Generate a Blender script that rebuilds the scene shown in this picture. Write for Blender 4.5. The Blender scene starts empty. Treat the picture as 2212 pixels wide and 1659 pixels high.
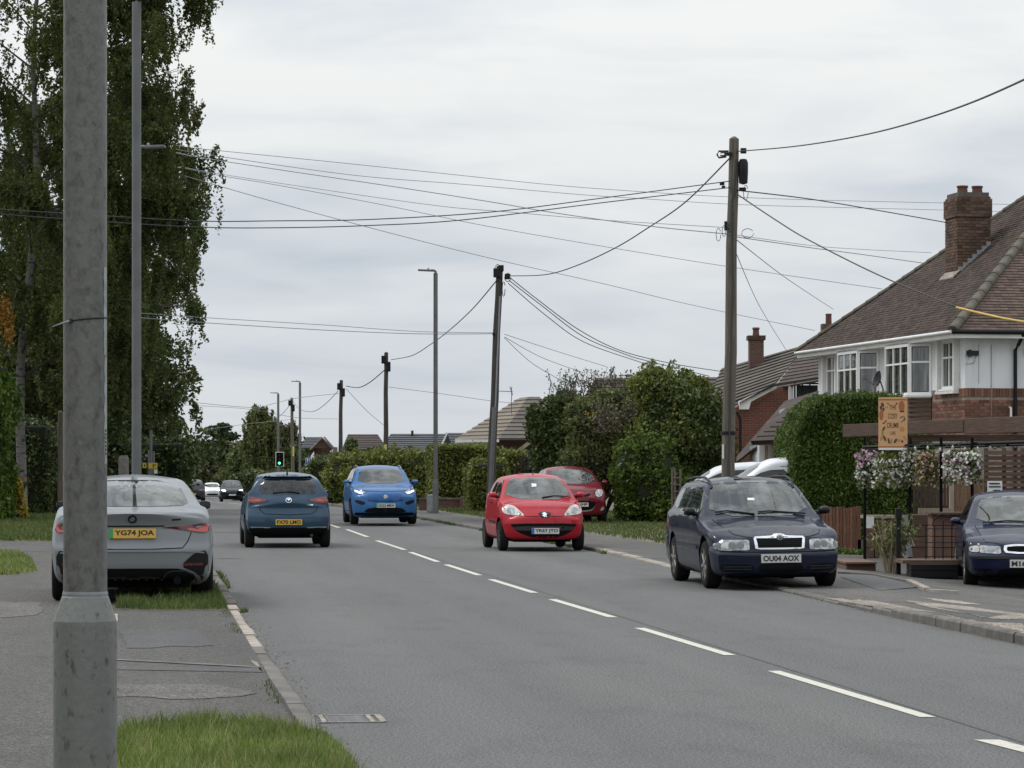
import bpy, bmesh, math, random
import numpy as np
from mathutils import Vector, Matrix
from mathutils.bvhtree import BVHTree

# ------------------------------------------------------------------ camera, sky, sun
SC = bpy.context.scene
COL = SC.collection
FPX, CX, HY, EYE = 6170.0, 1106.0, 1010.0, 1.58      # focal length and horizon measured on the photograph (2212 px wide)

cam_d = bpy.data.cameras.new('camera')
cam = bpy.data.objects.new('camera', cam_d); COL.objects.link(cam)
cam.location = (0, 0, EYE); cam.rotation_euler = (math.radians(90), 0, 0)
cam_d.sensor_width = 36.0; cam_d.lens = 36.0 * FPX / 2212.0
cam_d.shift_y = (HY - 829.5) / 2212.0
cam_d.clip_start = 0.1; cam_d.clip_end = 6000
SC.camera = cam

SUN_EL, SUN_AZ = math.radians(52), math.radians(-62)    # azimuth measured from +Y towards +X
sun_dir = Vector((math.sin(SUN_AZ) * math.cos(SUN_EL), math.cos(SUN_AZ) * math.cos(SUN_EL), math.sin(SUN_EL)))
sun_d = bpy.data.lights.new('sun', 'SUN'); sun_d.energy = 1.35; sun_d.angle = math.radians(14); sun_d.color = (1.0, 0.965, 0.91)
sun = bpy.data.objects.new('sun', sun_d); COL.objects.link(sun)
sun.location = sun_dir * 200
sun.rotation_euler = (-sun_dir).to_track_quat('-Z', 'Y').to_euler()

world = bpy.data.worlds.new('World'); SC.world = world; world.use_nodes = True
def build_world():
    nt = world.node_tree; N = nt.nodes; K = nt.links; N.clear()
    out = N.new('ShaderNodeOutputWorld'); bg = N.new('ShaderNodeBackground'); bg.inputs['Strength'].default_value = 0.1
    sky = N.new('ShaderNodeTexSky'); sky.sky_type = 'NISHITA'; sky.sun_disc = False
    sky.sun_elevation = SUN_EL; sky.sun_rotation = SUN_AZ; sky.dust_density = 2.0
    tc = N.new('ShaderNodeTexCoord'); sep = N.new('ShaderNodeSeparateXYZ'); K.new(tc.outputs['Generated'], sep.inputs[0])
    def math_(op, a, b=None):
        m = N.new('ShaderNodeMath'); m.operation = op
        for i, v in enumerate((a, b)):
            if v is None: continue
            if isinstance(v, (int, float)): m.inputs[i].default_value = v
            else: K.new(v, m.inputs[i])
        return m.outputs[0]
    zz = math_('MAXIMUM', sep.outputs['Z'], 0.0)
    den = math_('ADD', zz, 0.20)
    px = math_('DIVIDE', sep.outputs['X'], den); py = math_('DIVIDE', sep.outputs['Y'], den)
    cmb = N.new('ShaderNodeCombineXYZ'); K.new(px, cmb.inputs[0]); K.new(py, cmb.inputs[1])
    def noise(scale, detail, rough, off, dist=0.0):
        mp = N.new('ShaderNodeMapping'); mp.inputs['Location'].default_value = off; mp.inputs['Scale'].default_value = (scale*0.8, scale*1.05, 1)
        K.new(cmb.outputs[0], mp.inputs[0])
        n = N.new('ShaderNodeTexNoise'); n.inputs['Scale'].default_value = 1.0; n.inputs['Detail'].default_value = detail; n.inputs['Roughness'].default_value = rough
        n.inputs['Distortion'].default_value = dist
        K.new(mp.outputs[0], n.inputs['Vector']); return n.outputs['Fac']
    n1 = noise(1.15, 5, 0.5, (4.6, 2.1, 0), 0.3); n2 = noise(3.4, 4, 0.5, (7.1, 4.4, 0), 0.5)
    mix = math_('ADD', math_('MULTIPLY', n1, 0.58), math_('MULTIPLY', n2, 0.42))
    n3 = noise(12.0, 5, 0.6, (3.3, 9.1, 0), 1.2)                                # billows, told apart only well above the horizon
    up = N.new('ShaderNodeMapRange'); up.interpolation_type = 'SMOOTHSTEP'; up.inputs['From Min'].default_value = 0.16; up.inputs['From Max'].default_value = 0.55; K.new(zz, up.inputs['Value'])
    mix = math_('ADD', mix, math_('MULTIPLY', math_('MULTIPLY', math_('SUBTRACT', n3, 0.52), 1.7), up.outputs[0]))
    rmp = N.new('ShaderNodeValToRGB'); cr = rmp.color_ramp; K.new(mix, rmp.inputs[0])
    cr.elements[0].position = 0.33; cr.elements[0].color = (0.46, 0.51, 0.58, 1)
    cr.elements[1].position = 0.57; cr.elements[1].color = (0.775, 0.785, 0.78, 1)
    e = cr.elements.new(0.45); e.color = (0.635, 0.668, 0.70, 1)
    # overcast sky grows brighter towards the zenith
    gain = math_('ADD', math_('MULTIPLY', zz, 1.45), 0.97)
    hz = N.new('ShaderNodeMixRGB'); hz.blend_type = 'MIX'                     # thin veil low above the horizon
    veil = math_('POWER', math_('MAXIMUM', math_('SUBTRACT', 1.0, math_('MULTIPLY', zz, 6.5)), 0.0), 1.6)
    K.new(math_('MULTIPLY', veil, 0.75), hz.inputs['Fac']); K.new(rmp.outputs[0], hz.inputs[1]); hz.inputs[2].default_value = (0.665, 0.715, 0.775, 1)
    vm = N.new('ShaderNodeVectorMath'); vm.operation = 'SCALE'; K.new(hz.outputs[0], vm.inputs[0]); K.new(math_('MULTIPLY', gain, 10.0), vm.inputs['Scale'])
    m2 = N.new('ShaderNodeMixRGB'); m2.inputs['Fac'].default_value = 0.95; K.new(sky.outputs[0], m2.inputs[1]); K.new(vm.outputs[0], m2.inputs[2])
    K.new(m2.outputs[0], bg.inputs['Color']); K.new(bg.outputs[0], out.inputs[0])
build_world()
SC.view_settings.view_transform = 'Standard'; SC.view_settings.look = 'None'
SC.view_settings.exposure = 0.0; SC.view_settings.gamma = 1.0; SC.view_settings.use_curve_mapping = False
SC.render.engine = 'CYCLES'
SC.cycles.max_bounces = 6; SC.cycles.transparent_max_bounces = 8; SC.cycles.diffuse_bounces = 3
SC.cycles.use_denoising = True

RNG = random.Random(7)
NPR = np.random.default_rng(11)

# ------------------------------------------------------------------ coordinates
def P(x, y, D):                                   # point at depth D that the photograph shows at (x, y)
    return Vector(((x - CX) * D / FPX, D, EYE - (y - HY) * D / FPX))
def smooth(t): t = min(max(t, 0.0), 1.0); return t * t * (3 - 2 * t)
def gz(Y):                                        # height of the street: level, then falling away
    return float(np.interp(Y, [0, 95, 130, 170, 213, 268, 400, 900], [0, 0, -0.16, -0.52, -0.98, -1.33, -1.8, -3.0]))
ROADA, ROADB = 4.98, -0.1285
def cl(Y): return ROADA + ROADB * Y               # centre line
YAW = math.atan(-ROADB)                           # street runs 7.3 degrees to the left of the view
def left_edge(Y): return cl(Y) - 3.95
def right_edge(Y): return cl(Y) + float(np.interp(Y, [10, 25, 31, 36, 45, 54, 90, 500], [2.8, 2.82, 2.95, 3.15, 3.3, 3.5, 3.45, 3.45]))

# ------------------------------------------------------------------ helpers
def put(o, parent=None):
    COL.objects.link(o)
    if parent is not None: o.parent = parent
    return o
def tag(o, label=None, cat=None, group=None, kind=None):
    if label: o['label'] = label
    if cat: o['category'] = cat
    if group: o['group'] = group
    if kind: o['kind'] = kind
    return o
def thing(name, loc, rz=0.0, label=None, cat=None, group=None):
    o = bpy.data.objects.new(name, None); o.empty_display_size = 0.2
    put(o); o.location = loc; o.rotation_euler = (0, 0, rz)
    return tag(o, label, cat, group)
def obj(name, me, mat=None, parent=None, loc=None, rot=None, smooth_angle=None):
    o = bpy.data.objects.new(name, me); put(o, parent)
    if mat is not None and len(me.materials) == 0: me.materials.append(mat)
    if loc is not None: o.location = loc
    if rot is not None: o.rotation_euler = rot
    if smooth_angle is not None: shade(me, smooth_angle)
    return o
def shade(me, ang=35):
    me.polygons.foreach_set('use_smooth', np.ones(len(me.polygons), dtype=bool))
    if ang < 180: me.set_sharp_from_angle(angle=math.radians(ang))
def nmesh(name, V, Q):                            # fast mesh from numpy verts and equal-sized faces
    me = bpy.data.meshes.new(name); V = np.asarray(V, dtype=np.float32).reshape(-1, 3); Q = np.asarray(Q, dtype=np.int32)
    nf, k = Q.shape
    me.vertices.add(len(V)); me.vertices.foreach_set('co', V.ravel())
    me.loops.add(nf * k); me.loops.foreach_set('vertex_index', Q.ravel())
    me.polygons.add(nf); me.polygons.foreach_set('loop_start', np.arange(nf, dtype=np.int32) * k)
    me.update(calc_edges=True); return me

class MB:
    """collects simple solids and links them as ONE mesh object"""
    def __init__(s): s.v = []; s.f = []
    def add(s, vs, fs):
        b = len(s.v); s.v += [tuple(v) for v in vs]; s.f += [tuple(i + b for i in f) for f in fs]; return s
    def box(s, x0, x1, y0, y1, z0, z1, M=None):
        vs = [(x0,y0,z0),(x1,y0,z0),(x1,y1,z0),(x0,y1,z0),(x0,y0,z1),(x1,y0,z1),(x1,y1,z1),(x0,y1,z1)]
        if M is not None: vs = [M @ Vector(v) for v in vs]
        return s.add(vs, [(0,3,2,1),(4,5,6,7),(0,1,5,4),(1,2,6,5),(2,3,7,6),(3,0,4,7)])
    def cbox(s, c, sx, sy, sz, M=None):
        return s.box(c[0]-sx/2, c[0]+sx/2, c[1]-sy/2, c[1]+sy/2, c[2]-sz/2, c[2]+sz/2, M)
    def prism(s, poly, vec):                      # planar 3-D polygon pushed along vec
        vec = Vector(vec); n = len(poly); a = [Vector(p) for p in poly]; b = [p + vec for p in a]
        return s.add(a + b, [tuple(range(n))[::-1], tuple(range(n, 2*n))] + [(i, (i+1) % n, n + (i+1) % n, n + i) for i in range(n)])
    def tube(s, pts, r, n=8, cap=True):
        pts = [Vector(p) for p in pts]; m = len(pts); rs = r if isinstance(r, (list, tuple)) else [r] * m
        ring = []; up = Vector((0, 0, 1))
        for i, p in enumerate(pts):
            d = (pts[min(i+1, m-1)] - pts[max(i-1, 0)])
            if d.length < 1e-9: d = Vector((0, 0, 1))
            d.normalize()
            a = d.cross(up if abs(d.z) < 0.93 else Vector((1, 0, 0))).normalized(); b = a.cross(d)
            ring.append([p + (a * math.cos(t) + b * math.sin(t)) * rs[i] for t in [2*math.pi*k/n for k in range(n)]])
        base = len(s.v); s.v += [tuple(q) for rr in ring for q in rr]
        for i in range(m - 1):
            for k in range(n):
                s.f.append((base+i*n+k, base+i*n+(k+1) % n, base+(i+1)*n+(k+1) % n, base+(i+1)*n+k))
        if cap:
            s.f.append(tuple(base + k for k in range(n))[::-1]); s.f.append(tuple(base + (m-1)*n + k for k in range(n)))
        return s
    def lathe(s, prof, n=24, c=(0, 0, 0), axis='z'):   # prof: (radius, height)
        base = len(s.v); m = len(prof)
        for r, h in prof:
            for k in range(n):
                t = 2 * math.pi * k / n; a, b = r * math.cos(t), r * math.sin(t)
                q = (a, b, h) if axis == 'z' else ((h, a, b) if axis == 'x' else (a, h, b))
                s.v.append((q[0]+c[0], q[1]+c[1], q[2]+c[2]))
        for i in range(m - 1):
            for k in range(n): s.f.append((base+i*n+k, base+i*n+(k+1) % n, base+(i+1)*n+(k+1) % n, base+(i+1)*n+k))
        s.f.append(tuple(base + k for k in range(n))[::-1]); s.f.append(tuple(base + (m-1)*n + k for k in range(n)))
        return s
    def mesh(s, name, bevel=0.0):
        me = bpy.data.meshes.new(name); me.from_pydata(s.v, [], s.f)
        bm = bmesh.new(); bm.from_mesh(me)
        if bevel > 0:
            bmesh.ops.bevel(bm, geom=[e for e in bm.edges if len(e.link_faces) == 2 and e.calc_face_angle(0) > 0.6], offset=bevel, segments=2, affect='EDGES', profile=0.6)
        bmesh.ops.recalc_face_normals(bm, faces=bm.faces); bm.to_mesh(me); bm.free(); me.update(); return me
    def build(s, name, mat, parent=None, bevel=0.0, smooth_angle=None, loc=None, rot=None):
        return obj(name, s.mesh(name, bevel), mat, parent, loc, rot, smooth_angle)

def sheet(name, pts, mat, z=None, parent=None, kind='structure'):
    me = bpy.data.meshes.new(name); me.from_pydata([tuple(p) if z is None else (p[0], p[1], z) for p in pts], [], [tuple(range(len(pts)))])
    o = obj(name, me, mat, parent)
    if kind and parent is None: o['kind'] = kind
    return o

_font_cache = {}
def text_mesh(s, w, h, bold=0.0, depth=0.002):    # lettering in the x-z plane, facing -y, centred
    key = (s, w, h, bold)
    if key in _font_cache: return _font_cache[key]
    cu = bpy.data.curves.new('lettering', 'FONT'); cu.body = s; cu.offset = bold; cu.extrude = 0.0; cu.resolution_u = 3
    o = bpy.data.objects.new('lettering', cu); COL.objects.link(o)
    dg = bpy.context.evaluated_depsgraph_get(); me = bpy.data.meshes.new_from_object(o.evaluated_get(dg))
    bpy.data.objects.remove(o); bpy.data.curves.remove(cu)
    n = len(me.vertices); co = np.zeros(n * 3, dtype=np.float32); me.vertices.foreach_get('co', co); co = co.reshape(-1, 3)
    mn, mx = co.min(0), co.max(0); out = np.zeros_like(co)
    out[:, 0] = ((co[:, 0] - mn[0]) / (mx[0] - mn[0]) - 0.5) * w; out[:, 2] = ((co[:, 1] - mn[1]) / (mx[1] - mn[1]) - 0.5) * h
    me.vertices.foreach_set('co', out.ravel()); me.update(); me.name = 'lettering'
    _font_cache[key] = me; return me
# ------------------------------------------------------------------ materials
def M(name, col, rough=0.6, col2=None, scale=4.0, detail=5, bump=0.0, bscale=None, metal=0.0, coat=0.0, spec=0.5, rnd=0.0, island=0.0,
      stretch=(1, 1, 1), lo=0.35, hi=0.65, emit=None, ior=None, coords='Object', rough2=None):
    m = bpy.data.materials.new(name); m.use_nodes = True
    nt = m.node_tree; N = nt.nodes; K = nt.links; b = N['Principled BSDF']
    b.inputs['Roughness'].default_value = rough; b.inputs['Metallic'].default_value = metal
    b.inputs['Coat Weight'].default_value = coat; b.inputs['Coat Roughness'].default_value = 0.04
    b.inputs['Specular IOR Level'].default_value = spec
    if ior: b.inputs['IOR'].default_value = ior
    c = (*col, 1) if len(col) == 3 else col
    b.inputs['Base Color'].default_value = c
    src = None
    tc = mp = None
    def coord():
        nonlocal tc, mp
        if mp is None:
            tc = N.new('ShaderNodeTexCoord'); mp = N.new('ShaderNodeMapping'); mp.inputs['Scale'].default_value = stretch
            K.new(tc.outputs[coords], mp.inputs[0])
        return mp.outputs[0]
    if col2 is not None:
        n = N.new('ShaderNodeTexNoise'); n.inputs['Scale'].default_value = scale; n.inputs['Detail'].default_value = detail; n.inputs['Roughness'].default_value = 0.6
        K.new(coord(), n.inputs['Vector'])
        mr = N.new('ShaderNodeMapRange'); mr.inputs['From Min'].default_value = lo; mr.inputs['From Max'].default_value = hi; K.new(n.outputs['Fac'], mr.inputs['Value'])
        mx = N.new('ShaderNodeMixRGB'); K.new(mr.outputs[0], mx.inputs['Fac']); mx.inputs[1].default_value = c; mx.inputs[2].default_value = (*col2, 1)
        src = mx.outputs[0]
        if rough2 is not None:
            r2 = N.new('ShaderNodeMapRange'); r2.inputs['To Min'].default_value = rough; r2.inputs['To Max'].default_value = rough2
            K.new(mr.outputs[0], r2.inputs['Value']); K.new(r2.outputs[0], b.inputs['Roughness'])
    for amt, kind in ((rnd, 'obj'), (island, 'isl')):
        if amt <= 0: continue
        if kind == 'obj': q = N.new('ShaderNodeObjectInfo'); o = q.outputs['Random']
        else: q = N.new('ShaderNodeNewGeometry'); o = q.outputs['Random Per Island']
        mr = N.new('ShaderNodeMapRange'); mr.inputs['To Min'].default_value = 1 - amt; mr.inputs['To Max'].default_value = 1 + amt; K.new(o, mr.inputs['Value'])
        vm = N.new('ShaderNodeVectorMath'); vm.operation = 'SCALE'; K.new(mr.outputs[0], vm.inputs['Scale'])
        if src is None: vm.inputs[0].default_value = c[:3]
        else: K.new(src, vm.inputs[0])
        src = vm.outputs[0]
    if src is not None: K.new(src, b.inputs['Base Color'])
    if bump > 0:
        n = N.new('ShaderNodeTexNoise'); n.inputs['Scale'].default_value = bscale or scale * 4; n.inputs['Detail'].default_value = 4; K.new(coord(), n.inputs['Vector'])
        bp = N.new('ShaderNodeBump'); bp.inputs['Strength'].default_value = bump; bp.inputs['Distance'].default_value = 0.01
        K.new(n.outputs['Fac'], bp.inputs['Height']); K.new(bp.outputs[0], b.inputs['Normal'])
    if emit: b.inputs['Emission Color'].default_value = (*emit[:3], 1); b.inputs['Emission Strength'].default_value = emit[3]
    return m

def leafmat(name, cols, trans=0.3, rough=0.55, spec=0.3):
    """leaf colour picked per leaf, some light let through"""
    m = bpy.data.materials.new(name); m.use_nodes = True
    nt = m.node_tree; N = nt.nodes; K = nt.links; b = N['Principled BSDF']; out = N['Material Output']
    b.inputs['Roughness'].default_value = rough; b.inputs['Specular IOR Level'].default_value = spec
    g = N.new('ShaderNodeNewGeometry'); r = N.new('ShaderNodeValToRGB'); K.new(g.outputs['Random Per Island'], r.inputs[0])
    cr = r.color_ramp; n = len(cols)
    cr.elements[0].position = 0; cr.elements[0].color = (*cols[0], 1); cr.elements[1].position = 1; cr.elements[1].color = (*cols[-1], 1)
    for i in range(1, n - 1): e = cr.elements.new(i / (n - 1)); e.color = (*cols[i], 1)
    tc = N.new('ShaderNodeTexCoord'); no = N.new('ShaderNodeTexNoise'); no.inputs['Scale'].default_value = 0.9; no.inputs['Detail'].default_value = 3; K.new(tc.outputs['Object'], no.inputs['Vector'])
    mr = N.new('ShaderNodeMapRange'); mr.inputs['From Min'].default_value = 0.3; mr.inputs['From Max'].default_value = 0.7; mr.inputs['To Min'].default_value = 0.72; mr.inputs['To Max'].default_value = 1.25
    K.new(no.outputs['Fac'], mr.inputs['Value'])
    vm = N.new('ShaderNodeVectorMath'); vm.operation = 'SCALE'; K.new(r.outputs[0], vm.inputs[0]); K.new(mr.outputs[0], vm.inputs['Scale'])
    K.new(vm.outputs[0], b.inputs['Base Color'])
    t = N.new('ShaderNodeBsdfTranslucent'); K.new(vm.outputs[0], t.inputs['Color'])
    mx = N.new('ShaderNodeMixShader'); mx.inputs[0].default_value = trans; K.new(b.outputs[0], mx.inputs[1]); K.new(t.outputs[0], mx.inputs[2]); K.new(mx.outputs[0], out.inputs['Surface'])
    return m

def asphalt(name, base, dark, light, speck=0.5, patch=0.6, rough=0.85, coarse=.12, grain=105.0):
    """stone-speckled tarmac with broad worn patches"""
    m = bpy.data.materials.new(name); m.use_nodes = True
    nt = m.node_tree; N = nt.nodes; K = nt.links; b = N['Principled BSDF']; b.inputs['Roughness'].default_value = rough; b.inputs['Specular IOR Level'].default_value = 0.35
    tc = N.new('ShaderNodeTexCoord')
    mp = N.new('ShaderNodeMapping'); mp.inputs['Rotation'].default_value = (0, 0, -YAW); K.new(tc.outputs['Object'], mp.inputs[0])
    def noise(sc, stretch, det=5, rough_=0.6):
        q = N.new('ShaderNodeMapping'); q.inputs['Scale'].default_value = stretch; K.new(mp.outputs[0], q.inputs[0])
        n = N.new('ShaderNodeTexNoise'); n.inputs['Scale'].default_value = sc; n.inputs['Detail'].default_value = det; n.inputs['Roughness'].default_value = rough_; K.new(q.outputs[0], n.inputs['Vector']); return n.outputs['Fac']
    def rng(v, a, c, lo=0.0, hi=1.0):
        r = N.new('ShaderNodeMapRange'); r.inputs['From Min'].default_value = a; r.inputs['From Max'].default_value = c; r.inputs['To Min'].default_value = lo; r.inputs['To Max'].default_value = hi; K.new(v, r.inputs['Value']); return r.outputs[0]
    def mix(f, a, c):
        x = N.new('ShaderNodeMixRGB')
        for i, v in ((0, f), (1, a), (2, c)):
            if isinstance(v, tuple): x.inputs[i].default_value = (*v, 1)
            elif isinstance(v, float): x.inputs[i].default_value = v
            else: K.new(v, x.inputs[i])
        return x.outputs[0]
    trk = noise(0.8, (1.0, 0.012, 1), 3, 0.5)                    # polished wheel tracks along the road
    big = noise(0.35, (1.6, 0.22, 1), 6); mid = noise(1.6, (1.0, 0.5, 1), 6, 0.65); fine = noise(grain, (1, 1, 1), 2); sp = noise(48.0, (1, 1, 1), 2); sp2 = noise(24.0, (1, 0.8, 1), 4)
    c = mix(rng(big, 0.38, 0.64), base, light if patch > 0 else base)
    d = N.new('ShaderNodeMath'); d.operation = 'MULTIPLY'; K.new(rng(mid, 0.52, 0.72), d.inputs[0]); d.inputs[1].default_value = patch
    c = mix(d.outputs[0], c, dark)
    v = N.new('ShaderNodeVectorMath'); v.operation = 'SCALE'; K.new(c, v.inputs[0])
    a1 = N.new('ShaderNodeMath'); a1.operation = 'MULTIPLY'; K.new(rng(fine, 0.36, 0.64, 1 - speck, 1 + speck), a1.inputs[0]); K.new(rng(sp, 0.38, 0.62, 1 - speck * 0.5, 1 + speck * 0.5), a1.inputs[1])
    a2 = N.new('ShaderNodeMath'); a2.operation = 'MULTIPLY'; K.new(a1.outputs[0], a2.inputs[0]); K.new(rng(sp2, 0.3, 0.7, 1 - coarse, 1 + coarse), a2.inputs[1])
    a3 = N.new('ShaderNodeMath'); a3.operation = 'MULTIPLY'; K.new(a2.outputs[0], a3.inputs[0]); K.new(rng(trk, 0.35, 0.65, 0.90, 1.12), a3.inputs[1]); K.new(a3.outputs[0], v.inputs['Scale']); K.new(v.outputs[0], b.inputs['Base Color'])
    bp = N.new('ShaderNodeBump'); bp.inputs['Strength'].default_value = 0.5; bp.inputs['Distance'].default_value = 0.004; K.new(sp, bp.inputs['Height']); K.new(bp.outputs[0], b.inputs['Normal'])
    return m

def brickmat(name, c1, c2, mortar, sc=1.0):
    m = bpy.data.materials.new(name); m.use_nodes = True
    nt = m.node_tree; N = nt.nodes; K = nt.links; b = N['Principled BSDF']; b.inputs['Roughness'].default_value = 0.85
    tc = N.new('ShaderNodeTexCoord'); sep = N.new('ShaderNodeSeparateXYZ'); K.new(tc.outputs['Object'], sep.inputs[0])
    ad = N.new('ShaderNodeMath'); ad.operation = 'ADD'; K.new(sep.outputs[0], ad.inputs[0]); K.new(sep.outputs[1], ad.inputs[1])
    cb = N.new('ShaderNodeCombineXYZ'); K.new(ad.outputs[0], cb.inputs[0]); K.new(sep.outputs[2], cb.inputs[1])
    br = N.new('ShaderNodeTexBrick'); br.inputs['Scale'].default_value = sc; br.inputs['Brick Width'].default_value = 0.225; br.inputs['Row Height'].default_value = 0.075; br.inputs['Mortar Size'].default_value = 0.006
    br.inputs['Color1'].default_value = (*c1, 1); br.inputs['Color2'].default_value = (*c2, 1); br.inputs['Mortar'].default_value = (*mortar, 1); K.new(cb.outputs[0], br.inputs['Vector'])
    K.new(br.outputs['Color'], b.inputs['Base Color'])
    bp = N.new('ShaderNodeBump'); bp.inputs['Strength'].default_value = 0.6; bp.inputs['Distance'].default_value = 0.008; bp.invert = True; K.new(br.outputs['Fac'], bp.inputs['Height']); K.new(bp.outputs[0], b.inputs['Normal'])
    return m

def paint(name, col, metal=0.35, rough=0.32, dirt=0.10):
    """car paint: coloured base under clear lacquer, a film of road dust"""
    m = M(name, col, rough=.5, metal=metal*.35, coat=0.5, spec=0.1, col2=tuple(min(1, c * (1 - dirt) + 0.16 * dirt) for c in col), scale=2.2, detail=7, lo=0.42, hi=0.78)
    return m

MT = {}
MT['road'] = asphalt('road_asphalt', (0.102, 0.102, 0.100), (0.072, 0.072, 0.071), (0.117, 0.116, 0.112), speck=0.66, patch=0.55)
MT['path'] = asphalt('path_asphalt', (0.070, 0.0665, 0.062), (0.045, 0.043, 0.041), (0.09, 0.084, 0.077), speck=0.75, coarse=.22, patch=0.5)
MT['path_r'] = asphalt('pavement_asphalt', (0.076, 0.074, 0.071), (0.047, 0.047, 0.046), (0.112, 0.104, 0.095), coarse=.2, speck=0.55, patch=0.75)
MT['grit'] = asphalt('gritty_patch', (0.25, 0.215, 0.175), (0.10, 0.09, 0.08), (0.31, 0.27, 0.22), speck=0.8, patch=0.95, coarse=.5)
MT['stain'] = asphalt('stained_asphalt', (0.100, 0.100, 0.099), (0.080, 0.080, 0.079), (0.112, 0.111, 0.109), speck=0.6, patch=0.55)
MT['path_worn'] = asphalt('worn_path_asphalt', (0.10, 0.094, 0.086), (0.07, 0.066, 0.06), (0.13, 0.12, 0.108), speck=0.85, coarse=.3)
MT['patchdark'] = asphalt('tar_patch', (0.075, 0.075, 0.076), (0.055, 0.055, 0.055), (0.095, 0.094, 0.09), speck=0.35, patch=0.5)
MT['kerb'] = M('kerb_concrete', (0.165, 0.152, 0.136), 0.9, (0.085, 0.08, 0.072), scale=3.5, detail=8, bump=0.5, bscale=45, rnd=0.18)
MT['kerb_pale'] = M('pale_kerb_stone', (0.41, 0.36, 0.305), 0.9, (0.21, 0.185, 0.158), scale=5, detail=8, bump=0.5, bscale=45, rnd=0.10)
MT['linepaint'] = M('road_paint', (0.56, 0.54, 0.465), 0.75, (0.22, 0.212, 0.19), scale=16, detail=10, lo=0.55, hi=0.74, bump=0.3, bscale=120)
MT['soil'] = M('verge_soil', (0.075, 0.085, 0.032), 0.95, (0.12, 0.10, 0.065), scale=2.2, detail=8, bump=0.8, bscale=18)
MT['drysoil'] = M('bare_earth', (0.20, 0.165, 0.125), 0.95, (0.12, 0.11, 0.08), scale=2.5, detail=8, bump=0.8, bscale=22)
MT['grass'] = leafmat('grass_blades', [(0.085, 0.13, 0.022), (0.13, 0.195, 0.035), (0.20, 0.265, 0.065), (0.36, 0.34, 0.17), (0.16, 0.225, 0.045), (0.10, 0.155, 0.028), (0.26, 0.29, 0.10)], trans=0.35)
MT['grass_far'] = leafmat('verge_blades', [(0.05, 0.085, 0.018), (0.075, 0.12, 0.022), (0.11, 0.15, 0.04), (0.16, 0.16, 0.07)], trans=0.3)
MT['galv'] = M('galvanised_steel', (0.165, 0.166, 0.156), 0.5, (0.085, 0.085, 0.078), scale=38, detail=9, lo=0.50, hi=0.70, metal=0.25, bump=0.3, bscale=60, stretch=(1, 1, 0.6))
MT['galv_base'] = M('weathered_lamp_base', (0.178, 0.184, 0.169), 0.5, (0.085, 0.088, 0.075), stretch=(1, 1, .6), scale=34, detail=9, lo=0.58, hi=0.68, metal=0.15, bump=0.25, bscale=70)
MT['lampgrey'] = M('grey_column_paint', (0.155, 0.158, 0.162), 0.5, (0.115, 0.118, 0.118), scale=3, metal=0.2)
MT['polewood'] = M('creosoted_wood', (0.088, 0.073, 0.056), 0.9, (0.185, 0.165, 0.132), scale=6, detail=9, stretch=(9, 9, 0.35), bump=0.8, bscale=20, lo=0.38, hi=0.7)
MT['polewood_dk'] = M('dark_creosoted_wood', (0.03, 0.027, 0.024), 0.9, (0.085, 0.074, 0.056), scale=6, detail=9, stretch=(9, 9, 0.3), bump=0.8, bscale=20)
MT['cable'] = M('black_cable', (0.035, 0.038, 0.04), 0.6)
MT['cable_lt'] = M('grey_cable', (0.22, 0.235, 0.255), 0.6)
MT['yellow'] = M('yellow_plastic', (0.62, 0.40, 0.07), 0.5, (0.5, 0.33, 0.08), scale=5)
MT['black'] = M('black_plastic', (0.010, 0.010, 0.011), 0.5, spec=0.25)
MT['matteblack'] = M('matte_black', (0.004, 0.004, 0.0045), 0.8, spec=0.15)
MT['trim'] = M('grey_black_trim', (0.020, 0.020, 0.0215), 0.6, (0.032, 0.031, 0.030), scale=6, spec=0.3)
MT['rubber'] = M('tyre_rubber', (0.008, 0.008, 0.008), 0.9, (0.017, 0.016, 0.015), scale=8, spec=0.2)
MT['alloy'] = M('alloy_wheel', (0.42, 0.40, 0.37), 0.35, (0.22, 0.20, 0.18), scale=12, metal=0.8)
MT['alloy_dk'] = M('dark_alloy', (0.05, 0.05, 0.052), 0.4, metal=0.6)
MT['chrome'] = M('chrome', (0.70, 0.71, 0.72), 0.12, metal=1.0)
MT['glass'] = M('car_glass', (0.014, 0.019, 0.019), 0.02, spec=0.5, ior=1.62, col2=(0.13, 0.145, 0.142), scale=2.6, detail=6, lo=0.47, hi=0.70)
MT['glass_dk'] = M('dark_car_glass', (0.010, 0.012, 0.013), 0.02, spec=0.5, ior=1.5)
MT['lens'] = M('headlamp_lens', (0.50, 0.52, 0.52), 0.10, (0.16, 0.17, 0.175), scale=14, detail=3, metal=0.55, coat=1.0)
MT['lens_milk'] = M('cloudy_headlamp_lens', (0.62, 0.61, 0.55), 0.22, (0.42, 0.41, 0.37), scale=12, detail=3, metal=0.1, coat=1.0)
MT['lens_core'] = M('lamp_projector', (0.13, 0.14, 0.15), 0.08, metal=0.6, coat=1.0)
MT['lamp_on'] = M('lit_headlamp', (0.9, 0.9, 0.88), 0.2, emit=(1.0, 0.98, 0.92, 3.0))
MT['red_lens'] = M('red_tail_lens', (0.17, 0.008, 0.010), 0.12, (0.06, 0.004, 0.005), scale=16, detail=2, coat=1.0)
MT['red_lens_hi'] = M('bright_tail_lens', (0.50, 0.045, 0.035), 0.15, coat=1.0)
MT['orange_lens'] = M('amber_lens', (0.55, 0.32, 0.16), 0.2, coat=1.0)
MT['plate_w'] = M('white_number_plate', (0.62, 0.62, 0.60), 0.4, (0.5, 0.5, 0.48), scale=9)
MT['plate_y'] = M('yellow_number_plate', (0.66, 0.40, 0.045), 0.4, (0.56, 0.34, 0.05), scale=9)
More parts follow.
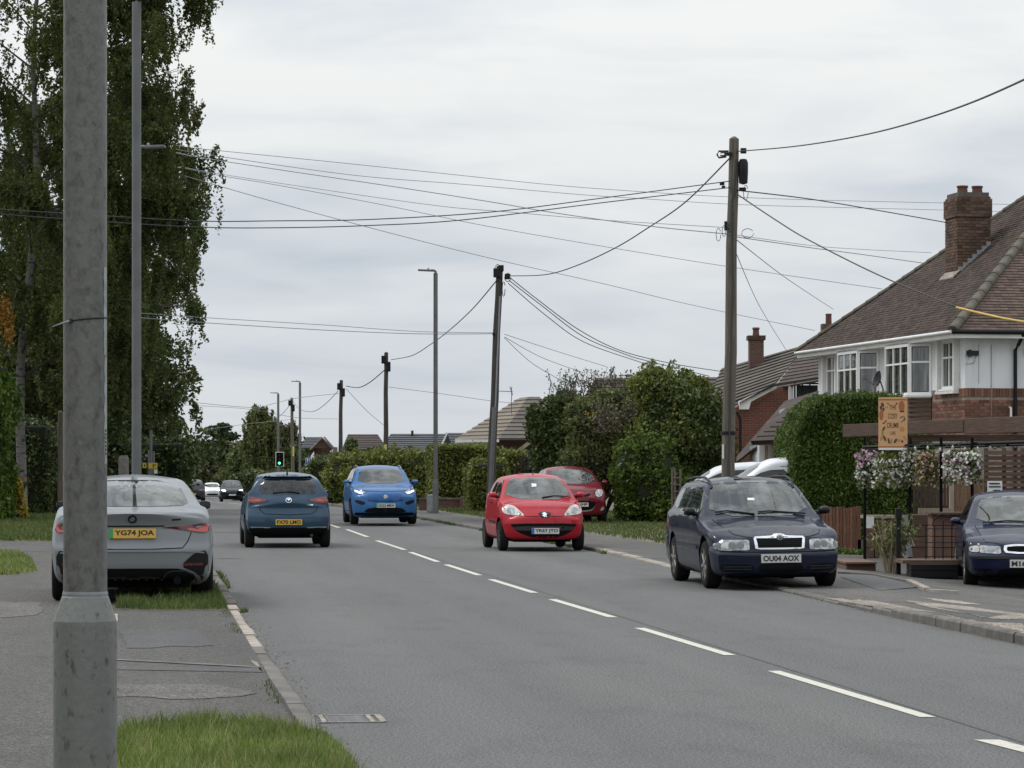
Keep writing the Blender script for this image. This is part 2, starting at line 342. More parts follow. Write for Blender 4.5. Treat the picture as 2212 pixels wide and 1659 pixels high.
MT['plate_blue'] = M('blue_plate_band', (0.05, 0.10, 0.42), 0.4)
MT['plate_green'] = M('green_plate_band', (0.02, 0.30, 0.10), 0.4)
MT['ink'] = M('black_ink', (0.012, 0.012, 0.014), 0.5)
MT['white'] = M('white_paint', (0.78, 0.78, 0.76), 0.5, (0.66, 0.66, 0.64), scale=2.5, detail=7)
MT['render'] = M('white_render', (0.72, 0.73, 0.74), 0.85, (0.54, 0.55, 0.55), stretch=(2, 2, .35), scale=1.6, detail=9, bump=0.35, bscale=60, lo=0.45, hi=0.85)
MT['upvc'] = M('white_upvc', (0.80, 0.80, 0.79), 0.35)
MT['winglass'] = M('window_glass', (0.018, 0.021, 0.022), 0.03, (0.26, 0.26, 0.24), lo=.45, hi=.75, scale=1.5, detail=4, stretch=(9, 9, 0.5), spec=0.8, ior=1.7)
MT['curtain'] = M('net_curtain', (0.45, 0.45, 0.43), 0.9, (0.25, 0.25, 0.25), scale=3, stretch=(12, 12, 0.4))
MT['brick'] = M('red_brick', (0.215, 0.098, 0.06), 0.9, (0.12, 0.06, 0.042), scale=7, detail=7, bump=0.5, bscale=60, rnd=0.45)
MT['brick_dk'] = M('sooty_brick', (0.135, 0.073, 0.048), 0.95, (0.062, 0.045, 0.033), scale=5, detail=8, bump=0.6, bscale=50, rnd=0.45)
MT['mortar'] = M('mortar', (0.30, 0.26, 0.22), 0.95, (0.2, 0.175, 0.15), scale=9, bump=0.5)
MT['mortar_dk'] = M('dark_mortar', (0.13, 0.115, 0.095), 0.95, (0.08, 0.07, 0.06), scale=9, bump=0.5)
MT['bricktex'] = brickmat('orange_red_brickwork', (0.185, 0.06, 0.036), (0.125, 0.046, 0.031), (0.19, 0.15, 0.125))
MT['bricktex_dk'] = brickmat('brown_brickwork', (0.13, 0.058, 0.042), (0.092, 0.046, 0.036), (0.15, 0.12, 0.10))
MT['tile'] = M('clay_roof_tile', (0.115, 0.075, 0.057), 0.9, (0.050, 0.040, 0.034), scale=3.0, detail=8, bump=0.4, bscale=40, rnd=0.3, island=0.35)
MT['tile_ridge'] = M('ridge_tile', (0.075, 0.062, 0.052), 0.95, (0.12, 0.115, 0.085), scale=6, detail=8, bump=0.6, bscale=30, rnd=0.2)
MT['tile_conc'] = M('concrete_roof_tile', (0.125, 0.107, 0.090), 0.95, (0.082, 0.074, 0.066), scale=1.6, detail=9, bump=0.5, bscale=25, rnd=0.18)
MT['tile_lit'] = M('lit_roof_tile', (0.22, 0.19, 0.145), 0.95, (0.15, 0.125, 0.10), scale=1.5, detail=9, bump=0.5, bscale=25, rnd=0.18)  # paler than the concrete tile: light painted into the bungalow's street slope
MT['tile_red'] = M('plum_roof_tile', (0.080, 0.055, 0.047), 0.95, (0.050, 0.040, 0.036), scale=2, detail=9, bump=0.5, bscale=25, rnd=0.2)
MT['slate'] = M('roof_slate', (0.055, 0.06, 0.068), 0.8, (0.038, 0.041, 0.047), scale=2, detail=8, bump=0.3, bscale=25, rnd=0.15)
MT['lead'] = M('lead_flashing', (0.30, 0.31, 0.32), 0.6, (0.18, 0.19, 0.2), scale=6)
MT['pot'] = M('terracotta_pot', (0.13, 0.058, 0.042), 0.9, (0.10, 0.05, 0.04), scale=6)
MT['timber'] = M('brown_stained_timber', (0.135, 0.078, 0.050), 0.7, (0.075, 0.045, 0.031), scale=3, detail=9, stretch=(1.5, 1.5, 14), bump=0.4, bscale=20, rnd=0.12)
MT['timber_h'] = M('brown_stained_beam', (0.145, 0.088, 0.060), 0.7, (0.07, 0.044, 0.031), scale=3.5, detail=10, stretch=(1.2, 4, 14), bump=0.4, bscale=20, rnd=0.15)
MT['slat'] = M('brown_slats', (0.135, 0.075, 0.048), 0.75, (0.075, 0.043, 0.030), scale=4, detail=8, stretch=(1, 1, 8), rnd=0.2)
MT['fence_red'] = M('red_brown_fence', (0.205, 0.088, 0.052), 0.85, (0.125, 0.060, 0.042), scale=4, detail=8, stretch=(8, 8, 0.8), rnd=0.22, bump=0.4)
MT['fence_brown'] = M('dark_brown_fence', (0.065, 0.04, 0.028), 0.85, (0.038, 0.025, 0.019), scale=4, detail=8, stretch=(8, 8, 0.8), rnd=0.22)
MT['fence_tan'] = M('tan_fence', (0.20, 0.125, 0.072), 0.85, (0.13, 0.083, 0.05), scale=4, detail=8, stretch=(8, 8, 0.8), rnd=0.15)
MT['postwood'] = M('pale_post', (0.36, 0.30, 0.22), 0.85, (0.26, 0.21, 0.155), scale=5, stretch=(6, 6, 0.6))
MT['sleeper'] = M('painted_block', (0.17, 0.095, 0.065), 0.85, (0.11, 0.063, 0.045), scale=3.5, detail=8, bump=0.4, rnd=0.12)
MT['bark'] = M('dark_bark', (0.04, 0.034, 0.028), 0.95, (0.075, 0.066, 0.056), scale=5, detail=8, stretch=(3, 3, 0.5), bump=0.9, bscale=14)
MT['birchbark'] = M('birch_bark', (0.17, 0.162, 0.15), 0.85, (0.03, 0.028, 0.025), scale=3.2, detail=7, stretch=(0.7, 0.7, 2.6), lo=0.5, hi=0.60, bump=0.5)
MT['twig'] = M('twig', (0.06, 0.048, 0.038), 0.9)
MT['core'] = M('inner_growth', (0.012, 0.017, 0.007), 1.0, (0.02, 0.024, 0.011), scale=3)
MT['gully'] = M('cast_iron', (0.16, 0.16, 0.16), 0.6, (0.24, 0.235, 0.225), scale=20, metal=0.3, bump=0.4)
L_BIRCH = leafmat('birch_leaves', [(0.0472, 0.067, 0.0187), (0.0671, 0.0909, 0.0228), (0.0891, 0.1148, 0.0291), (0.1311, 0.1411, 0.0352), (0.0576, 0.0765, 0.0207)], trans=0.45)
L_DARK = leafmat('dark_evergreen_leaves', [(0.0355, 0.055, 0.0155), (0.054, 0.0795, 0.0207), (0.0781, 0.107, 0.0284), (0.1065, 0.1345, 0.0386)], trans=0.15, rough=0.45)
L_HEDGE = leafmat('hedge_leaves', [(0.0744, 0.1017, 0.0204), (0.1158, 0.1465, 0.0285), (0.1736, 0.1973, 0.0407), (0.2563, 0.2512, 0.0612)], trans=0.2)
L_CONIF = leafmat('conifer_sprays', [(0.0427, 0.0741, 0.0132), (0.0641, 0.1046, 0.0161), (0.0997, 0.1481, 0.0219), (0.1424, 0.19, 0.0293)], trans=0.18)
L_LIME = leafmat('bright_conifer_sprays', [(0.06, 0.11, 0.015), (0.085, 0.15, 0.02), (0.12, 0.19, 0.028), (0.07, 0.12, 0.02)], trans=0.25)
L_OLIVE = leafmat('olive_leaves', [(0.0849, 0.1111, 0.0352), (0.1306, 0.154, 0.0517), (0.1959, 0.2072, 0.0705), (0.0784, 0.1036, 0.033)], trans=0.25)
L_MID = leafmat('mid_green_leaves', [(0.0496, 0.0728, 0.0222), (0.0689, 0.0962, 0.0272), (0.0965, 0.1196, 0.037), (0.1378, 0.1404, 0.0519)], trans=0.25)
L_FAR = leafmat('far_leaves', [(0.0636, 0.072, 0.0296), (0.0916, 0.0984, 0.0399), (0.1208, 0.126, 0.0513), (0.1463, 0.138, 0.0593)], trans=0.3)  # leaf colour lightened to stand in for distance haze
L_GOLD = leafmat('golden_leaves', [(0.36, 0.26, 0.03), (0.45, 0.34, 0.05), (0.25, 0.2, 0.03)], trans=0.3)
L_AUT = leafmat('autumn_leaves', [(0.25, 0.11, 0.015), (0.33, 0.17, 0.025), (0.18, 0.10, 0.02)], trans=0.3)
L_PURP = leafmat('plum_leaves', [(0.0425, 0.03, 0.0216), (0.0638, 0.0456, 0.0306), (0.034, 0.036, 0.0198)], trans=0.2)
L_PINE = leafmat('pine_needles', [(0.022, 0.036, 0.014), (0.033, 0.05, 0.02), (0.045, 0.062, 0.025)], trans=0.1)
L_PALE = leafmat('dry_twiggy_leaves', [(0.13, 0.12, 0.075), (0.17, 0.155, 0.095), (0.10, 0.10, 0.055)], trans=0.2)
F_WHITE = leafmat('white_petals', [(0.62, 0.62, 0.55), (0.72, 0.71, 0.66), (0.50, 0.53, 0.42)], trans=0.2)
F_PINK = leafmat('pink_petals', [(0.50, 0.25, 0.40), (0.62, 0.45, 0.55), (0.40, 0.16, 0.32), (0.66, 0.58, 0.60)], trans=0.2)
F_ROSE = leafmat('dusky_petals', [(0.36, 0.19, 0.15), (0.48, 0.33, 0.28), (0.55, 0.48, 0.42)], trans=0.2)
# ------------------------------------------------------------------ ground, street, pavements
def strip(name, ys, fl, fr, fz, mat, nx=1, kind='structure', parent=None):
    V = []; F = []
    for Y in ys:
        a, b = fl(Y), fr(Y)
        for i in range(nx + 1):
            X = a + (b - a) * i / nx; V.append((X, Y, fz(X, Y)))
    for j in range(len(ys) - 1):
        for i in range(nx): k = j * (nx + 1) + i; F.append((k, k + 1, k + nx + 2, k + nx + 1))
    me = bpy.data.meshes.new(name); me.from_pydata(V, [], F); me.update()
    o = obj(name, me, mat, parent)
    if kind: o['kind'] = kind
    return o
YS = [2, 8, 14, 20, 26, 32, 38, 44, 50, 58, 66, 74, 82, 90, 95] + list(range(100, 420, 10)) + [450, 500, 600, 800, 1200]
strip('ground', [-60] + YS + [2500], lambda Y: -1200, lambda Y: 1200, lambda X, Y: gz(Y) - 0.22, MT['soil'])
strip('road', YS, left_edge, right_edge, lambda X, Y: gz(Y), MT['road'], nx=8)
ROAD = bpy.data.objects['road']
LP_Z = 0.05
strip('left_pavement', YS, lambda Y: left_edge(Y) - 26, lambda Y: left_edge(Y) - 0.12, lambda X, Y: gz(Y) + LP_Z, MT['path'], nx=2)
def zR(X, Y):
    d = X - right_edge(Y)
    base = float(np.interp(Y, [10, 29, 33, 46, 50, 60], [0.10, 0.095, 0.03, 0.03, 0.06, 0.07]))
    drop = smooth((d - 1.9) / 2.2) * float(np.interp(Y, [10, 34, 38, 44, 48], [0.16, 0.19, 0.19, 0.10, 0.0]))
    return gz(Y) + base - drop
YR = [2, 8, 14, 20, 24, 27, 29, 31, 33, 35, 37, 39, 41, 43, 45, 47, 49, 52, 56, 60] + YS[10:]
strip('right_pavement', YR, lambda Y: right_edge(Y) + 0.12, lambda Y: right_edge(Y) + float(np.interp(Y, [10, 47, 49.5, 53, 500], [13, 13, 2.6, 2.1, 2.1])), zR, MT['path_r'], nx=12)
strip('driveway', [49, 52, 56, 62, 70], lambda Y: right_edge(Y) + 2.6, lambda Y: 14, lambda X, Y: 0.02, MT['patchdark'])

def G(x, y, z0=0.0):
    D = (EYE - z0) * FPX / (y - HY); return Vector(((x - CX) * D / FPX, D, z0))

# painted centre line
for (x0, y0, x1, y1, w) in [(2015,1550,1680,1450,.082),(1585,1416,1388,1357,.082),(1330,1334,1198,1295,.082),(1160,1281,1065,1252,.082),(1040,1243,968,1220,.082),
                            (950,1214,890,1193,.082),(878,1188,817,1168,.082),(797,1160,752,1144,.082),(735,1140,713,1133,.082)]:
    a, b = G(x0, y0), G(x1, y1); m_ = MB()
    z = lambda p: 0.003 if True else 0
    cy = cl(a.y); xa, xb = a.x, b.x
    pts = [(xa - w, a.y, 0.004), (xa + w * .25, a.y, 0.004), (xb + w * .25, b.y, 0.004), (xb - w, b.y, 0.004)]
    sheet('centre_line_dash', pts, MT['linepaint'], parent=ROAD)
d0 = G(2260, 1628); sheet('centre_line_dash', [(d0.x - .11, d0.y, .004), (d0.x + .02, d0.y, .004), (cl(16.9) + .02, 16.55, .004), (cl(16.9) - .13, 16.55, .004)], MT['linepaint'], parent=ROAD)
Y = 84.0
while Y < 300:
    sheet('centre_line_dash', [(cl(Y) - .09, Y, gz(Y) + .006), (cl(Y) + .05, Y, gz(Y) + .006), (cl(Y + 4) + .05, Y + 4, gz(Y + 4) + .006), (cl(Y + 4) - .09, Y + 4, gz(Y + 4) + .006)], MT['linepaint'], parent=ROAD)
    Y += 6.2
# tar joint that runs between the dashes
strip('tar_joint', [12 + 2 * i for i in range(40)], lambda Y: cl(Y) + .05, lambda Y: cl(Y) + .075, lambda X, Y: .0025, MT['path_r'], kind=None, parent=ROAD)
# side-road give way line far left, seen between the parked and the moving car
for (x0, x1, y) in [(470, 520, 1207), (465, 540, 1150)]:
    a, b = G(x0, y), G(x1, y)
    sheet('side_road_line', [(a.x, a.y - .12, .004), (b.x, b.y - .12, .004), (b.x, b.y + .12, .004), (a.x, a.y + .12, .004)], MT['patchdark'] if y > 1180 else MT['patchdark'], parent=ROAD)

# kerbs: every stone its own part
def kerb_run(name, edge, side, y0, y1, top, pale, stone=0.914):
    root = bpy.data.objects.new(name, None); put(root); root['kind'] = 'structure'
    cache = {}
    Y = y0; i = 0
    while Y < y1:
        ln = stone; Ye = Y + ln
        xa, xb = edge(Y), edge(Ye); z0 = gz(Y)
        t = top((Y + Ye) / 2) + RNG.uniform(-.004, .004)
        isp = pale((Y + Ye) / 2)
        key = (isp, round(t, 2))
        if key not in cache:
            tt = key[1]; m_ = MB()
            m_.prism([(0, 0, -.15), (side * .125, 0, -.15), (side * .125, 0, tt), (side * .022, 0, tt), (0, 0, tt - .02)], (0, ln - .012, 0))
            me = m_.mesh('kerb_stone', bevel=.006); me.materials.append(MT['kerb_pale'] if isp else MT['kerb']); cache[key] = me
        o = bpy.data.objects.new('kerb_stone', cache[key]); put(o, root)
        o.location = (xa + RNG.uniform(-.006, .006), Y, z0); o.rotation_euler = (RNG.uniform(-.004, .004), 0, -math.atan2(xb - xa, ln) + RNG.uniform(-.006, .006))
        Y = Ye; i += 1
    return root
kerb_run('left_kerb', left_edge, -1, 10, 130, lambda Y: float(np.interp(Y, [10, 18, 21, 23, 31, 33, 40, 130], [.085, .08, .06, .035, .035, .08, .10, .10])), lambda Y: 24.2 < Y < 31.6)
kerb_run('right_kerb', right_edge, 1, 12, 140, lambda Y: float(np.interp(Y, [12, 29, 33, 46, 50, 60, 140], [.104, .099, .034, .034, .064, .075, .10])), lambda Y: 43.5 < Y < 53)
strip('left_kerb_far', list(range(130, 420, 10)), lambda Y: left_edge(Y) - .12, left_edge, lambda X, Y: gz(Y) + .09, MT['kerb'])
strip('right_kerb_far', list(range(140, 420, 10)), right_edge, lambda Y: right_edge(Y) + .12, lambda X, Y: gz(Y) + .09, MT['kerb'])

# worn gritty bands, tar patches and trench scars in the pavements
def patch(name, pts, mat, z0, parent, lift=.004):
    V = []
    for (x, y) in pts:
        g = G(x, y, z0)
        for _ in range(3):                                   # settle onto the sloping pavement
            zz = zR(g.x, g.y) if parent.name.startswith('right') else gz(g.y) + LP_Z
            g = G(x, y, zz)
        if parent.name.startswith('right') and g.x < right_edge(g.y) + (.02 if g.y > 30 else .05): g.x = right_edge(g.y) + (.02 if g.y > 30 else .05)
        if parent.name.startswith('left') and g.x > left_edge(g.y) - .15: g.x = left_edge(g.y) - .15
        V.append((g.x, g.y, (zR(g.x, g.y) if parent.name.startswith('right') else gz(g.y) + LP_Z) + lift))
    return sheet(name, V, mat, parent=parent)
RP = bpy.data.objects['right_pavement']; LPV = bpy.data.objects['left_pavement']
def ragged(pts, n=9, amp=2.0, seed=1):
    r = random.Random(seed); out = []
    for i, p in enumerate(pts):
        q = pts[(i + 1) % len(pts)]
        for k in range(n):
            t = k / n; out.append((p[0] + (q[0] - p[0]) * t + r.uniform(-amp, amp) * 3, p[1] + (q[1] - p[1]) * t + r.uniform(-amp, amp) * .8))
    return out
patch('gritty_band', ragged([(1745,1292),(1815,1294),(1894,1299),(2028,1325),(2110,1343),(2212,1348),(2212,1385),(2100,1362),(1980,1338),(1880,1315)], 6, 1.6), MT['grit'], .05, RP)
patch('gritty_band', ragged([(1951,1297),(2080,1310),(2240,1330),(2240,1338),(2146,1337),(2007,1312)], 5, 1.0, 2), MT['grit'], .05, RP)
patch('gritty_band', ragged([(1985,1291),(2060,1297),(2120,1307),(2080,1306),(2030,1299)], 4, .8, 3), MT['grit'], .02, RP)
patch('tar_patch', [(1815,1246),(1870,1244),(1990,1268),(1900,1276)], MT['patchdark'], .02, RP)
patch('tar_patch', [(1385,1206),(1440,1208),(1440,1196),(1395,1193)], MT['patchdark'], .06, RP)
patch('trench_scar', [(150,1440),(575,1443),(573,1453),(300,1448),(150,1446)], MT['patchdark'], .05, LPV)
patch('trench_scar', [(245,1424),(420,1433),(575,1441),(575,1443.5),(420,1436),(245,1427)], MT['kerb'], .05, LPV, .006)
0 and patch('trench_scar', [(-40,1452),(112,1455),(300,1460),(470,1466),(470,1468),(300,1463),(112,1458),(-40,1455)], MT['kerb'], .05, LPV, .006)
patch('tar_patch', [(-40,1182),(105,1182),(103,1192),(-40,1192)], MT['patchdark'], .05, LPV)
patch('gritty_band', ragged([(540,1425),(580,1440),(640,1500),(690,1562),(676,1562),(620,1510),(570,1452)], 5, 1.2, 5), MT['grit'], .03, LPV, .004)
e0 = G(250, 1345, LP_Z); MB().box(-.03, .02, 0, 1.5, 0, LP_Z + .012).build('edging_stone', MT['kerb_pale'], LPV, loc=(e0.x, e0.y, 0), rot=(0, 0, math.radians(7.9)))
patch('tar_patch', ragged([(260,1362),(420,1360),(470,1395),(280,1400)], 4, 2.5, 8), MT['patchdark'], .05, LPV)
patch('gritty_band', ragged([(250,1478),(470,1480),(560,1500),(400,1512),(250,1505)], 4, 3, 9), MT['path_worn'], .05, LPV)
patch('gritty_band', ragged([(-30,1300),(90,1302),(80,1330),(-30,1335)], 4, 3, 10), MT['path_worn'], .05, LPV)
# concrete edging along the forecourt
def edging(name, pts, z0, parent, mat, w=.06, h=.035):
    V = []
    for (x, y) in pts:
        g = G(x, y, z0)
        for _ in range(3): g = G(x, y, zR(g.x, g.y))
        V.append(g)
    m_ = MB()
    for a, b in zip(V[:-1], V[1:]):
        d = (b - a); L = d.length; Mx = Matrix.Translation(a) @ d.to_track_quat('Y', 'Z').to_matrix().to_4x4()
        m_.box(-w/2, w/2, 0, L + .01, -.05, h, Mx)
    return m_.build(name, mat, parent, bevel=.004)
edging('edging_stone', [(1963,1258),(2003,1276)], 0, RP, MT['kerb_pale'], .09, .04)
edging('edging_stone', [(2005,1277),(2067,1281)], 0, RP, MT['kerb_pale'], .07, .03)
edging('edging_stone', [(1812,1238),(1890,1243),(1960,1257)], 0, RP, MT['kerb'], .06, .025)

# ---- grass
def blades(name, area, n, h, w, mat, zf, label, cat, seed=3, lean=.5, edge_h=None):
    r = np.random.default_rng(seed); pts = area(r, n); n = len(pts)
    tuft = .5 + .5*np.sin(pts[:, 0]*9 + 2.1*np.sin(pts[:, 1]*5)) * np.sin(pts[:, 1]*7 + 1.7*np.sin(pts[:, 0]*6))
    th = r.uniform(0, 2 * np.pi, n); hh = h * r.uniform(.35, 1.2, n) * (.6 + .75*tuft) * (1 + .5*(r.random(n) < .03)); ww = w * r.uniform(.6, 1.3, n)
    la = r.uniform(0, 2 * np.pi, n); ll = hh * lean * r.uniform(.1, 1.3, n)
    z0 = np.array([zf(p[0], p[1]) for p in pts]); base = np.column_stack([pts[:, 0], pts[:, 1], z0 - .005])
    d = np.column_stack([np.cos(th), np.sin(th), np.zeros(n)]) * ww[:, None]
    le = np.column_stack([np.cos(la), np.sin(la), np.zeros(n)]) * ll[:, None]
    up = np.column_stack([np.zeros(n), np.zeros(n), hh])
    V = np.stack([base - d, base + d, base + d * .7 + up * .55 + le * .35, base - d * .7 + up * .55 + le * .35, base + up + le], 1).reshape(-1, 3)
    i = np.arange(n) * 5
    T = np.concatenate([np.column_stack([i, i+1, i+2]), np.column_stack([i, i+2, i+3]), np.column_stack([i+3, i+2, i+4])])
    o = obj(name, nmesh(name, V, T), mat); o['kind'] = 'stuff'; o['label'] = label; o['category'] = cat
    return o
def poly_area(poly):
    xs = [p[0] for p in poly]; ys = [p[1] for p in poly]
    def f(r, n):
        out = []; need = n
        P_ = np.array(poly)
        while need > 0:
            q = np.column_stack([r.uniform(min(xs), max(xs), need * 2), r.uniform(min(ys), max(ys), need * 2)])
            ins = np.zeros(len(q), bool); j = len(P_) - 1
            for i in range(len(P_)):
                xi, yi = P_[i]; xj, yj = P_[j]
                c = ((yi > q[:, 1]) != (yj > q[:, 1])) & (q[:, 0] < (xj - xi) * (q[:, 1] - yi) / (yj - yi + 1e-12) + xi); ins ^= c; j = i
            q = q[ins][:need]; out.append(q); need -= len(q)
        return np.concatenate(out)
    return f
def mound(name, poly, z0, h, mat):                      # low turf pad under the blades
    m_ = MB(); cx = sum(p[0] for p in poly) / len(poly); cy = sum(p[1] for p in poly) / len(poly); n = len(poly)
    lo = [(x, y, z0 - .02) for x, y in poly]; mid = [(cx + (x - cx) * .96, cy + (y - cy) * .97, z0 + h * .7) for x, y in poly]; hi = [(cx + (x - cx) * .8, cy + (y - cy) * .85, z0 + h) for x, y in poly]
    m_.add(lo + mid + hi, [(i, (i+1) % n, n + (i+1) % n, n + i) for i in range(n)] + [(n + i, n + (i+1) % n, 2*n + (i+1) % n, 2*n + i) for i in range(n)] + [tuple(range(2*n, 3*n))])
    o = m_.build(name, mat, smooth_angle=60); o['kind'] = 'structure'; return o
fg = [(-1.50, 10), (-2.10, 14.6), (-2.26, 15.9), (-2.15, 16.35), (-1.9, 16.65), (-1.62, 16.7), (-1.33, 16.4), (left_edge(15.9) - .04, 15.9), (left_edge(14.8) + .02, 14.8), (left_edge(13.5), 13.5), (left_edge(10), 10)]
mound('near_verge', fg, LP_Z, .03, MT['soil'])
blades('grass', poly_area(fg), 40000, .095, .0042, MT['grass'], lambda X, Y: LP_Z + .02, 'lush green grass tuft on the near verge beside the gully', 'grass', 3)
vb = [(left_edge(30.6) - 1.36, 30.7), (left_edge(30.6) - .9, 30.5), (left_edge(30.6) - .14, 30.6), (left_edge(48) - .14, 48), (left_edge(48) - 1.3, 48)]
mound('kerbside_verge', vb, LP_Z, .03, MT['soil'])
blades('grass', poly_area(vb), 34000, .09, .006, MT['grass_far'], lambda X, Y: LP_Z + .02, 'grass strip under the grey saloon beside the kerb', 'grass', 4)
v2 = [(-22, 40), (-7.05, 40), (-6.9, 41.5), (-7.9, 47), (-8.9, 51.5), (-22, 52)]
mound('small_verge', v2, LP_Z, .03, MT['soil'])
blades('grass', poly_area([(-12, 40), (-7.05, 40), (-6.9, 41.5), (-7.9, 47), (-8.9, 51.5), (-12, 52)]), 20000, .07, .008, MT['grass'], lambda X, Y: LP_Z + .025, 'small green grass patch left of the path', 'grass', 5)
v1 = [(-34, 59), (left_edge(59) - 2.0, 59), (left_edge(80) - 2.0, 80), (left_edge(96) - 2.0, 96), (left_edge(115) - 2.0, 115), (-34, 115)]
mound('hedge_verge', v1, LP_Z, .02, MT['soil'])
blades('grass', poly_area([(-18, 59), (left_edge(59) - 2.0, 59), (left_edge(80) - 2.0, 80), (left_edge(96) - 2.0, 96), (-18, 96)]), 42000, .08, .018, MT['grass_far'], lambda X, Y: LP_Z + .02, 'mown grass in front of the tall left hedge', 'grass', 6)
# right verge between the pavement and the big bush
rv = [(right_edge(54) + 2.2, 52.5), (right_edge(58) + 1.9, 57), (right_edge(64) + 1.7, 64), (right_edge(74) + 1.7, 74), (right_edge(88) + 1.8, 88), (right_edge(112) + 1.8, 112), (right_edge(112) + 6, 112), (9, 70), (7, 52.5)]
mound('right_verge', rv, .07, .03, MT['drysoil'])
blades('grass', poly_area(rv), 60000, .085, .012, MT['grass_far'], lambda X, Y: .085, 'rough grass verge below the big dark bush', 'grass', 8)
rv2 = [(right_edge(112) + 2, 112), (right_edge(175) + 2, 175), (right_edge(175) + 6, 175), (right_edge(112) + 6, 112)]
blades('grass', poly_area(rv2), 14000, .12, .03, MT['grass_far'], lambda X, Y: gz(Y) - .02, 'far strip of grass below the right hedges', 'grass', 9)

# weeds in the joint between kerb and road
def seam_area(edge, side, y0, y1):
    def f(r, n):
        Y = r.uniform(y0, y1, n); k = np.sin(Y*1.7) + np.sin(Y*.63 + 2) > .35; Y = Y[k]; d = np.abs(r.normal(0, .045, len(Y)))
        return np.column_stack([np.array([edge(y) for y in Y]) + side*d, Y])
    return f
blades('kerb_weeds', seam_area(left_edge, 1, 31, 70), 5200, .07, .008, MT['grass_far'], lambda X, Y: 0, 'weeds growing along the left kerb beside the grey saloon', 'weeds', 12)
blades('kerb_weeds', seam_area(lambda y: left_edge(y) - .14, -1, 18.5, 31), 700, .03, .004, MT['grass_far'], lambda X, Y: LP_Z, 'thin weeds behind the near left kerb stones', 'weeds', 13)
blades('kerb_weeds', seam_area(right_edge, -1, 52, 95), 3200, .07, .012, MT['grass_far'], lambda X, Y: 0, 'weeds along the right kerb beyond the red hatchback', 'weeds', 14)
# fallen leaves and grit along the kerbs
def litter(name, n, f, mat, label, seed, size):
    r = np.random.default_rng(seed); V = []; Q = []
    for i in range(n):
        X, Y, z = f(r); s = size * r.uniform(.5, 1.3); a = r.uniform(0, 6.28); t = r.uniform(-.35, .35)
        c, s_ = math.cos(a), math.sin(a); b = len(V)
        V += [(X + c*s, Y + s_*s, z + .004 + abs(t)*s), (X - s_*s*.6, Y + c*s*.6, z + .006), (X - c*s, Y - s_*s, z + .003), (X + s_*s*.6, Y - c*s*.6, z + .007)]; Q.append((b, b+1, b+2, b+3))
    o = obj(name, nmesh(name, V, Q), mat); tag(o, label, 'leaf litter', kind='stuff'); return o
MT['litter'] = leafmat('leaf_litter', [(0.16, 0.11, 0.06), (0.24, 0.18, 0.10), (0.10, 0.075, 0.045), (0.28, 0.24, 0.17)], trans=.1)
def fl(r):
    Y = r.uniform(14, 34); d = abs(r.normal(0, .09)); return left_edge(Y) + (d if r.random() < .8 else -d - .1), Y, .0
litter('leaf_litter', 500, fl, MT['litter'], 'dry leaves and grit lying along the near left kerb', 5, .016)
def fr_(r):
    Y = r.uniform(24, 40); d = abs(r.normal(0, .25)) - .06; X = right_edge(Y) + d; return X, Y, (zR(X, Y) if d > .12 else .0)
litter('leaf_litter', 700, fr_, MT['litter'], 'pale grit and leaves along the right kerb before the blue cars', 6, .018)
def fp(r):
    Y = r.uniform(17, 60); X = left_edge(Y) - r.uniform(.2, 5); return X, Y, LP_Z
litter('leaf_litter', 260, fp, MT['litter'], 'scattered dry leaves on the left path', 7, .02)

# road gully
gr = G(748, 1554); gul = thing('road_gully', (gr.x, gr.y, 0), YAW, 'square iron road gully grating with pale ends set at the left kerb', 'gully')
m_ = MB(); m_.box(-.215, .215, -.27, -.235, -.02, .008); m_.box(-.215, .215, .235, .27, -.02, .008); m_.build('frame', MT['gully'], gul)
for sx in (-1, 1):
    MB().box(sx*.215 - .02, sx*.215 + .02, -.234, .234, -.02, .0085).build('frame_side', MT['kerb_pale'], gul)
    MB().box(sx*.15 - .014, sx*.15 + .014, -.234, .234, -.02, .0075).build('frame_side', MT['kerb_pale'], gul)
me_b = MB().box(-.125, .125, -.009, .009, -.02, .006).mesh('bar', bevel=.002); me_b.materials.append(MT['gully'])
for k in range(11):
    o = bpy.data.objects.new('bar', me_b); put(o, gul); o.location = (0, -.21 + k * .042, 0)
MB().box(-.19, .19, -.234, .234, -.03, -.015).build('sump', MT['matteblack'], gul)
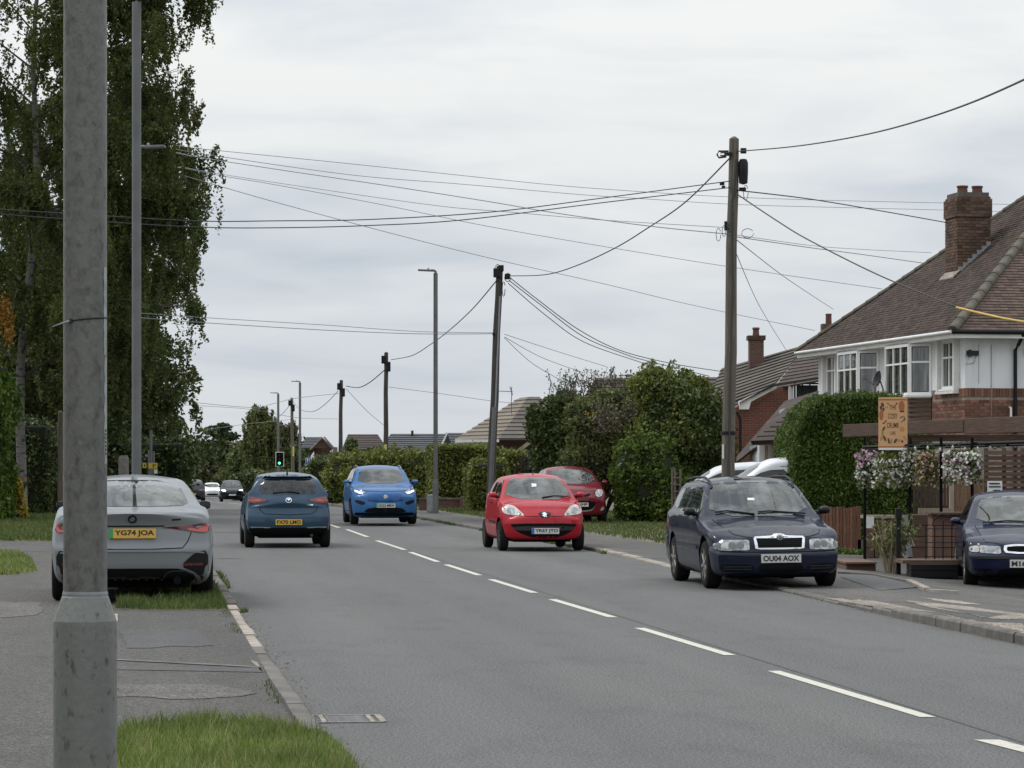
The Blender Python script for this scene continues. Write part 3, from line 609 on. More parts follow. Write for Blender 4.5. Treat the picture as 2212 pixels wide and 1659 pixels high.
# ------------------------------------------------------------------ foliage builders
def leaf_mesh(name, C, size, r, flat=0.0, aspect=.55, droop=None):
    """one small diamond face for each leaf centre"""
    n = len(C); s = size * r.uniform(.6, 1.35, n)
    a = r.normal(size=(n, 3))
    if droop is not None: a[:, 2] -= droop
    a /= np.linalg.norm(a, axis=1)[:, None]
    b = r.normal(size=(n, 3)); b[:, 2] *= (1 - flat); b -= a * (a * b).sum(1)[:, None]; b /= np.linalg.norm(b, axis=1)[:, None] + 1e-9
    A = a * s[:, None]; B = b * (s * aspect)[:, None]
    V = np.stack([C - A, C - A * .1 + B, C + A, C - A * .1 - B], 1).reshape(-1, 3)
    return nmesh(name, V, np.arange(n * 4).reshape(-1, 4))
def lobes_points(lobes, n, r, depth=.30, gap=.0):
    """points in the outer shell of several ellipsoid lobes (cx,cy,cz,rx,ry,rz)"""
    L = np.array(lobes); w = (L[:, 3] * L[:, 5]) ** 1.0; k = r.choice(len(L), n, p=w / w.sum())
    d = r.normal(size=(n, 3)); d /= np.linalg.norm(d, axis=1)[:, None]
    rad = 1 - np.abs(r.normal(0, depth, n)); rad = np.clip(rad, .25, 1.1)
    lump = 1 + .14 * np.sin(d[:, 0] * 7 + k * 1.3) * np.sin(d[:, 1] * 6 + k) + .11 * np.sin(d[:, 2] * 9 + k * 2.1) + .07 * np.sin(d[:, 0] * 17 + k) * np.sin(d[:, 2] * 15)
    return L[k, :3] + d * L[k, 3:6] * (rad * lump)[:, None]
def lobe_core(m_, lobes, f=.8):
    for (cx, cy, cz, rx, ry, rz) in lobes:
        nu, nv = 14, 9; b = len(m_.v)
        for j in range(nv + 1):
            ph = math.pi * j / nv
            for i in range(nu):
                th = 2 * math.pi * i / nu; k = f * (1 + .1 * math.sin(th * 3 + cx) * math.sin(ph * 4))
                m_.v.append((cx + rx*k*math.sin(ph)*math.cos(th), cy + ry*k*math.sin(ph)*math.sin(th), cz + rz*k*math.cos(ph)))
        for j in range(nv):
            for i in range(nu): m_.f.append((b+j*nu+i, b+j*nu+(i+1) % nu, b+(j+1)*nu+(i+1) % nu, b+(j+1)*nu+i))
def bush(name, label, loc, lobes, n, size, mat, seed=1, cat='bush', depth=.22, stem=True, core=.8, extra=None, group=None):
    r = np.random.default_rng(seed); t = thing(name, loc, 0, label, cat, group)
    obj('foliage', leaf_mesh('foliage', lobes_points(lobes, n, r, depth), size, r), mat, t)
    if extra:
        for (lb, nn, sz, mt, dp) in extra: obj('foliage', leaf_mesh('foliage', lobes_points(lb, nn, r, dp), sz, r), mt, t)
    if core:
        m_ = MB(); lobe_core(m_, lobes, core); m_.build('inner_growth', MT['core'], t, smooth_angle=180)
    if stem:
        m_ = MB(); rr = random.Random(seed)
        for _ in range(5):
            a = rr.uniform(0, 6.28); m_.tube([(0.1*math.cos(a), .1*math.sin(a), -.05), (.35*math.cos(a), .35*math.sin(a), .6), (.7*math.cos(a), .7*math.sin(a), 1.2)], [.05, .04, .025], 6)
        m_.build('stems', MT['bark'], t)
    return t
def hedge(name, label, loc, rz, sx, sy, sz, n, size, mat, seed=1, rough=.07, top_round=.15, cat='hedge', flat=.2, droop=None, wave=.05):
    """clipped hedge: box with soft corners, leaves all over its faces (origin at middle of base)"""
    r = np.random.default_rng(seed); t = thing(name, loc, rz, label, cat)
    ar = np.array([sx*sz, sx*sz, sy*sz, sy*sz, sx*sy*1.0]); k = r.choice(5, n, p=ar / ar.sum())
    u, v = r.uniform(-.5, .5, n), r.uniform(0, 1, n); w_ = r.uniform(-.5, .5, n)
    Pn = np.zeros((n, 3))
    Pn[k == 0] = np.column_stack([u*sx, np.full(n, -sy/2), v*sz])[k == 0]; Pn[k == 1] = np.column_stack([u*sx, np.full(n, sy/2), v*sz])[k == 1]
    Pn[k == 2] = np.column_stack([np.full(n, -sx/2), u*sy, v*sz])[k == 2]; Pn[k == 3] = np.column_stack([np.full(n, sx/2), u*sy, v*sz])[k == 3]
    Pn[k == 4] = np.column_stack([u*sx, w_*sy, np.full(n, sz)])[k == 4]
    # soft top edges
    ex = np.clip(np.abs(Pn[:, 0]) / (sx/2), 0, 1); ey = np.clip(np.abs(Pn[:, 1]) / (sy/2), 0, 1); ez = np.clip((Pn[:, 2] - (sz - top_round)) / top_round, 0, 1)
    q = np.maximum(ex ** 6, ey ** 6) * ez
    Pn[:, 2] -= q * top_round * .6; Pn[:, 0] *= 1 - q * top_round * .35 / sx; Pn[:, 1] *= 1 - q * top_round * .35 / sy
    wob = wave * (np.sin(Pn[:, 0]*3.1 + Pn[:, 2]*2.3 + seed) + np.sin(Pn[:, 1]*2.7 + Pn[:, 2]*3.7 + seed*2) + .6*np.sin(Pn[:, 0]*7.3 + Pn[:, 1]*6.1))
    cen = np.array([0, 0, sz * .5]); dv = Pn - cen; dv /= np.linalg.norm(dv, axis=1)[:, None]
    Pn += dv * (wob + r.normal(0, rough, n) - rough*.6)[:, None]; Pn[:, 2] = np.maximum(Pn[:, 2], .01)
    obj('foliage', leaf_mesh('foliage', Pn, size, r, flat, droop=droop), mat, t)
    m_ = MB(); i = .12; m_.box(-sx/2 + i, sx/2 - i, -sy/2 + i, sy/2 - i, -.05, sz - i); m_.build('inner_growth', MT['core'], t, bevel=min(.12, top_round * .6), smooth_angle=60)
    return t
def limb_tree(m_, base, h, lean, rr, r0, nb, spread, lo=.3, rise=.35):
    """tapered trunk with limbs; returns limb tips"""
    pts = []; n = 9
    for i in range(n + 1):
        t = i / n; pts.append(Vector((lean[0]*t + .12*math.sin(t*7 + r0*30), lean[1]*t + .1*math.sin(t*5), h*t)))
    m_.tube(pts, [r0 * (1 - .88 * i / n) for i in range(n + 1)], 9)
    tips = []
    for b in range(nb):
        t = lo + (1 - lo) * (b + .5) / nb; k = min(int(t * n), n - 1); p0 = pts[k].lerp(pts[k+1], t*n - k)
        a = b * 2.4 + rr.uniform(-.5, .5); L = spread * (1 - .55 * max(0, (t - .35) / .65)) * rr.uniform(.75, 1.1)
        d = Vector((math.cos(a), math.sin(a), rise)); p1 = p0 + d * L * .5 + Vector((0, 0, .12*L)); p2 = p0 + d * L + Vector((0, 0, .05 * L))
        rb = r0 * (1 - .85*t) * .5 + .012; m_.tube([p0, p1, p2], [rb, rb*.65, rb*.3], 6); tips += [p1, p2, p0.lerp(p1, .6)]
    return tips
def leafy_tree(name, label, loc, h, spread, n, size, mat, seed, lo=.3, clump=.9, r0=.22, nb=16, squash=.7, lean=(0, 0), group=None, rise=.35, bark='bark', cat='tree'):
    rr = random.Random(seed); r = np.random.default_rng(seed); t = thing(name, loc, 0, label, cat, group)
    m_ = MB(); tips = limb_tree(m_, None, h, lean, rr, r0, nb, spread, lo, rise); m_.build('trunk', MT[bark], t, smooth_angle=60)
    T = np.array([tuple(p) for p in tips] + [(lean[0], lean[1], h)]); k = r.integers(0, len(T), n)
    d = r.normal(size=(n, 3)); d /= np.linalg.norm(d, axis=1)[:, None]; rad = clump * (r.uniform(.2, 1, n) ** .5) * (.65 + .6 * ((k * 7919) % 10) / 10)
    C = T[k] + d * rad[:, None] * np.array([1, 1, squash])
    obj('crown', leaf_mesh('crown', C, size, r), mat, t)
    return t

# ---- weeping birch on the left
def birch(name, label, loc, h, R, n_str, seed, leafsize=.05, z_low=3.0, view_bias=True, lean=(0, 0), group=None, per=46, mat=None):
    rr = random.Random(seed); r = np.random.default_rng(seed)
    t = thing(name, loc, 0, label, 'tree', group); m_ = MB()
    n = 14; pts = [Vector((lean[0]*(i/n) + .16*math.sin(i*.9 + seed), lean[1]*(i/n) + .15*math.sin(i*.7), h*i/n)) for i in range(n + 1)]
    m_.tube(pts, [.15 * (1 - .9*i/n) + .012 for i in range(n + 1)], 10); m_.build('trunk', MT['birchbark'], t, smooth_angle=60)
    bm_ = MB(); anchors = []
    nb = 44
    for b in range(nb):
        f = .2 + .78 * b / nb; k = min(int(f*n), n - 1); p0 = pts[k].lerp(pts[k+1], f*n - k)
        a = b * 2.399 + rr.uniform(-.4, .4)
        if view_bias and b % 3 == 0: a = rr.uniform(-.75, .45)              # more limbs reach towards the light over the road
        L = R * float(np.interp(f, [.2, .3, .42, .52, .74, .86, 1.0], [.86, .86, .80, 1.04, 1.04, .7, .25])) * rr.uniform(.68, 1.08)
        if view_bias and b % 3 == 0: L = min(L, R * (.97 if f < .6 else .80 - .9 * (f - .6)))
        d = Vector((math.cos(a), math.sin(a), 0)); up = rr.uniform(.35, .75)
        br = [p0, p0 + d*L*.35 + Vector((0, 0, L*up*.42)), p0 + d*L*.7 + Vector((0, 0, L*up*.55)), p0 + d*L + Vector((0, 0, L*up*.38))]
        for p in br: p.x = min(p.x, R * .93)
        rb = .012 + .055 * (1 - f); bm_.tube(br, [rb, rb*.7, rb*.45, rb*.2], 6)
        for q in range(7):
            s = rr.uniform(.18, 1.0); s3 = s*3; kk = min(int(s3), 2); bp = br[kk].lerp(br[kk+1], s3 - kk)
            a2 = a + rr.uniform(-1.3, 1.3); l2 = L * rr.uniform(.12, .38); e = bp + Vector((math.cos(a2), math.sin(a2), rr.uniform(-.1, .35))) * l2; e.x = min(e.x, R * .97)
            bm_.tube([bp, e], [rb*.35 + .004, .005], 4); anchors += [bp, bp.lerp(e, .5), e, e]
    for q in range(210):
        a = rr.uniform(0, 6.28); ra = R * .62 * math.sqrt(rr.random()); anchors.append(Vector((lean[0]*.6 + ra*math.cos(a), lean[1]*.6 + ra*math.sin(a), h * rr.uniform(.26, .93))))
    A = np.array([tuple(p) for p in anchors]); k = r.integers(0, len(A), n_str)
    clump = (np.sin(k * 12.9898) * 43758.5453) % 1.0
    S = A[k] + r.normal(0, .13, (n_str, 3)); ln = (.45 + 1.9 * clump) * r.uniform(.45, 1.0, n_str)
    ln = np.minimum(ln, np.maximum(S[:, 2] - z_low + r.normal(0, .5, n_str), .15))
    u = r.uniform(0, 1, (n_str, per)) ** .85
    sway = r.normal(0, .10, (n_str, 2)); ph = r.uniform(0, 6.28, n_str)
    X = S[:, None, 0] + sway[:, None, 0] * u + .045*np.sin(u*9 + ph[:, None]); Y = S[:, None, 1] + sway[:, None, 1] * u + .045*np.cos(u*8 + ph[:, None]); Z = S[:, None, 2] - ln[:, None] * u
    C = np.stack([X, Y, Z], 2).reshape(-1, 3) + r.normal(0, .045, (n_str*per, 3))
    C = C[C[:, 2] > z_low * .5]
    obj('crown', leaf_mesh('crown', C, leafsize, r, droop=.6, aspect=.62), mat or L_BIRCH, t)
    # thin hanging twigs, some of them bare-ended
    tw = r.choice(n_str, min(1400, n_str), replace=False); V = []; Q = []
    p = S[tw]; e = p.copy(); e[:, :2] += sway[tw]; e[:, 2] -= ln[tw] * 1.04; w = .006
    V = np.stack([p + [w, 0, 0], p - [w, 0, 0], e - [w*.4, 0, 0], e + [w*.4, 0, 0]], 1).reshape(-1, 3)
    tw_me = nmesh('twigs', V, np.arange(len(tw)*4).reshape(-1, 4)); o = obj('twigs', tw_me, MT['twig'], t); o['kind'] = 'stuff'
    bm_.build('branches', MT['bark'], t)
    # turned leaves in one low clump
    return t
# ------------------------------------------------------------------ vehicle builder
def curve(pts, L, sig=.035):
    """smooth profile through (s, value) pairs along the car"""
    xs = np.linspace(-.3, L + .3, 900); v = np.interp(xs, [p[0] for p in pts], [p[1] for p in pts])
    k = max(int(sig / (xs[1] - xs[0]) * 3), 1); g = np.exp(-.5 * (np.arange(-k, k + 1) * (xs[1] - xs[0]) / sig) ** 2); g /= g.sum()
    v = np.convolve(np.pad(v, k, mode='edge'), g, mode='valid')
    return lambda s: np.interp(s, xs, v)

class Car:
    def __init__(c, name, label, cat, loc, rz, sp, mat, group=None):
        c.sp = sp; c.root = thing(name, loc, rz, label, cat, group); c.mat = mat
        L, W, H = sp['L'], sp['W'], sp['H']; c.L = L
        na, nb, nc = sp.get('grid', (72, 20, 24))
        t = np.linspace(0, 1, na + 1); A = .55 * t + .45 * (.5 - .5 * np.cos(np.pi * t))
        B = np.sin(np.linspace(-1, 1, nb + 1) * np.pi / 2) * .35 + np.linspace(-1, 1, nb + 1) * .65
        t = np.linspace(0, 1, nc + 1); Cc = 1 - (1 - t) ** 1.25
        idx = {}; pts = []
        def vid(i, j, k):
            q = (i, j, k)
            if q not in idx: idx[q] = len(pts); pts.append((A[i], B[j], Cc[k]))
            return idx[q]
        F = []
        for i in range(na):
            for j in range(nb):
                F.append((vid(i,j,nc), vid(i,j+1,nc), vid(i+1,j+1,nc), vid(i+1,j,nc))); F.append((vid(i,j,0), vid(i+1,j,0), vid(i+1,j+1,0), vid(i,j+1,0)))
            for k in range(nc):
                F.append((vid(i,0,k), vid(i,0,k+1), vid(i+1,0,k+1), vid(i+1,0,k))); F.append((vid(i,nb,k), vid(i+1,nb,k), vid(i+1,nb,k+1), vid(i,nb,k+1)))
        for j in range(nb):
            for k in range(nc):
                F.append((vid(0,j,k), vid(0,j+1,k), vid(0,j+1,k+1), vid(0,j,k+1))); F.append((vid(na,j,k), vid(na,j,k+1), vid(na,j+1,k+1), vid(na,j+1,k)))
        Pp = np.array(pts); a, b, k = Pp[:, 0], Pp[:, 1], Pp[:, 2]
        s0 = a * L
        top = curve(sp['top'], L, sp.get('sig', .032)); belt = curve(sp['belt'], L, .05)
        plan = curve(sp['plan'], L, .12)
        kf, kr = sp.get('kf', .14), sp.get('kr', .10)
        kk = np.interp(s0, [0, L*.12, L*.22, L*.45, L*.6, L*.8, L], [0, kf*.3, kf, kf*.3, -kr*.3, -kr, -kr*.5])
        zt = top(s0 - kk * b * b) - np.interp(s0, [0, L*.25, L*.5, L*.9, L], [.035, .05, .055, .045, .03]) * b * b
        zb = sp['zb'] + np.interp(s0, [0, .5, L - .6, L], [.03, 0, 0, .08])
        z = zb + k * (zt - zb)
        inset = np.interp(z, [p[0] for p in sp['side']], [p[1] for p in sp['side']])
        bl = belt(s0); tt = np.clip((z - bl) / (H - bl), 0, 1)
        tum = sp['tumble'] * tt ** 1.05 + sp.get('shoulder', .04) * np.clip((z - bl) / .04, 0, 1)
        rf = np.interp(s0, [0, L*.25, L*.35, L*.85, L], [sp.get('rh', .12), sp.get('rh', .12), .075, .075, .10])
        f = np.clip(1 - (zt - z) / rf, 0, 1); fil = rf * (1 - np.sqrt(np.maximum(1 - f * f, 0))) * .8
        g = np.clip(1 - (z - zb) / .10, 0, 1); bot = .07 * (1 - np.sqrt(np.maximum(1 - g * g, 0)))
        hw = W / 2 * plan(s0) - inset - tum - fil - bot
        x = b * hw
        wf = np.clip(1 - s0 / .55, 0, 1) ** 1.4; wr = np.clip(1 - (L - s0) / .55, 0, 1) ** 1.4
        pf = np.interp(z, [p[0] for p in sp['front']], [p[1] for p in sp['front']]); pr = np.interp(z, [p[0] for p in sp['rear']], [p[1] for p in sp['rear']])
        s = s0 + wf * (pf + sp['fc'] * np.abs(b) ** sp.get('fp', 2.6)) - wr * (pr + sp['rc'] * np.abs(b) ** sp.get('rp', 3.0))
        V = np.column_stack([x, L / 2 - s, z])
        me = nmesh('body', V, F)
        me.materials.append(mat); me.materials.append(MT['matteblack'])
        c.body = obj('body', me, None, c.root)
        # wheel arches cut out of the shell
        r, xw = sp['r'], W / 2
        cut = MB()
        for s_ in (sp['fo'], sp['fo'] + sp['wb']):
            for sx in (-1, 1):
                x0, x1 = sorted((sx * (xw - .34), sx * (xw + .2)))
                cut.lathe([(r + .055, x0), (r + .055, x1)], 36, (0, L/2 - s_, r + .015), 'x')
        cm = cut.mesh('cutter'); cm.materials.append(MT['matteblack'])
        co = bpy.data.objects.new('cutter', cm); put(co)
        co.parent = c.root
        md = c.body.modifiers.new('arches', 'BOOLEAN'); md.operation = 'DIFFERENCE'; md.object = co; md.solver = 'EXACT'
        try: md.material_mode = 'TRANSFER'
        except Exception: pass
        bpy.context.view_layer.update()
        dg = bpy.context.evaluated_depsgraph_get(); nm = bpy.data.meshes.new_from_object(c.body.evaluated_get(dg)); nm.name = 'body'
        c.body.modifiers.clear(); c.body.data = nm; bpy.data.objects.remove(co)
        bmx = bmesh.new(); bmx.from_mesh(nm); bmx.normal_update(); shade(nm, 42)
        c.bvh = BVHTree.FromBMesh(bmx); bmx.free()
        c.wheels()
    def hit(c, u, v, view, far=6.0):
        if view == 'F': o, d = Vector((u, far, v)), Vector((0, -1, 0))
        elif view == 'B': o, d = Vector((u, -far, v)), Vector((0, 1, 0))
        elif view == 'R': o, d = Vector((far, u, v)), Vector((-1, 0, 0))
        elif view == 'L': o, d = Vector((-far, u, v)), Vector((1, 0, 0))
        else: o, d = Vector((u, v, far)), Vector((0, 0, -1))
        p, n, i, dist = c.bvh.ray_cast(o, d)
        if p is None:
            q = o.copy()
            if view in 'FB': q.y = math.copysign(c.L/2 - .1, o.y)
            elif view in 'RL': q.x = math.copysign(c.sp['W']/2, o.x)
            else: q.z = 1.0
            p, n, i, dist = c.bvh.find_nearest(q)
        return p, n, d
    def panel(c, name, poly, view, mat, off=.004, thick=.02, maxlen=.09, parent=None, chaikin=1, cut=.22):
        pts = [Vector((p[0], p[1], 0)) for p in poly]
        for _ in range(chaikin):
            q = []
            for i in range(len(pts)):
                a, b = pts[i], pts[(i+1) % len(pts)]; q += [a.lerp(b, cut), a.lerp(b, 1 - cut)]
            pts = q
        bm = bmesh.new(); bm.faces.new([bm.verts.new(p) for p in pts]); bmesh.ops.triangulate(bm, faces=bm.faces[:])
        for _ in range(6):
            es = [e for e in bm.edges if e.calc_length() > maxlen]
            if not es: break
            bmesh.ops.subdivide_edges(bm, edges=es, cuts=1); bmesh.ops.triangulate(bm, faces=bm.faces[:])
        bmesh.ops.beautify_fill(bm, faces=bm.faces[:], edges=[e for e in bm.edges if not e.is_boundary])
        dirv = None
        for v in bm.verts:
            p, n, d = c.hit(v.co.x, v.co.y, view); dirv = d
            v.co = p - d * off if n.dot(d) > -.25 else p + n * off
        bd = [e for e in bm.edges if e.is_boundary]
        ex = bmesh.ops.extrude_edge_only(bm, edges=bd)
        for v in [g for g in ex['geom'] if isinstance(g, bmesh.types.BMVert)]: v.co += dirv * thick
        bmesh.ops.recalc_face_normals(bm, faces=bm.faces[:])
        me = bpy.data.meshes.new(name); bm.to_mesh(me); bm.free()
        # face outwards
        o = obj(name, me, mat, parent or c.root); shade(me, 50)
        return o
    def both(c, name, poly, view, mat, **k):
        if view in 'FBT':
            return [c.panel(name, poly, view, mat, **k), c.panel(name, [(-x, z) for x, z in poly][::-1], view, mat, **k)]
        return [c.panel(name, poly, 'L', mat, **k), c.panel(name, poly, 'R', mat, **k)]
    def seam(c, name, path, view, w=.006, mat=None, parent=None, off=.0025):
        pts = []
        for a, b in zip(path[:-1], path[1:]):
            n = max(2, int(math.hypot(b[0]-a[0], b[1]-a[1]) / .05))
            pts += [(a[0] + (b[0]-a[0])*i/n, a[1] + (b[1]-a[1])*i/n) for i in range(n)]
        pts.append(path[-1]); V = []; F = []
        for i, p in enumerate(pts):
            q0, q1 = pts[max(i-1, 0)], pts[min(i+1, len(pts)-1)]; dx, dz = q1[0]-q0[0], q1[1]-q0[1]; l = math.hypot(dx, dz) + 1e-9; nx, nz = -dz/l*w, dx/l*w
            for sg in (-1, 1):
                h, n, d = c.hit(p[0] + nx*sg, p[1] + nz*sg, view); V.append(tuple(h + n * off))
        for i in range(len(pts) - 1): F.append((2*i, 2*i+1, 2*i+3, 2*i+2))
        me = bpy.data.meshes.new(name); me.from_pydata(V, [], F); me.update()
        return obj(name, me, mat or MT['matteblack'], parent or c.root)
    def wheels(c):
        sp = c.sp; r, w = sp['r'], sp.get('tw', .2); style = sp.get('rim', 'five')
        rr = r * sp.get('rimf', .66)
        ty = MB().lathe([(rr - .012, -w*.42), (rr, -w*.5), (r*.87, -w*.52), (r*.965, -w*.44), (r, -w*.30), (r, w*.30), (r*.965, w*.44), (r*.87, w*.52), (rr, w*.5), (rr - .012, w*.42)], 40, axis='x').mesh('tyre'); shade(ty, 40); ty.materials.append(MT['rubber'])
        rim = MB().lathe([(rr*1.0, w*.44), (rr*1.0, w*.5), (rr*.93, w*.5), (rr*.90, w*.30), (rr*.2, w*.25), (.01, w*.25)], 36, axis='x')
        rim2 = MB(); ns = sp.get('spokes', 5)
        for q in range(ns):
            a = 2*math.pi*q/ns + .2; Mx = Matrix.Rotation(a, 4, 'X')
            rim2.box(w*.30, w*.50, -rr*.105, rr*.105, .02, rr*.95, Mx)
        rim2.lathe([(rr*.24, w*.28), (rr*.24, w*.52), (rr*.12, w*.545), (.005, w*.545)], 20, axis='x')
        rm = rim.mesh('rim'); shade(rm, 40); rm.materials.append(MT['alloy_dk']); sm = rim2.mesh('spokes', bevel=.006); sm.materials.append(MT[sp.get('rimmat', 'alloy')])
        for s_ in (sp['fo'], sp['fo'] + sp['wb']):
            for sx in (-1, 1):
                h = bpy.data.objects.new('wheel', ty); put(h, c.root); h.location = (sx*(sp['W']/2 - w*.5 - .012), c.L/2 - s_, r); h.rotation_euler = (RNG.uniform(0, 6), 0, 0)
                if sx < 0: h.rotation_euler = (RNG.uniform(0, 6), 0, math.pi)
                for me, nm in ((rm, 'rim'), (sm, 'spokes')):
                    q = bpy.data.objects.new(nm, me); put(q, h)
        m_ = MB(); L = c.L
        m_.box(-sp['W']/2 + .28, sp['W']/2 - .28, -L/2 + .35, L/2 - .35, sp['zb'] - .02, sp['zb'] + .25); m_.build('underbody', MT['matteblack'], c.root)
    def plate(c, text, z, view='F', mat='plate_w', band=None, w=.52, h=.111, x=0.0, tilt=0.0, push=.012):
        ys = [c.hit(x + dx, z + dz, view)[0].y for dx in (-w*.5, 0, w*.5) for dz in (-h*.5, h*.5)]
        y = max(ys) + push if view == 'F' else min(ys) - push
        m_ = MB().box(-w/2, w/2, -.006, .006, -h/2, h/2); p = m_.build('number_plate', MT[mat], c.root, bevel=.003); p.location = (x, y, z)
        p.rotation_euler = (tilt, 0, math.pi if view == 'F' else 0)
        tx = 0.0; tw = w * .90
        if band: MB().box(-w/2 + .001, -w/2 + .048, -.0068, .0068, -h/2 + .002, h/2 - .002).build('country_band', MT[band], p); tx = .022; tw = w * .84
        if text:
            o = obj('lettering', text_mesh(text, tw * min(1, len(text) / 8 + .05), h * .68, .035), MT['ink'], p); o.location = (tx if len(text) > 5 else tx - (tw - tw*(len(text)/8 + .05))/2, -.0078, 0)
        return p
    def mirror(c, y, z, mat, x=None, sx_=.11, sz=.075):
        for s in (-1, 1):
            p, n, d = c.hit(y, z - .03, 'R' if s > 0 else 'L')
            sx_ = sx_ * .78 if s < 0 else sx_; sz = sz * .8 if s < 0 else sz; X = p.x + s * (.045 + sx_)
            m_ = MB(); nu, nv = 14, 8; b = len(m_.v)
            for j in range(nv + 1):
                ph = math.pi*j/nv
                for i in range(nu):
                    th = 2*math.pi*i/nu; e = lambda v: math.copysign(abs(v) ** .8, v)
                    m_.v.append((sx_*e(math.cos(th))*math.sin(ph)**.6 if 0 < j < nv else 0, .075*math.cos(ph)*(1.25 if math.cos(ph) > 0 else .8), sz*e(math.sin(th))*math.sin(ph)**.6 if 0 < j < nv else 0))
            for j in range(nv):
                for i in range(nu): m_.f.append((b+j*nu+i, b+j*nu+(i+1) % nu, b+(j+1)*nu+(i+1) % nu, b+(j+1)*nu+i))
            o = m_.build('door_mirror', mat, c.root, smooth_angle=60, loc=(X, y, z))
            MB().box(-sx_*.85, sx_*.85, -.063, -.058, -sz*.8, sz*.8).build('mirror_glass', MT['glass_dk'], o)
            a, b2 = (-s*sx_*.5, 0, -sz*.5), (p.x - X - s*.03, .01, -.035)
            MB().tube([a, b2], [.03, .035], 8).build('mirror_stalk', MT['black'], o)
    def roof_pt(c, x, y): return c.hit(x, y, 'T')[0]

def strips(m_, pts, w, t):      # flat bar along a path of points
    for a, b in zip(pts[:-1], pts[1:]):
        d = Vector(b) - Vector(a); Mx = Matrix.Translation(a) @ d.to_track_quat('Y', 'Z').to_matrix().to_4x4(); m_.box(-w/2, w/2, 0, d.length, -t/2, t/2, Mx)
def wiper(c, path, view='F', parent=None):
    pts = []
    for (u, v) in path:
        p, n, d = c.hit(u, v, view); pts.append(p + n * .02)
    m_ = MB(); m_.tube(pts, .011, 6); return m_.build('wiper', MT['black'], parent or c.root)
SIDE = [(0.15, .07), (.30, .035), (.5, .008), (.68, .0), (.85, .012), (1.0, .03), (1.5, .06)]
def side_glass(c, polys, mat='glass'):
    for q in polys: c.both('side_window', q, 'L', MT[mat], off=.003, thick=.01)
# ------------------------------------------------------------------ the cars (local axes: +y forward, +x to the car's right)
def yL(c, s): return c.L / 2 - s
def spoly(c, pts): return [(c.L / 2 - s, z) for s, z in pts]
ONC = math.pi + YAW                                  # oncoming traffic
AWAY = YAW

def place_front(xv, D, fwd_yaw, L):
    """location of a car whose front bumper centre is seen at xv, at depth D"""
    f = Vector((-math.sin(fwd_yaw), math.cos(fwd_yaw), 0)); p = P(xv, HY, D); return Vector((p.x, p.y, 0)) - f * (L/2)
def place_rear(xv, D, fwd_yaw, L):
    f = Vector((-math.sin(fwd_yaw), math.cos(fwd_yaw), 0)); p = P(xv, HY, D); return Vector((p.x, p.y, 0)) + f * (L/2)

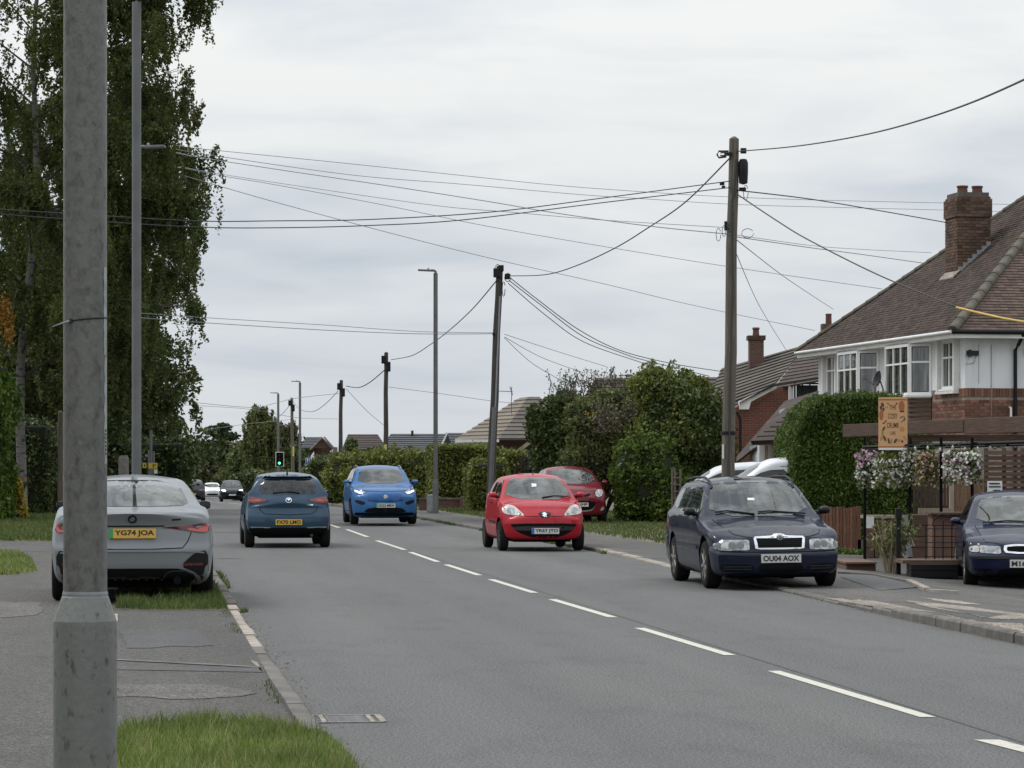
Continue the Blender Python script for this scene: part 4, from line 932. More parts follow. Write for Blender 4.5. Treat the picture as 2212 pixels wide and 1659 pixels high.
# ---- dark blue estate half on the right pavement
def car_estate():
    sp = dict(L=4.51, W=1.735, H=1.455, wb=2.51, fo=.88, r=.312, tw=.2, zb=.165, spokes=7, rimf=.68, rh=.07,
        top=[(0,.675),(.10,.715),(.5,.805),(1.05,.89),(1.22,.915),(1.98,1.39),(2.2,1.435),(2.7,1.455),(3.9,1.425),(4.12,1.38),(4.42,.98),(4.51,.72)],
        belt=[(0,1.3),(.9,1.2),(1.25,.91),(4.5,.96)], plan=[(0,.90),(.25,.955),(.7,.99),(1.2,1.0),(3.6,1.0),(4.1,.975),(4.51,.93)],
        side=[(.17,.05),(.30,.02),(.5,.0),(.56,.012),(.68,.002),(.86,.012),(1.0,.035),(1.5,.05)], tumble=.20,
        front=[(.165,.10),(.20,.045),(.27,.0),(.455,.0),(.485,.02),(.50,.055),(.58,.065),(.68,.10),(.76,.16)], rear=[(.2,.1),(.35,0),(.55,0),(.62,.04),(1.0,.08),(1.4,.12)], fc=.21, fp=2.8, rc=.12)
    mp = paint('navy_car_paint', (0.0045, 0.0080, 0.024), .2, .30, .01)
    c = Car('estate_car', 'dark navy estate car with roof rails, parked half on the right pavement', 'car', (0,0,0), ONC, sp, mp)
    yw = math.pi + math.radians(5.8); c.root.location = place_front(1688, 36.6, yw, 4.51); c.root.location.z = .012; c.root.rotation_euler = (0, math.radians(.7), yw)
    c.panel('windscreen', [(-.70,.925),(.70,.925),(.54,1.365),(.3,1.39),(-.3,1.39),(-.54,1.365)], 'F', MT['glass'], off=.004, thick=.01, chaikin=1)
    c.both('side_window', spoly(c, [(1.56,.95),(1.66,1.12),(2.06,1.30),(2.44,1.315),(2.44,.955)]), 'L', MT['glass'], off=.003, thick=.01, maxlen=.055)
    c.both('side_window', spoly(c, [(2.52,.955),(2.52,1.315),(3.20,1.305),(3.28,.975)]), 'L', MT['glass'], off=.003, thick=.01, maxlen=.055)
    c.both('side_window', spoly(c, [(3.37,.985),(3.29,1.30),(3.82,1.27),(4.0,1.07)]), 'L', MT['glass'], off=.003, thick=.01, maxlen=.055)
    # grille: bright frame, dark slats, badge
    fr = c.panel('grille_frame', [(-.315,.515),(.315,.515),(.335,.675),(.09,.685),(.05,.71),(-.05,.71),(-.09,.685),(-.335,.675)], 'F', MT['chrome'], off=.012, thick=.03, cut=.10)
    c.panel('grille', [(-.28,.54),(.28,.54),(.297,.658),(.06,.658),(.0,.636),(-.06,.658),(-.297,.658)], 'F', MT['matteblack'], off=.019, thick=.02, chaikin=0, parent=fr)
    for k in range(4):
        z = .556 + k*.025; c.seam('grille_slat', [(-.275, z), (.275, z)], 'F', .004, MT['black'], fr, off=.023)
    p, n, d = c.hit(0, .675, 'F'); bd = MB().lathe([(.043,-.012),(.043,.004),(.036,.008),(.034,.008),(.01,.012)], 24, axis='y').build('badge', MT['chrome'], fr, smooth_angle=40, loc=p + Vector((0,.03,.0)))
    MB().lathe([(.031,.006),(.031,.0095),(.02,.012),(.004,.0125)], 20, axis='y').build('emblem', MT['lens'], fr, loc=p + Vector((0,.031,.0)))
    for s in (-1, 1):
        q = [(s*.39,.505),(s*.74,.505),(s*.81,.535),(s*.81,.595),(s*.72,.64),(s*.39,.645)]; q = q if s > 0 else q[::-1]
        h = c.panel('headlight', q, 'F', MT['lens'], off=.008, thick=.03, cut=.10)
        for xx, rr_ in ((.50,.047),(.60,.043)):
            cc = [(s*xx + rr_*math.cos(t*.5236), .575 + rr_*math.sin(t*.5236)) for t in range(12)]; c.panel('reflector_bowl', cc, 'F', MT['lens_core'], off=.013, thick=.01, parent=h, chaikin=0, maxlen=.05)
        q2 = [(s*.735,.525),(s*.80,.545),(s*.80,.59),(s*.735,.62)]; q2 = q2 if s > 0 else q2[::-1]
        c.panel('turn_lens', q2, 'F', MT['lens_core'], off=.014, thick=.01, parent=h, maxlen=.05)
        v = [(s*.35,.245),(s*.72,.245),(s*.76,.30),(s*.72,.335),(s*.35,.33)]; v = v if s > 0 else v[::-1]
        vt = c.panel('bumper_vent', v, 'F', MT['matteblack'], off=.003, thick=.01)
        for z in (.272, .302): c.seam('vent_slat', [(s*.37, z), (s*.72, z)], 'F', .006, MT['trim'], vt, off=.010)
    c.panel('lower_intake', [(-.285,.225),(.285,.225),(.28,.345),(-.28,.345)], 'F', MT['matteblack'], off=.012, thick=.03, maxlen=.05)
    c.panel('bumper_lip', [(-.72,.175),(.72,.175),(.74,.20),(-.74,.20)], 'F', MT['trim'], off=.012, thick=.03, maxlen=.05)
    c.seam('bumper_seam', [(-.80,.492),(-.4,.486),(0,.484),(.4,.486),(.80,.492)], 'F', .006)
    c.seam('bonnet_seam', [(-.345,.675),(-.42,.68),(-.56,.71),(-.63,.80),(-.66,.89)], 'F', .004); c.seam('bonnet_seam', [(.345,.675),(.42,.68),(.56,.71),(.63,.80),(.66,.89)], 'F', .004)
    for sd in 'LR':
        for s_ in (1.42, 2.49, 3.33): c.seam('door_seam', spoly(c, [(s_, .90), (s_ + (.0 if s_ < 3 else .03), .6), (s_ + (.02 if s_ < 3 else -.12), .30)]), sd, .004)
        c.seam('rubbing_strip', spoly(c, [(1.36,.52),(3.35,.535)]), sd, .02, MT['trim'], off=.012)
        for s_ in (2.30, 3.15): c.seam('door_handle', spoly(c, [(s_-.17,.79),(s_,.80)]), sd, .016, mp, off=.025)
    c.plate('OU04 AOX', .405, 'F'); c.mirror(yL(c, 1.62), .99, MT['black'], sx_=.10, sz=.068)
    wiper(c, [(-.60,.935),(-.1,.975),(.05,.965)]); wiper(c, [(.1,.94),(.45,.985),(.60,.965)])
    for s in (-1, 1):
        m_ = MB(); pts = [c.roof_pt(s*.56, yL(c, q)) + Vector((0, 0, h)) for q, h in ((1.95,.0),(2.05,.045),(2.4,.055),(3.2,.055),(3.85,.045),(3.98,-.01))]
        m_.tube(pts, .017, 8); m_.build('roof_rail', MT['trim'], c.root, smooth_angle=60)
    m_ = MB(); p = c.roof_pt(0, yL(c, 2.35)); strips(m_, [c.roof_pt(.1, yL(c, 2.1)) + Vector((0,0,.004)), c.roof_pt(.1, yL(c, 2.9)) + Vector((0,0,.006))], .22, .006); m_.build('sunroof', MT['glass_dk'], c.root)
    MB().tube([c.roof_pt(0, yL(c, 3.7)), c.roof_pt(0, yL(c, 3.9)) + Vector((0, 0, .35))], .004, 5).build('aerial', MT['black'], c.root)
    c.panel('parking_card', [(.04,1.13),(.13,1.13),(.13,1.16),(.04,1.16)], 'F', MT['white'], off=.0055, thick=.002, chaikin=0)
    return c
car_estate()

# ---- small red hatchback at the right kerb
def car_red():
    sp = dict(L=3.43, W=1.63, H=1.465, wb=2.34, fo=.68, r=.285, tw=.165, zb=.19, spokes=8, rimf=.64, rimmat='alloy_dk',
        top=[(0,.66),(.06,.74),(.22,.85),(.5,.93),(.78,.985),(1.45,1.385),(1.62,1.43),(2.0,1.465),(2.7,1.44),(3.02,1.36),(3.28,1.0),(3.43,.75)],
        belt=[(0,1.3),(.6,1.2),(.85,.96),(2.2,1.0),(3.4,1.07)], plan=[(0,.86),(.2,.93),(.6,.985),(1.0,1.0),(2.7,1.0),(3.1,.97),(3.43,.9)],
        side=[(.19,.06),(.33,.015),(.5,.0),(.65,.004),(.85,.025),(1.0,.045),(1.5,.07)], tumble=.17,
        front=[(.19,.09),(.26,.02),(.36,0),(.52,.0),(.62,.02),(.72,.06),(.80,.12)], rear=[(.2,.08),(.35,0),(.6,0),(1.0,.1),(1.4,.2)], fc=.30, fp=2.2, rc=.15)
    mp = paint('red_car_paint', (0.36, 0.008, 0.020), .1, .32, .01)
    c = Car('red_hatchback', 'small bright red hatchback with smiling grille parked at the right kerb', 'car', (0,0,0), ONC, sp, mp)
    c.root.location = place_front(1178, 53.6, ONC, 3.43); c.root.location.z = .005
    c.panel('windscreen', [(-.67,.975),(.67,.975),(.50,1.355),(.3,1.385),(-.3,1.385),(-.50,1.355)], 'F', MT['glass'], off=.004, thick=.01)
    c.both('side_window', spoly(c, [(1.22,1.04),(1.30,1.15),(1.64,1.32),(2.05,1.335),(2.05,1.06)]), 'L', MT['glass_dk'], off=.003, thick=.01, maxlen=.055)
    c.both('side_window', spoly(c, [(2.15,1.07),(2.15,1.335),(2.60,1.30),(2.78,1.13)]), 'L', MT['glass_dk'], off=.003, thick=.01, maxlen=.055)
    gr_ = c.panel('grille', [(-.63,.525),(.63,.525),(.60,.46),(.5,.36),(.3,.275),(.1,.25),(-.1,.25),(-.3,.275),(-.5,.36),(-.60,.46)], 'F', MT['matteblack'], off=.004, thick=.02, chaikin=1)
    c.panel('grille_bar', [(-.60,.475),(.60,.475),(.55,.395),(.3,.39),(-.3,.39),(-.55,.395)], 'F', MT['trim'], off=.016, thick=.02, parent=gr_)
    c.panel('fog_socket', [(-.33-.02,.43),(-.33+.02,.43),(-.33+.02,.465),(-.33-.02,.465)], 'F', MT['matteblack'], off=.022, thick=.01, parent=gr_, maxlen=.04)
    b_ = c.panel('badge_shield', [(-.125,.735),(.125,.735),(.105,.665),(.06,.63),(-.06,.63),(-.105,.665)], 'F', MT['black'], off=.006, thick=.02)
    lion = [(.005,.725),(.03,.722),(.035,.705),(.055,.71),(.05,.695),(.03,.69),(.045,.675),(.06,.672),(.045,.66),(.025,.665),(.03,.645),(.01,.64),(0,.66),(-.02,.64),(-.035,.645),(-.02,.67),(-.03,.69),(-.045,.685),(-.04,.70),(-.02,.705),(-.02,.72)]
    c.panel('emblem', lion, 'F', MT['chrome'], off=.014, thick=.008, parent=b_, chaikin=0, maxlen=.03)
    for s in (-1, 1):
        q = [(s*.36,.665),(s*.50,.672),(s*.66,.685),(s*.745,.72),(s*.755,.80),(s*.72,.885),(s*.60,.865),(s*.52,.84),(s*.45,.76)]; q = q if s > 0 else q[::-1]
        h = c.panel('headlight', q, 'F', MT['lens_milk'], off=.007, thick=.03)
        cc = [(s*.60 + .075*math.cos(t*.5236), .755 + .062*math.sin(t*.5236)) for t in range(12)]; c.panel('reflector_bowl', cc, 'F', MT['lens'], off=.013, thick=.01, parent=h, chaikin=0, maxlen=.05)
        cc = [(s*.455 + .03*math.cos(t*.5236), .70 + .022*math.sin(t*.5236)) for t in range(12)]; c.panel('turn_lens', cc, 'F', MT['lens_core'], off=.013, thick=.01, parent=h, chaikin=0, maxlen=.05)
    c.seam('bonnet_seam', [(-.70,.90),(-.55,.85),(-.36,.66),(-.13,.655)], 'F', .004); c.seam('bonnet_seam', [(.70,.90),(.55,.85),(.36,.66),(.13,.655)], 'F', .004)
    c.panel('front_lip', [(-.66,.195),(.66,.195),(.68,.215),(-.68,.215)], 'F', MT['matteblack'], off=.012, thick=.03, maxlen=.05)
    for sd in 'LR':
        c.seam('door_seam', spoly(c, [(1.02,.97),(1.06,.6),(1.10,.30)]), sd, .004); c.seam('door_seam', spoly(c, [(2.12,1.05),(2.14,.6),(2.05,.30)]), sd, .004)
        c.seam('rubbing_strip', spoly(c, [(1.12,.53),(2.08,.55)]), sd, .022, MT['black'], off=.012)
        c.seam('door_handle', spoly(c, [(1.86,.90),(2.02,.905)]), sd, .015, MT['black'], off=.022)
    c.plate('YR57 JTO', .385, 'F', band='plate_blue', push=.02); c.mirror(yL(c, 1.22), 1.05, mp, sx_=.10, sz=.07)
    wiper(c, [(-.05,.99),(-.3,1.025),(-.55,1.005),(-.62,.985)])
    c.panel('parking_card', [(.10,1.20),(.01,1.21),(.0,1.26),(.09,1.27)], 'F', MT['white'], off=.0055, thick=.002, chaikin=0)
    p = c.roof_pt(0, yL(c, 1.72)); MB().tube([p, p + Vector((0, -.12, .10))], [.012, .004], 6).build('aerial', MT['black'], c.root)
car_red()

# ---- darker red hatchback on the verge behind it
def car_maroon():
    sp = dict(L=3.78, W=1.665, H=1.525, wb=2.45, fo=.72, r=.29, tw=.17, zb=.19, spokes=7,
        top=[(0,.70),(.06,.78),(.25,.90),(.6,1.0),(.9,1.07),(1.6,1.44),(1.8,1.49),(2.2,1.525),(2.9,1.48),(3.35,1.35),(3.62,1.02),(3.78,.8)],
        belt=[(0,1.3),(.7,1.2),(1.0,1.03),(2.2,1.05),(3.7,1.12)], plan=[(0,.86),(.2,.93),(.6,.985),(1.0,1.0),(2.9,1.0),(3.4,.97),(3.78,.9)], side=SIDE, tumble=.17,
        front=[(.19,.09),(.26,.02),(.36,0),(.58,.0),(.70,.03),(.85,.11)], rear=[(.2,.08),(.35,0),(.6,0),(1.0,.1),(1.4,.2)], fc=.30, fp=2.2, rc=.15)
    mp = paint('maroon_car_paint', (0.15, 0.007, 0.016), .3, .3, .02)
    c = Car('maroon_hatchback', 'dark red hatchback parked on the verge beside the big bush', 'car', (0,0,0), ONC, sp, mp)
    c.root.location = place_front(1250, 75.5, ONC, 3.78); c.root.location.z = .10
    c.panel('windscreen', [(-.68,1.05),(.68,1.05),(.51,1.41),(.3,1.445),(-.3,1.445),(-.51,1.41)], 'F', MT['glass'], off=.004, thick=.01)
    c.both('side_window', spoly(c, [(1.3,1.08),(1.8,1.42),(2.25,1.44),(2.25,1.09)]), 'L', MT['glass_dk'], off=.003, thick=.01, maxlen=.055)
    c.both('side_window', spoly(c, [(2.32,1.1),(2.32,1.43),(2.95,1.39),(3.2,1.15)]), 'L', MT['glass_dk'], off=.003, thick=.01, maxlen=.055)
    for s in (-1, 1):
        cc = [(s*(.60 + .115*math.cos(t*.5236)), .80 + .105*math.sin(t*.5236) + .02*math.cos(t*.5236)) for t in range(12)]; cc = cc if s > 0 else cc[::-1]
        h = c.panel('headlight', cc, 'F', MT['lens'], off=.007, thick=.03)
        c.panel('reflector_bowl', [(s*.6 + .05*math.cos(t*.5236), .80 + .05*math.sin(t*.5236)) for t in range(12)], 'F', MT['lens_milk'], off=.013, thick=.01, parent=h, chaikin=0, maxlen=.05)
        q = [(s*.14,.76),(s*.38,.80),(s*.30,.72),(s*.16,.70)]; q = q if s > 0 else q[::-1]; c.panel('upper_grille', q, 'F', MT['matteblack'], off=.005, thick=.01)
        q = [(s*.60,.33),(s*.74,.37),(s*.74,.45),(s*.66,.43)]; q = q if s > 0 else q[::-1]; c.panel('fog_lamp', q, 'F', MT['lens_milk'], off=.006, thick=.02)
    ch = c.panel('grille_surround', [(-.46,.575),(.46,.575),(.44,.40),(.3,.315),(-.3,.315),(-.44,.40)], 'F', MT['chrome'], off=.004, thick=.02)
    c.panel('lower_grille', [(-.48,.60),(.48,.60),(.42,.42),(.28,.345),(-.28,.345),(-.42,.42)], 'F', MT['matteblack'], off=.012, thick=.03, maxlen=.05, parent=ch)
    c.panel('badge', [(.055*math.cos(t*.5236), .75 + .05*math.sin(t*.5236)) for t in range(12)], 'F', MT['chrome'], off=.012, thick=.02, chaikin=0, maxlen=.05)
    c.plate('HJ12 JHP', .50, 'F', push=.018); c.mirror(yL(c, 1.3), 1.08, mp); c.seam('bonnet_seam', [(-.70,.98),(-.55,.9),(-.40,.74)], 'F', .005); c.seam('bonnet_seam', [(.70,.98),(.55,.9),(.40,.74)], 'F', .005)
    p = c.roof_pt(0, yL(c, 1.9)); MB().tube([p, p + Vector((0, -.1, .16))], [.01, .004], 6).build('aerial', MT['black'], c.root)
    for sd in 'LR': c.seam('door_seam', spoly(c, [(1.12,1.0),(1.18,.3)]), sd, .004); c.seam('door_seam', spoly(c, [(2.28,1.08),(2.26,.3)]), sd, .004)
car_maroon()

# ---- blue compact SUV coming towards the camera
def car_suv():
    sp = dict(L=4.32, W=1.81, H=1.62, wb=2.58, fo=.86, r=.335, tw=.215, zb=.20, spokes=5, rimmat='alloy_dk', rh=.12,
        top=[(0,.82),(.05,.90),(.2,.965),(.6,1.02),(1.1,1.08),(1.25,1.11),(1.95,1.515),(2.15,1.57),(2.6,1.615),(3.6,1.56),(3.85,1.47),(4.2,1.08),(4.32,.85)],
        belt=[(0,1.4),(.9,1.3),(1.25,1.08),(4.3,1.16)], plan=[(0,.88),(.2,.94),(.6,.985),(1.0,1.0),(3.4,1.0),(4.0,.97),(4.32,.9)],
        side=[(.2,.05),(.35,.02),(.55,.0),(.75,.0),(.95,.02),(1.1,.045),(1.6,.06)], tumble=.19,
        front=[(.2,.13),(.28,.06),(.36,.02),(.5,.0),(.75,.01),(.88,.05),(.95,.10)], rear=[(.2,.1),(.4,0),(.7,0),(1.1,.1),(1.5,.25)], fc=.30, fp=2.3, rc=.15)
    mp = paint('bright_blue_car_paint', (0.040, 0.140, 0.34), .3, .28, .01)
    c = Car('blue_suv', 'bright blue compact SUV with lit headlights driving towards the camera', 'car', (0,0,0), ONC, sp, mp)
    c.root.location = place_front(833, 77.0, ONC, 4.32); c.root.location.z = .035
    c.panel('windscreen', [(-.68,1.105),(.68,1.105),(.545,1.48),(.3,1.52),(-.3,1.52),(-.545,1.48)], 'F', MT['glass'], off=.004, thick=.01)
    c.both('side_window', spoly(c, [(1.6,1.13),(2.05,1.50),(2.55,1.53),(2.55,1.14)]), 'L', MT['glass_dk'], off=.003, thick=.01, maxlen=.055)
    c.both('side_window', spoly(c, [(2.63,1.14),(2.63,1.53),(3.3,1.49),(3.6,1.2)]), 'L', MT['glass_dk'], off=.003, thick=.01, maxlen=.055)
    for s in (-1, 1):
        q = [(s*.52,.86),(s*.66,.83),(s*.80,.88),(s*.82,.95),(s*.70,.96),(s*.55,.90)]; q = q if s > 0 else q[::-1]
        h = c.panel('headlight', q, 'F', MT['lens'], off=.007, thick=.03)
        q = [(s*.56,.855),(s*.68,.845),(s*.80,.90),(s*.79,.925),(s*.66,.88)]; q = q if s > 0 else q[::-1]; c.panel('lit_lamp', q, 'F', MT['lamp_on'], off=.013, thick=.01, parent=h, maxlen=.05)
        q = [(s*.60,.52),(s*.80,.60),(s*.80,.68),(s*.62,.64),(s*.52,.60)]; q = q if s > 0 else q[::-1]; c.panel('bumper_duct', q, 'F', MT['black'], off=.004, thick=.01)
    c.panel('nose_panel', [(-.44,.66),(.44,.66),(.50,.74),(.42,.85),(-.42,.85),(-.50,.74)], 'F', paint('nose_blue', (0.03, 0.11, 0.30), .3, .35, .02), off=.008, thick=.02)
    c.seam('nose_slat', [(-.47,.66),(-.3,.635),(.3,.635),(.47,.66)], 'F', .008, MT['black'], off=.01)
    c.panel('lower_intake', [(-.45,.34),(.45,.34),(.58,.36),(.42,.47),(-.42,.47),(-.58,.36)], 'F', MT['matteblack'], off=.012, thick=.03, maxlen=.05)
    c.panel('lower_cladding', [(-.78,.245),(.78,.245),(.83,.33),(.45,.335),(-.45,.335),(-.83,.33)], 'F', MT['matteblack'], off=.012, thick=.03, maxlen=.05)
    c.panel('tow_bracket', [(-.06,.36),(.06,.36),(.06,.45),(-.06,.45)], 'F', MT['trim'], off=.012, thick=.02, chaikin=0)
    c.panel('badge', [(.06*math.cos(t*.785), .76 + .06*math.sin(t*.785)) for t in range(8)], 'F', MT['lens'], off=.012, thick=.02, chaikin=0, maxlen=.05)
    c.plate('GX23 MRW', .52, 'F', band='plate_green', push=.02); c.mirror(yL(c, 1.55), 1.16, mp, sx_=.11, sz=.068)
    c.seam('bonnet_seam', [(-.80,.97),(-.5,.91),(0,.895),(.5,.91),(.80,.97)], 'F', .005)
    for s in (-1, 1):
        m_ = MB(); m_.tube([c.roof_pt(s*.60, yL(c, q)) + Vector((0, 0, h)) for q, h in ((2.05,.0),(2.2,.045),(2.8,.055),(3.4,.05),(3.6,0))], .018, 8); m_.build('roof_rail', MT['alloy'], c.root, smooth_angle=60)
    for sd in 'LR':
        c.seam('sill_cladding', spoly(c, [(1.25,.30),(3.05,.30)]), sd, .07, MT['matteblack'], off=.006)
        for s_ in (1.42, 2.6): c.seam('door_seam', spoly(c, [(s_,1.08),(s_+.02,.4)]), sd, .004)
car_suv()

# ---- blue-grey hatchback driving away
def car_teal():
    sp = dict(L=4.06, W=1.70, H=1.495, wb=2.57, fo=.80, r=.305, tw=.185, zb=.21, spokes=7, rimmat='alloy_dk',
        top=[(0,.70),(.08,.78),(.5,.92),(1.1,1.0),(1.3,1.03),(2.05,1.42),(2.3,1.47),(2.6,1.495),(3.3,1.455),(3.62,1.40),(3.80,1.24),(3.93,1.05),(4.0,.97),(4.06,.86)],
        belt=[(0,1.3),(1.0,1.2),(1.3,1.0),(2.2,1.0),(3.3,1.06),(4.0,1.12)], plan=[(0,.88),(.2,.94),(.6,.985),(1.0,1.0),(3.2,1.0),(3.7,.985),(4.06,.93)],
        side=[(.2,.07),(.35,.02),(.52,.0),(.68,.006),(.85,.03),(1.0,.05),(1.5,.07)], tumble=.20,
        front=[(.2,.1),(.4,0),(.6,0),(.8,.06)], rear=[(.2,.15),(.30,.07),(.38,.02),(.5,.0),(.62,.01),(.70,.05),(.78,.085),(.86,.06),(.95,.03),(1.02,.06)], fc=.25, rc=.22, rp=2.6)
    mp = paint('blue_grey_car_paint', (0.026, 0.060, 0.100), .4, .28, .01)
    c = Car('blue_grey_hatchback', 'blue grey hatchback driving away along the left lane', 'car', (0,0,0), AWAY, sp, mp)
    c.root.location = place_rear(624, 56.0, AWAY, 4.06); c.root.location.z = 0
    c.panel('rear_window', [(-.60,1.075),(-.28,1.055),(.28,1.055),(.60,1.075),(.50,1.34),(.3,1.365),(-.3,1.365),(-.50,1.34)], 'B', MT['glass_dk'], off=.004, thick=.01)
    c.panel('spoiler', [(-.56,1.365),(.56,1.365),(.54,1.42),(.3,1.44),(-.3,1.44),(-.54,1.42)], 'B', mp, off=.05, thick=.06)
    for s in (-1, 1):
        q = [(s*.40,.93),(s*.62,.875),(s*.80,.895),(s*.815,.97),(s*.80,1.015),(s*.58,.985),(s*.42,.95)]; q = q if s > 0 else q[::-1]
        h = c.panel('tail_light', q, 'B', MT['red_lens'], off=.010, thick=.03)
        q = [(s*.48,.935),(s*.62,.91),(s*.77,.92),(s*.77,.945),(s*.6,.955)]; q = q if s > 0 else q[::-1]; c.panel('lamp_core', q, 'B', MT['red_lens_hi'], off=.016, thick=.01, parent=h, maxlen=.05)
    rg = c.panel('badge', [(.062*math.cos(t*.5236), .935 + .05*math.sin(t*.5236)) for t in range(12)], 'B', MT['chrome'], off=.012, thick=.02, chaikin=0, maxlen=.05)
    c.panel('badge_field', [(.05*math.cos(t*.5236), .935 + .04*math.sin(t*.5236)) for t in range(12)], 'B', mp, off=.0165, thick=.005, chaikin=0, maxlen=.05, parent=rg)
    c.panel('badge_wing', [(-.05,.955),(-.02,.94),(0,.918),(.02,.94),(.05,.955),(.048,.965),(.018,.953),(0,.935),(-.018,.953),(-.048,.965)], 'B', MT['chrome'], off=.021, thick=.004, chaikin=0, maxlen=.05, parent=rg)
    c.seam('tailgate_seam', [(-.60,.86),(-.55,.74),(-.46,.67),(-.1,.655),(.0,.645),(.1,.655),(.46,.67),(.55,.74),(.60,.86)], 'B', .006)
    c.panel('model_badge', [(.36,.835),(.48,.835),(.48,.852),(.36,.852)], 'B', MT['chrome'], off=.006, thick=.006, chaikin=0)
    c.panel('lower_bumper', [(-.70,.262),(.70,.262),(.80,.33),(.74,.405),(.3,.40),(-.3,.40),(-.74,.405),(-.80,.33)], 'B', MT['matteblack'], off=.012, thick=.03, maxlen=.05)
    c.seam('bumper_trim', [(-.74,.41),(-.5,.408),(-.35,.40)], 'B', .011, MT['chrome'], off=.012); c.seam('bumper_trim', [(.35,.40),(.5,.408),(.74,.41)], 'B', .011, MT['chrome'], off=.012)
    c.plate('FX70 LMO', .51, 'B', 'plate_y'); c.mirror(yL(c, 1.62), 1.06, mp, sx_=.10, sz=.068)
    wiper(c, [(-.30,1.075),(.02,1.10),(.22,1.07)], 'B')
    c.both('side_window', spoly(c, [(1.6,1.04),(2.1,1.38),(2.55,1.41),(2.55,1.05)]), 'L', MT['glass_dk'], off=.003, thick=.01, maxlen=.055)
    c.both('side_window', spoly(c, [(2.63,1.06),(2.63,1.41),(3.2,1.36),(3.45,1.15)]), 'L', MT['glass_dk'], off=.003, thick=.01, maxlen=.055)
    p = c.roof_pt(0, yL(c, 3.35)); MB().tube([p, p + Vector((0, -.05, .09))], [.02, .006], 6).build('aerial', MT['black'], c.root)
    MB().tube([(.45, yL(c, 3.95), .25), (.45, yL(c, 4.02), .25)], .03, 10).build('exhaust', MT['alloy_dk'], c.root)
    for sd in 'LR':
        for s_ in (1.45, 2.6, 3.4): c.seam('door_seam', spoly(c, [(s_,1.02),(s_+.02,.35)]), sd, .004)
car_teal()

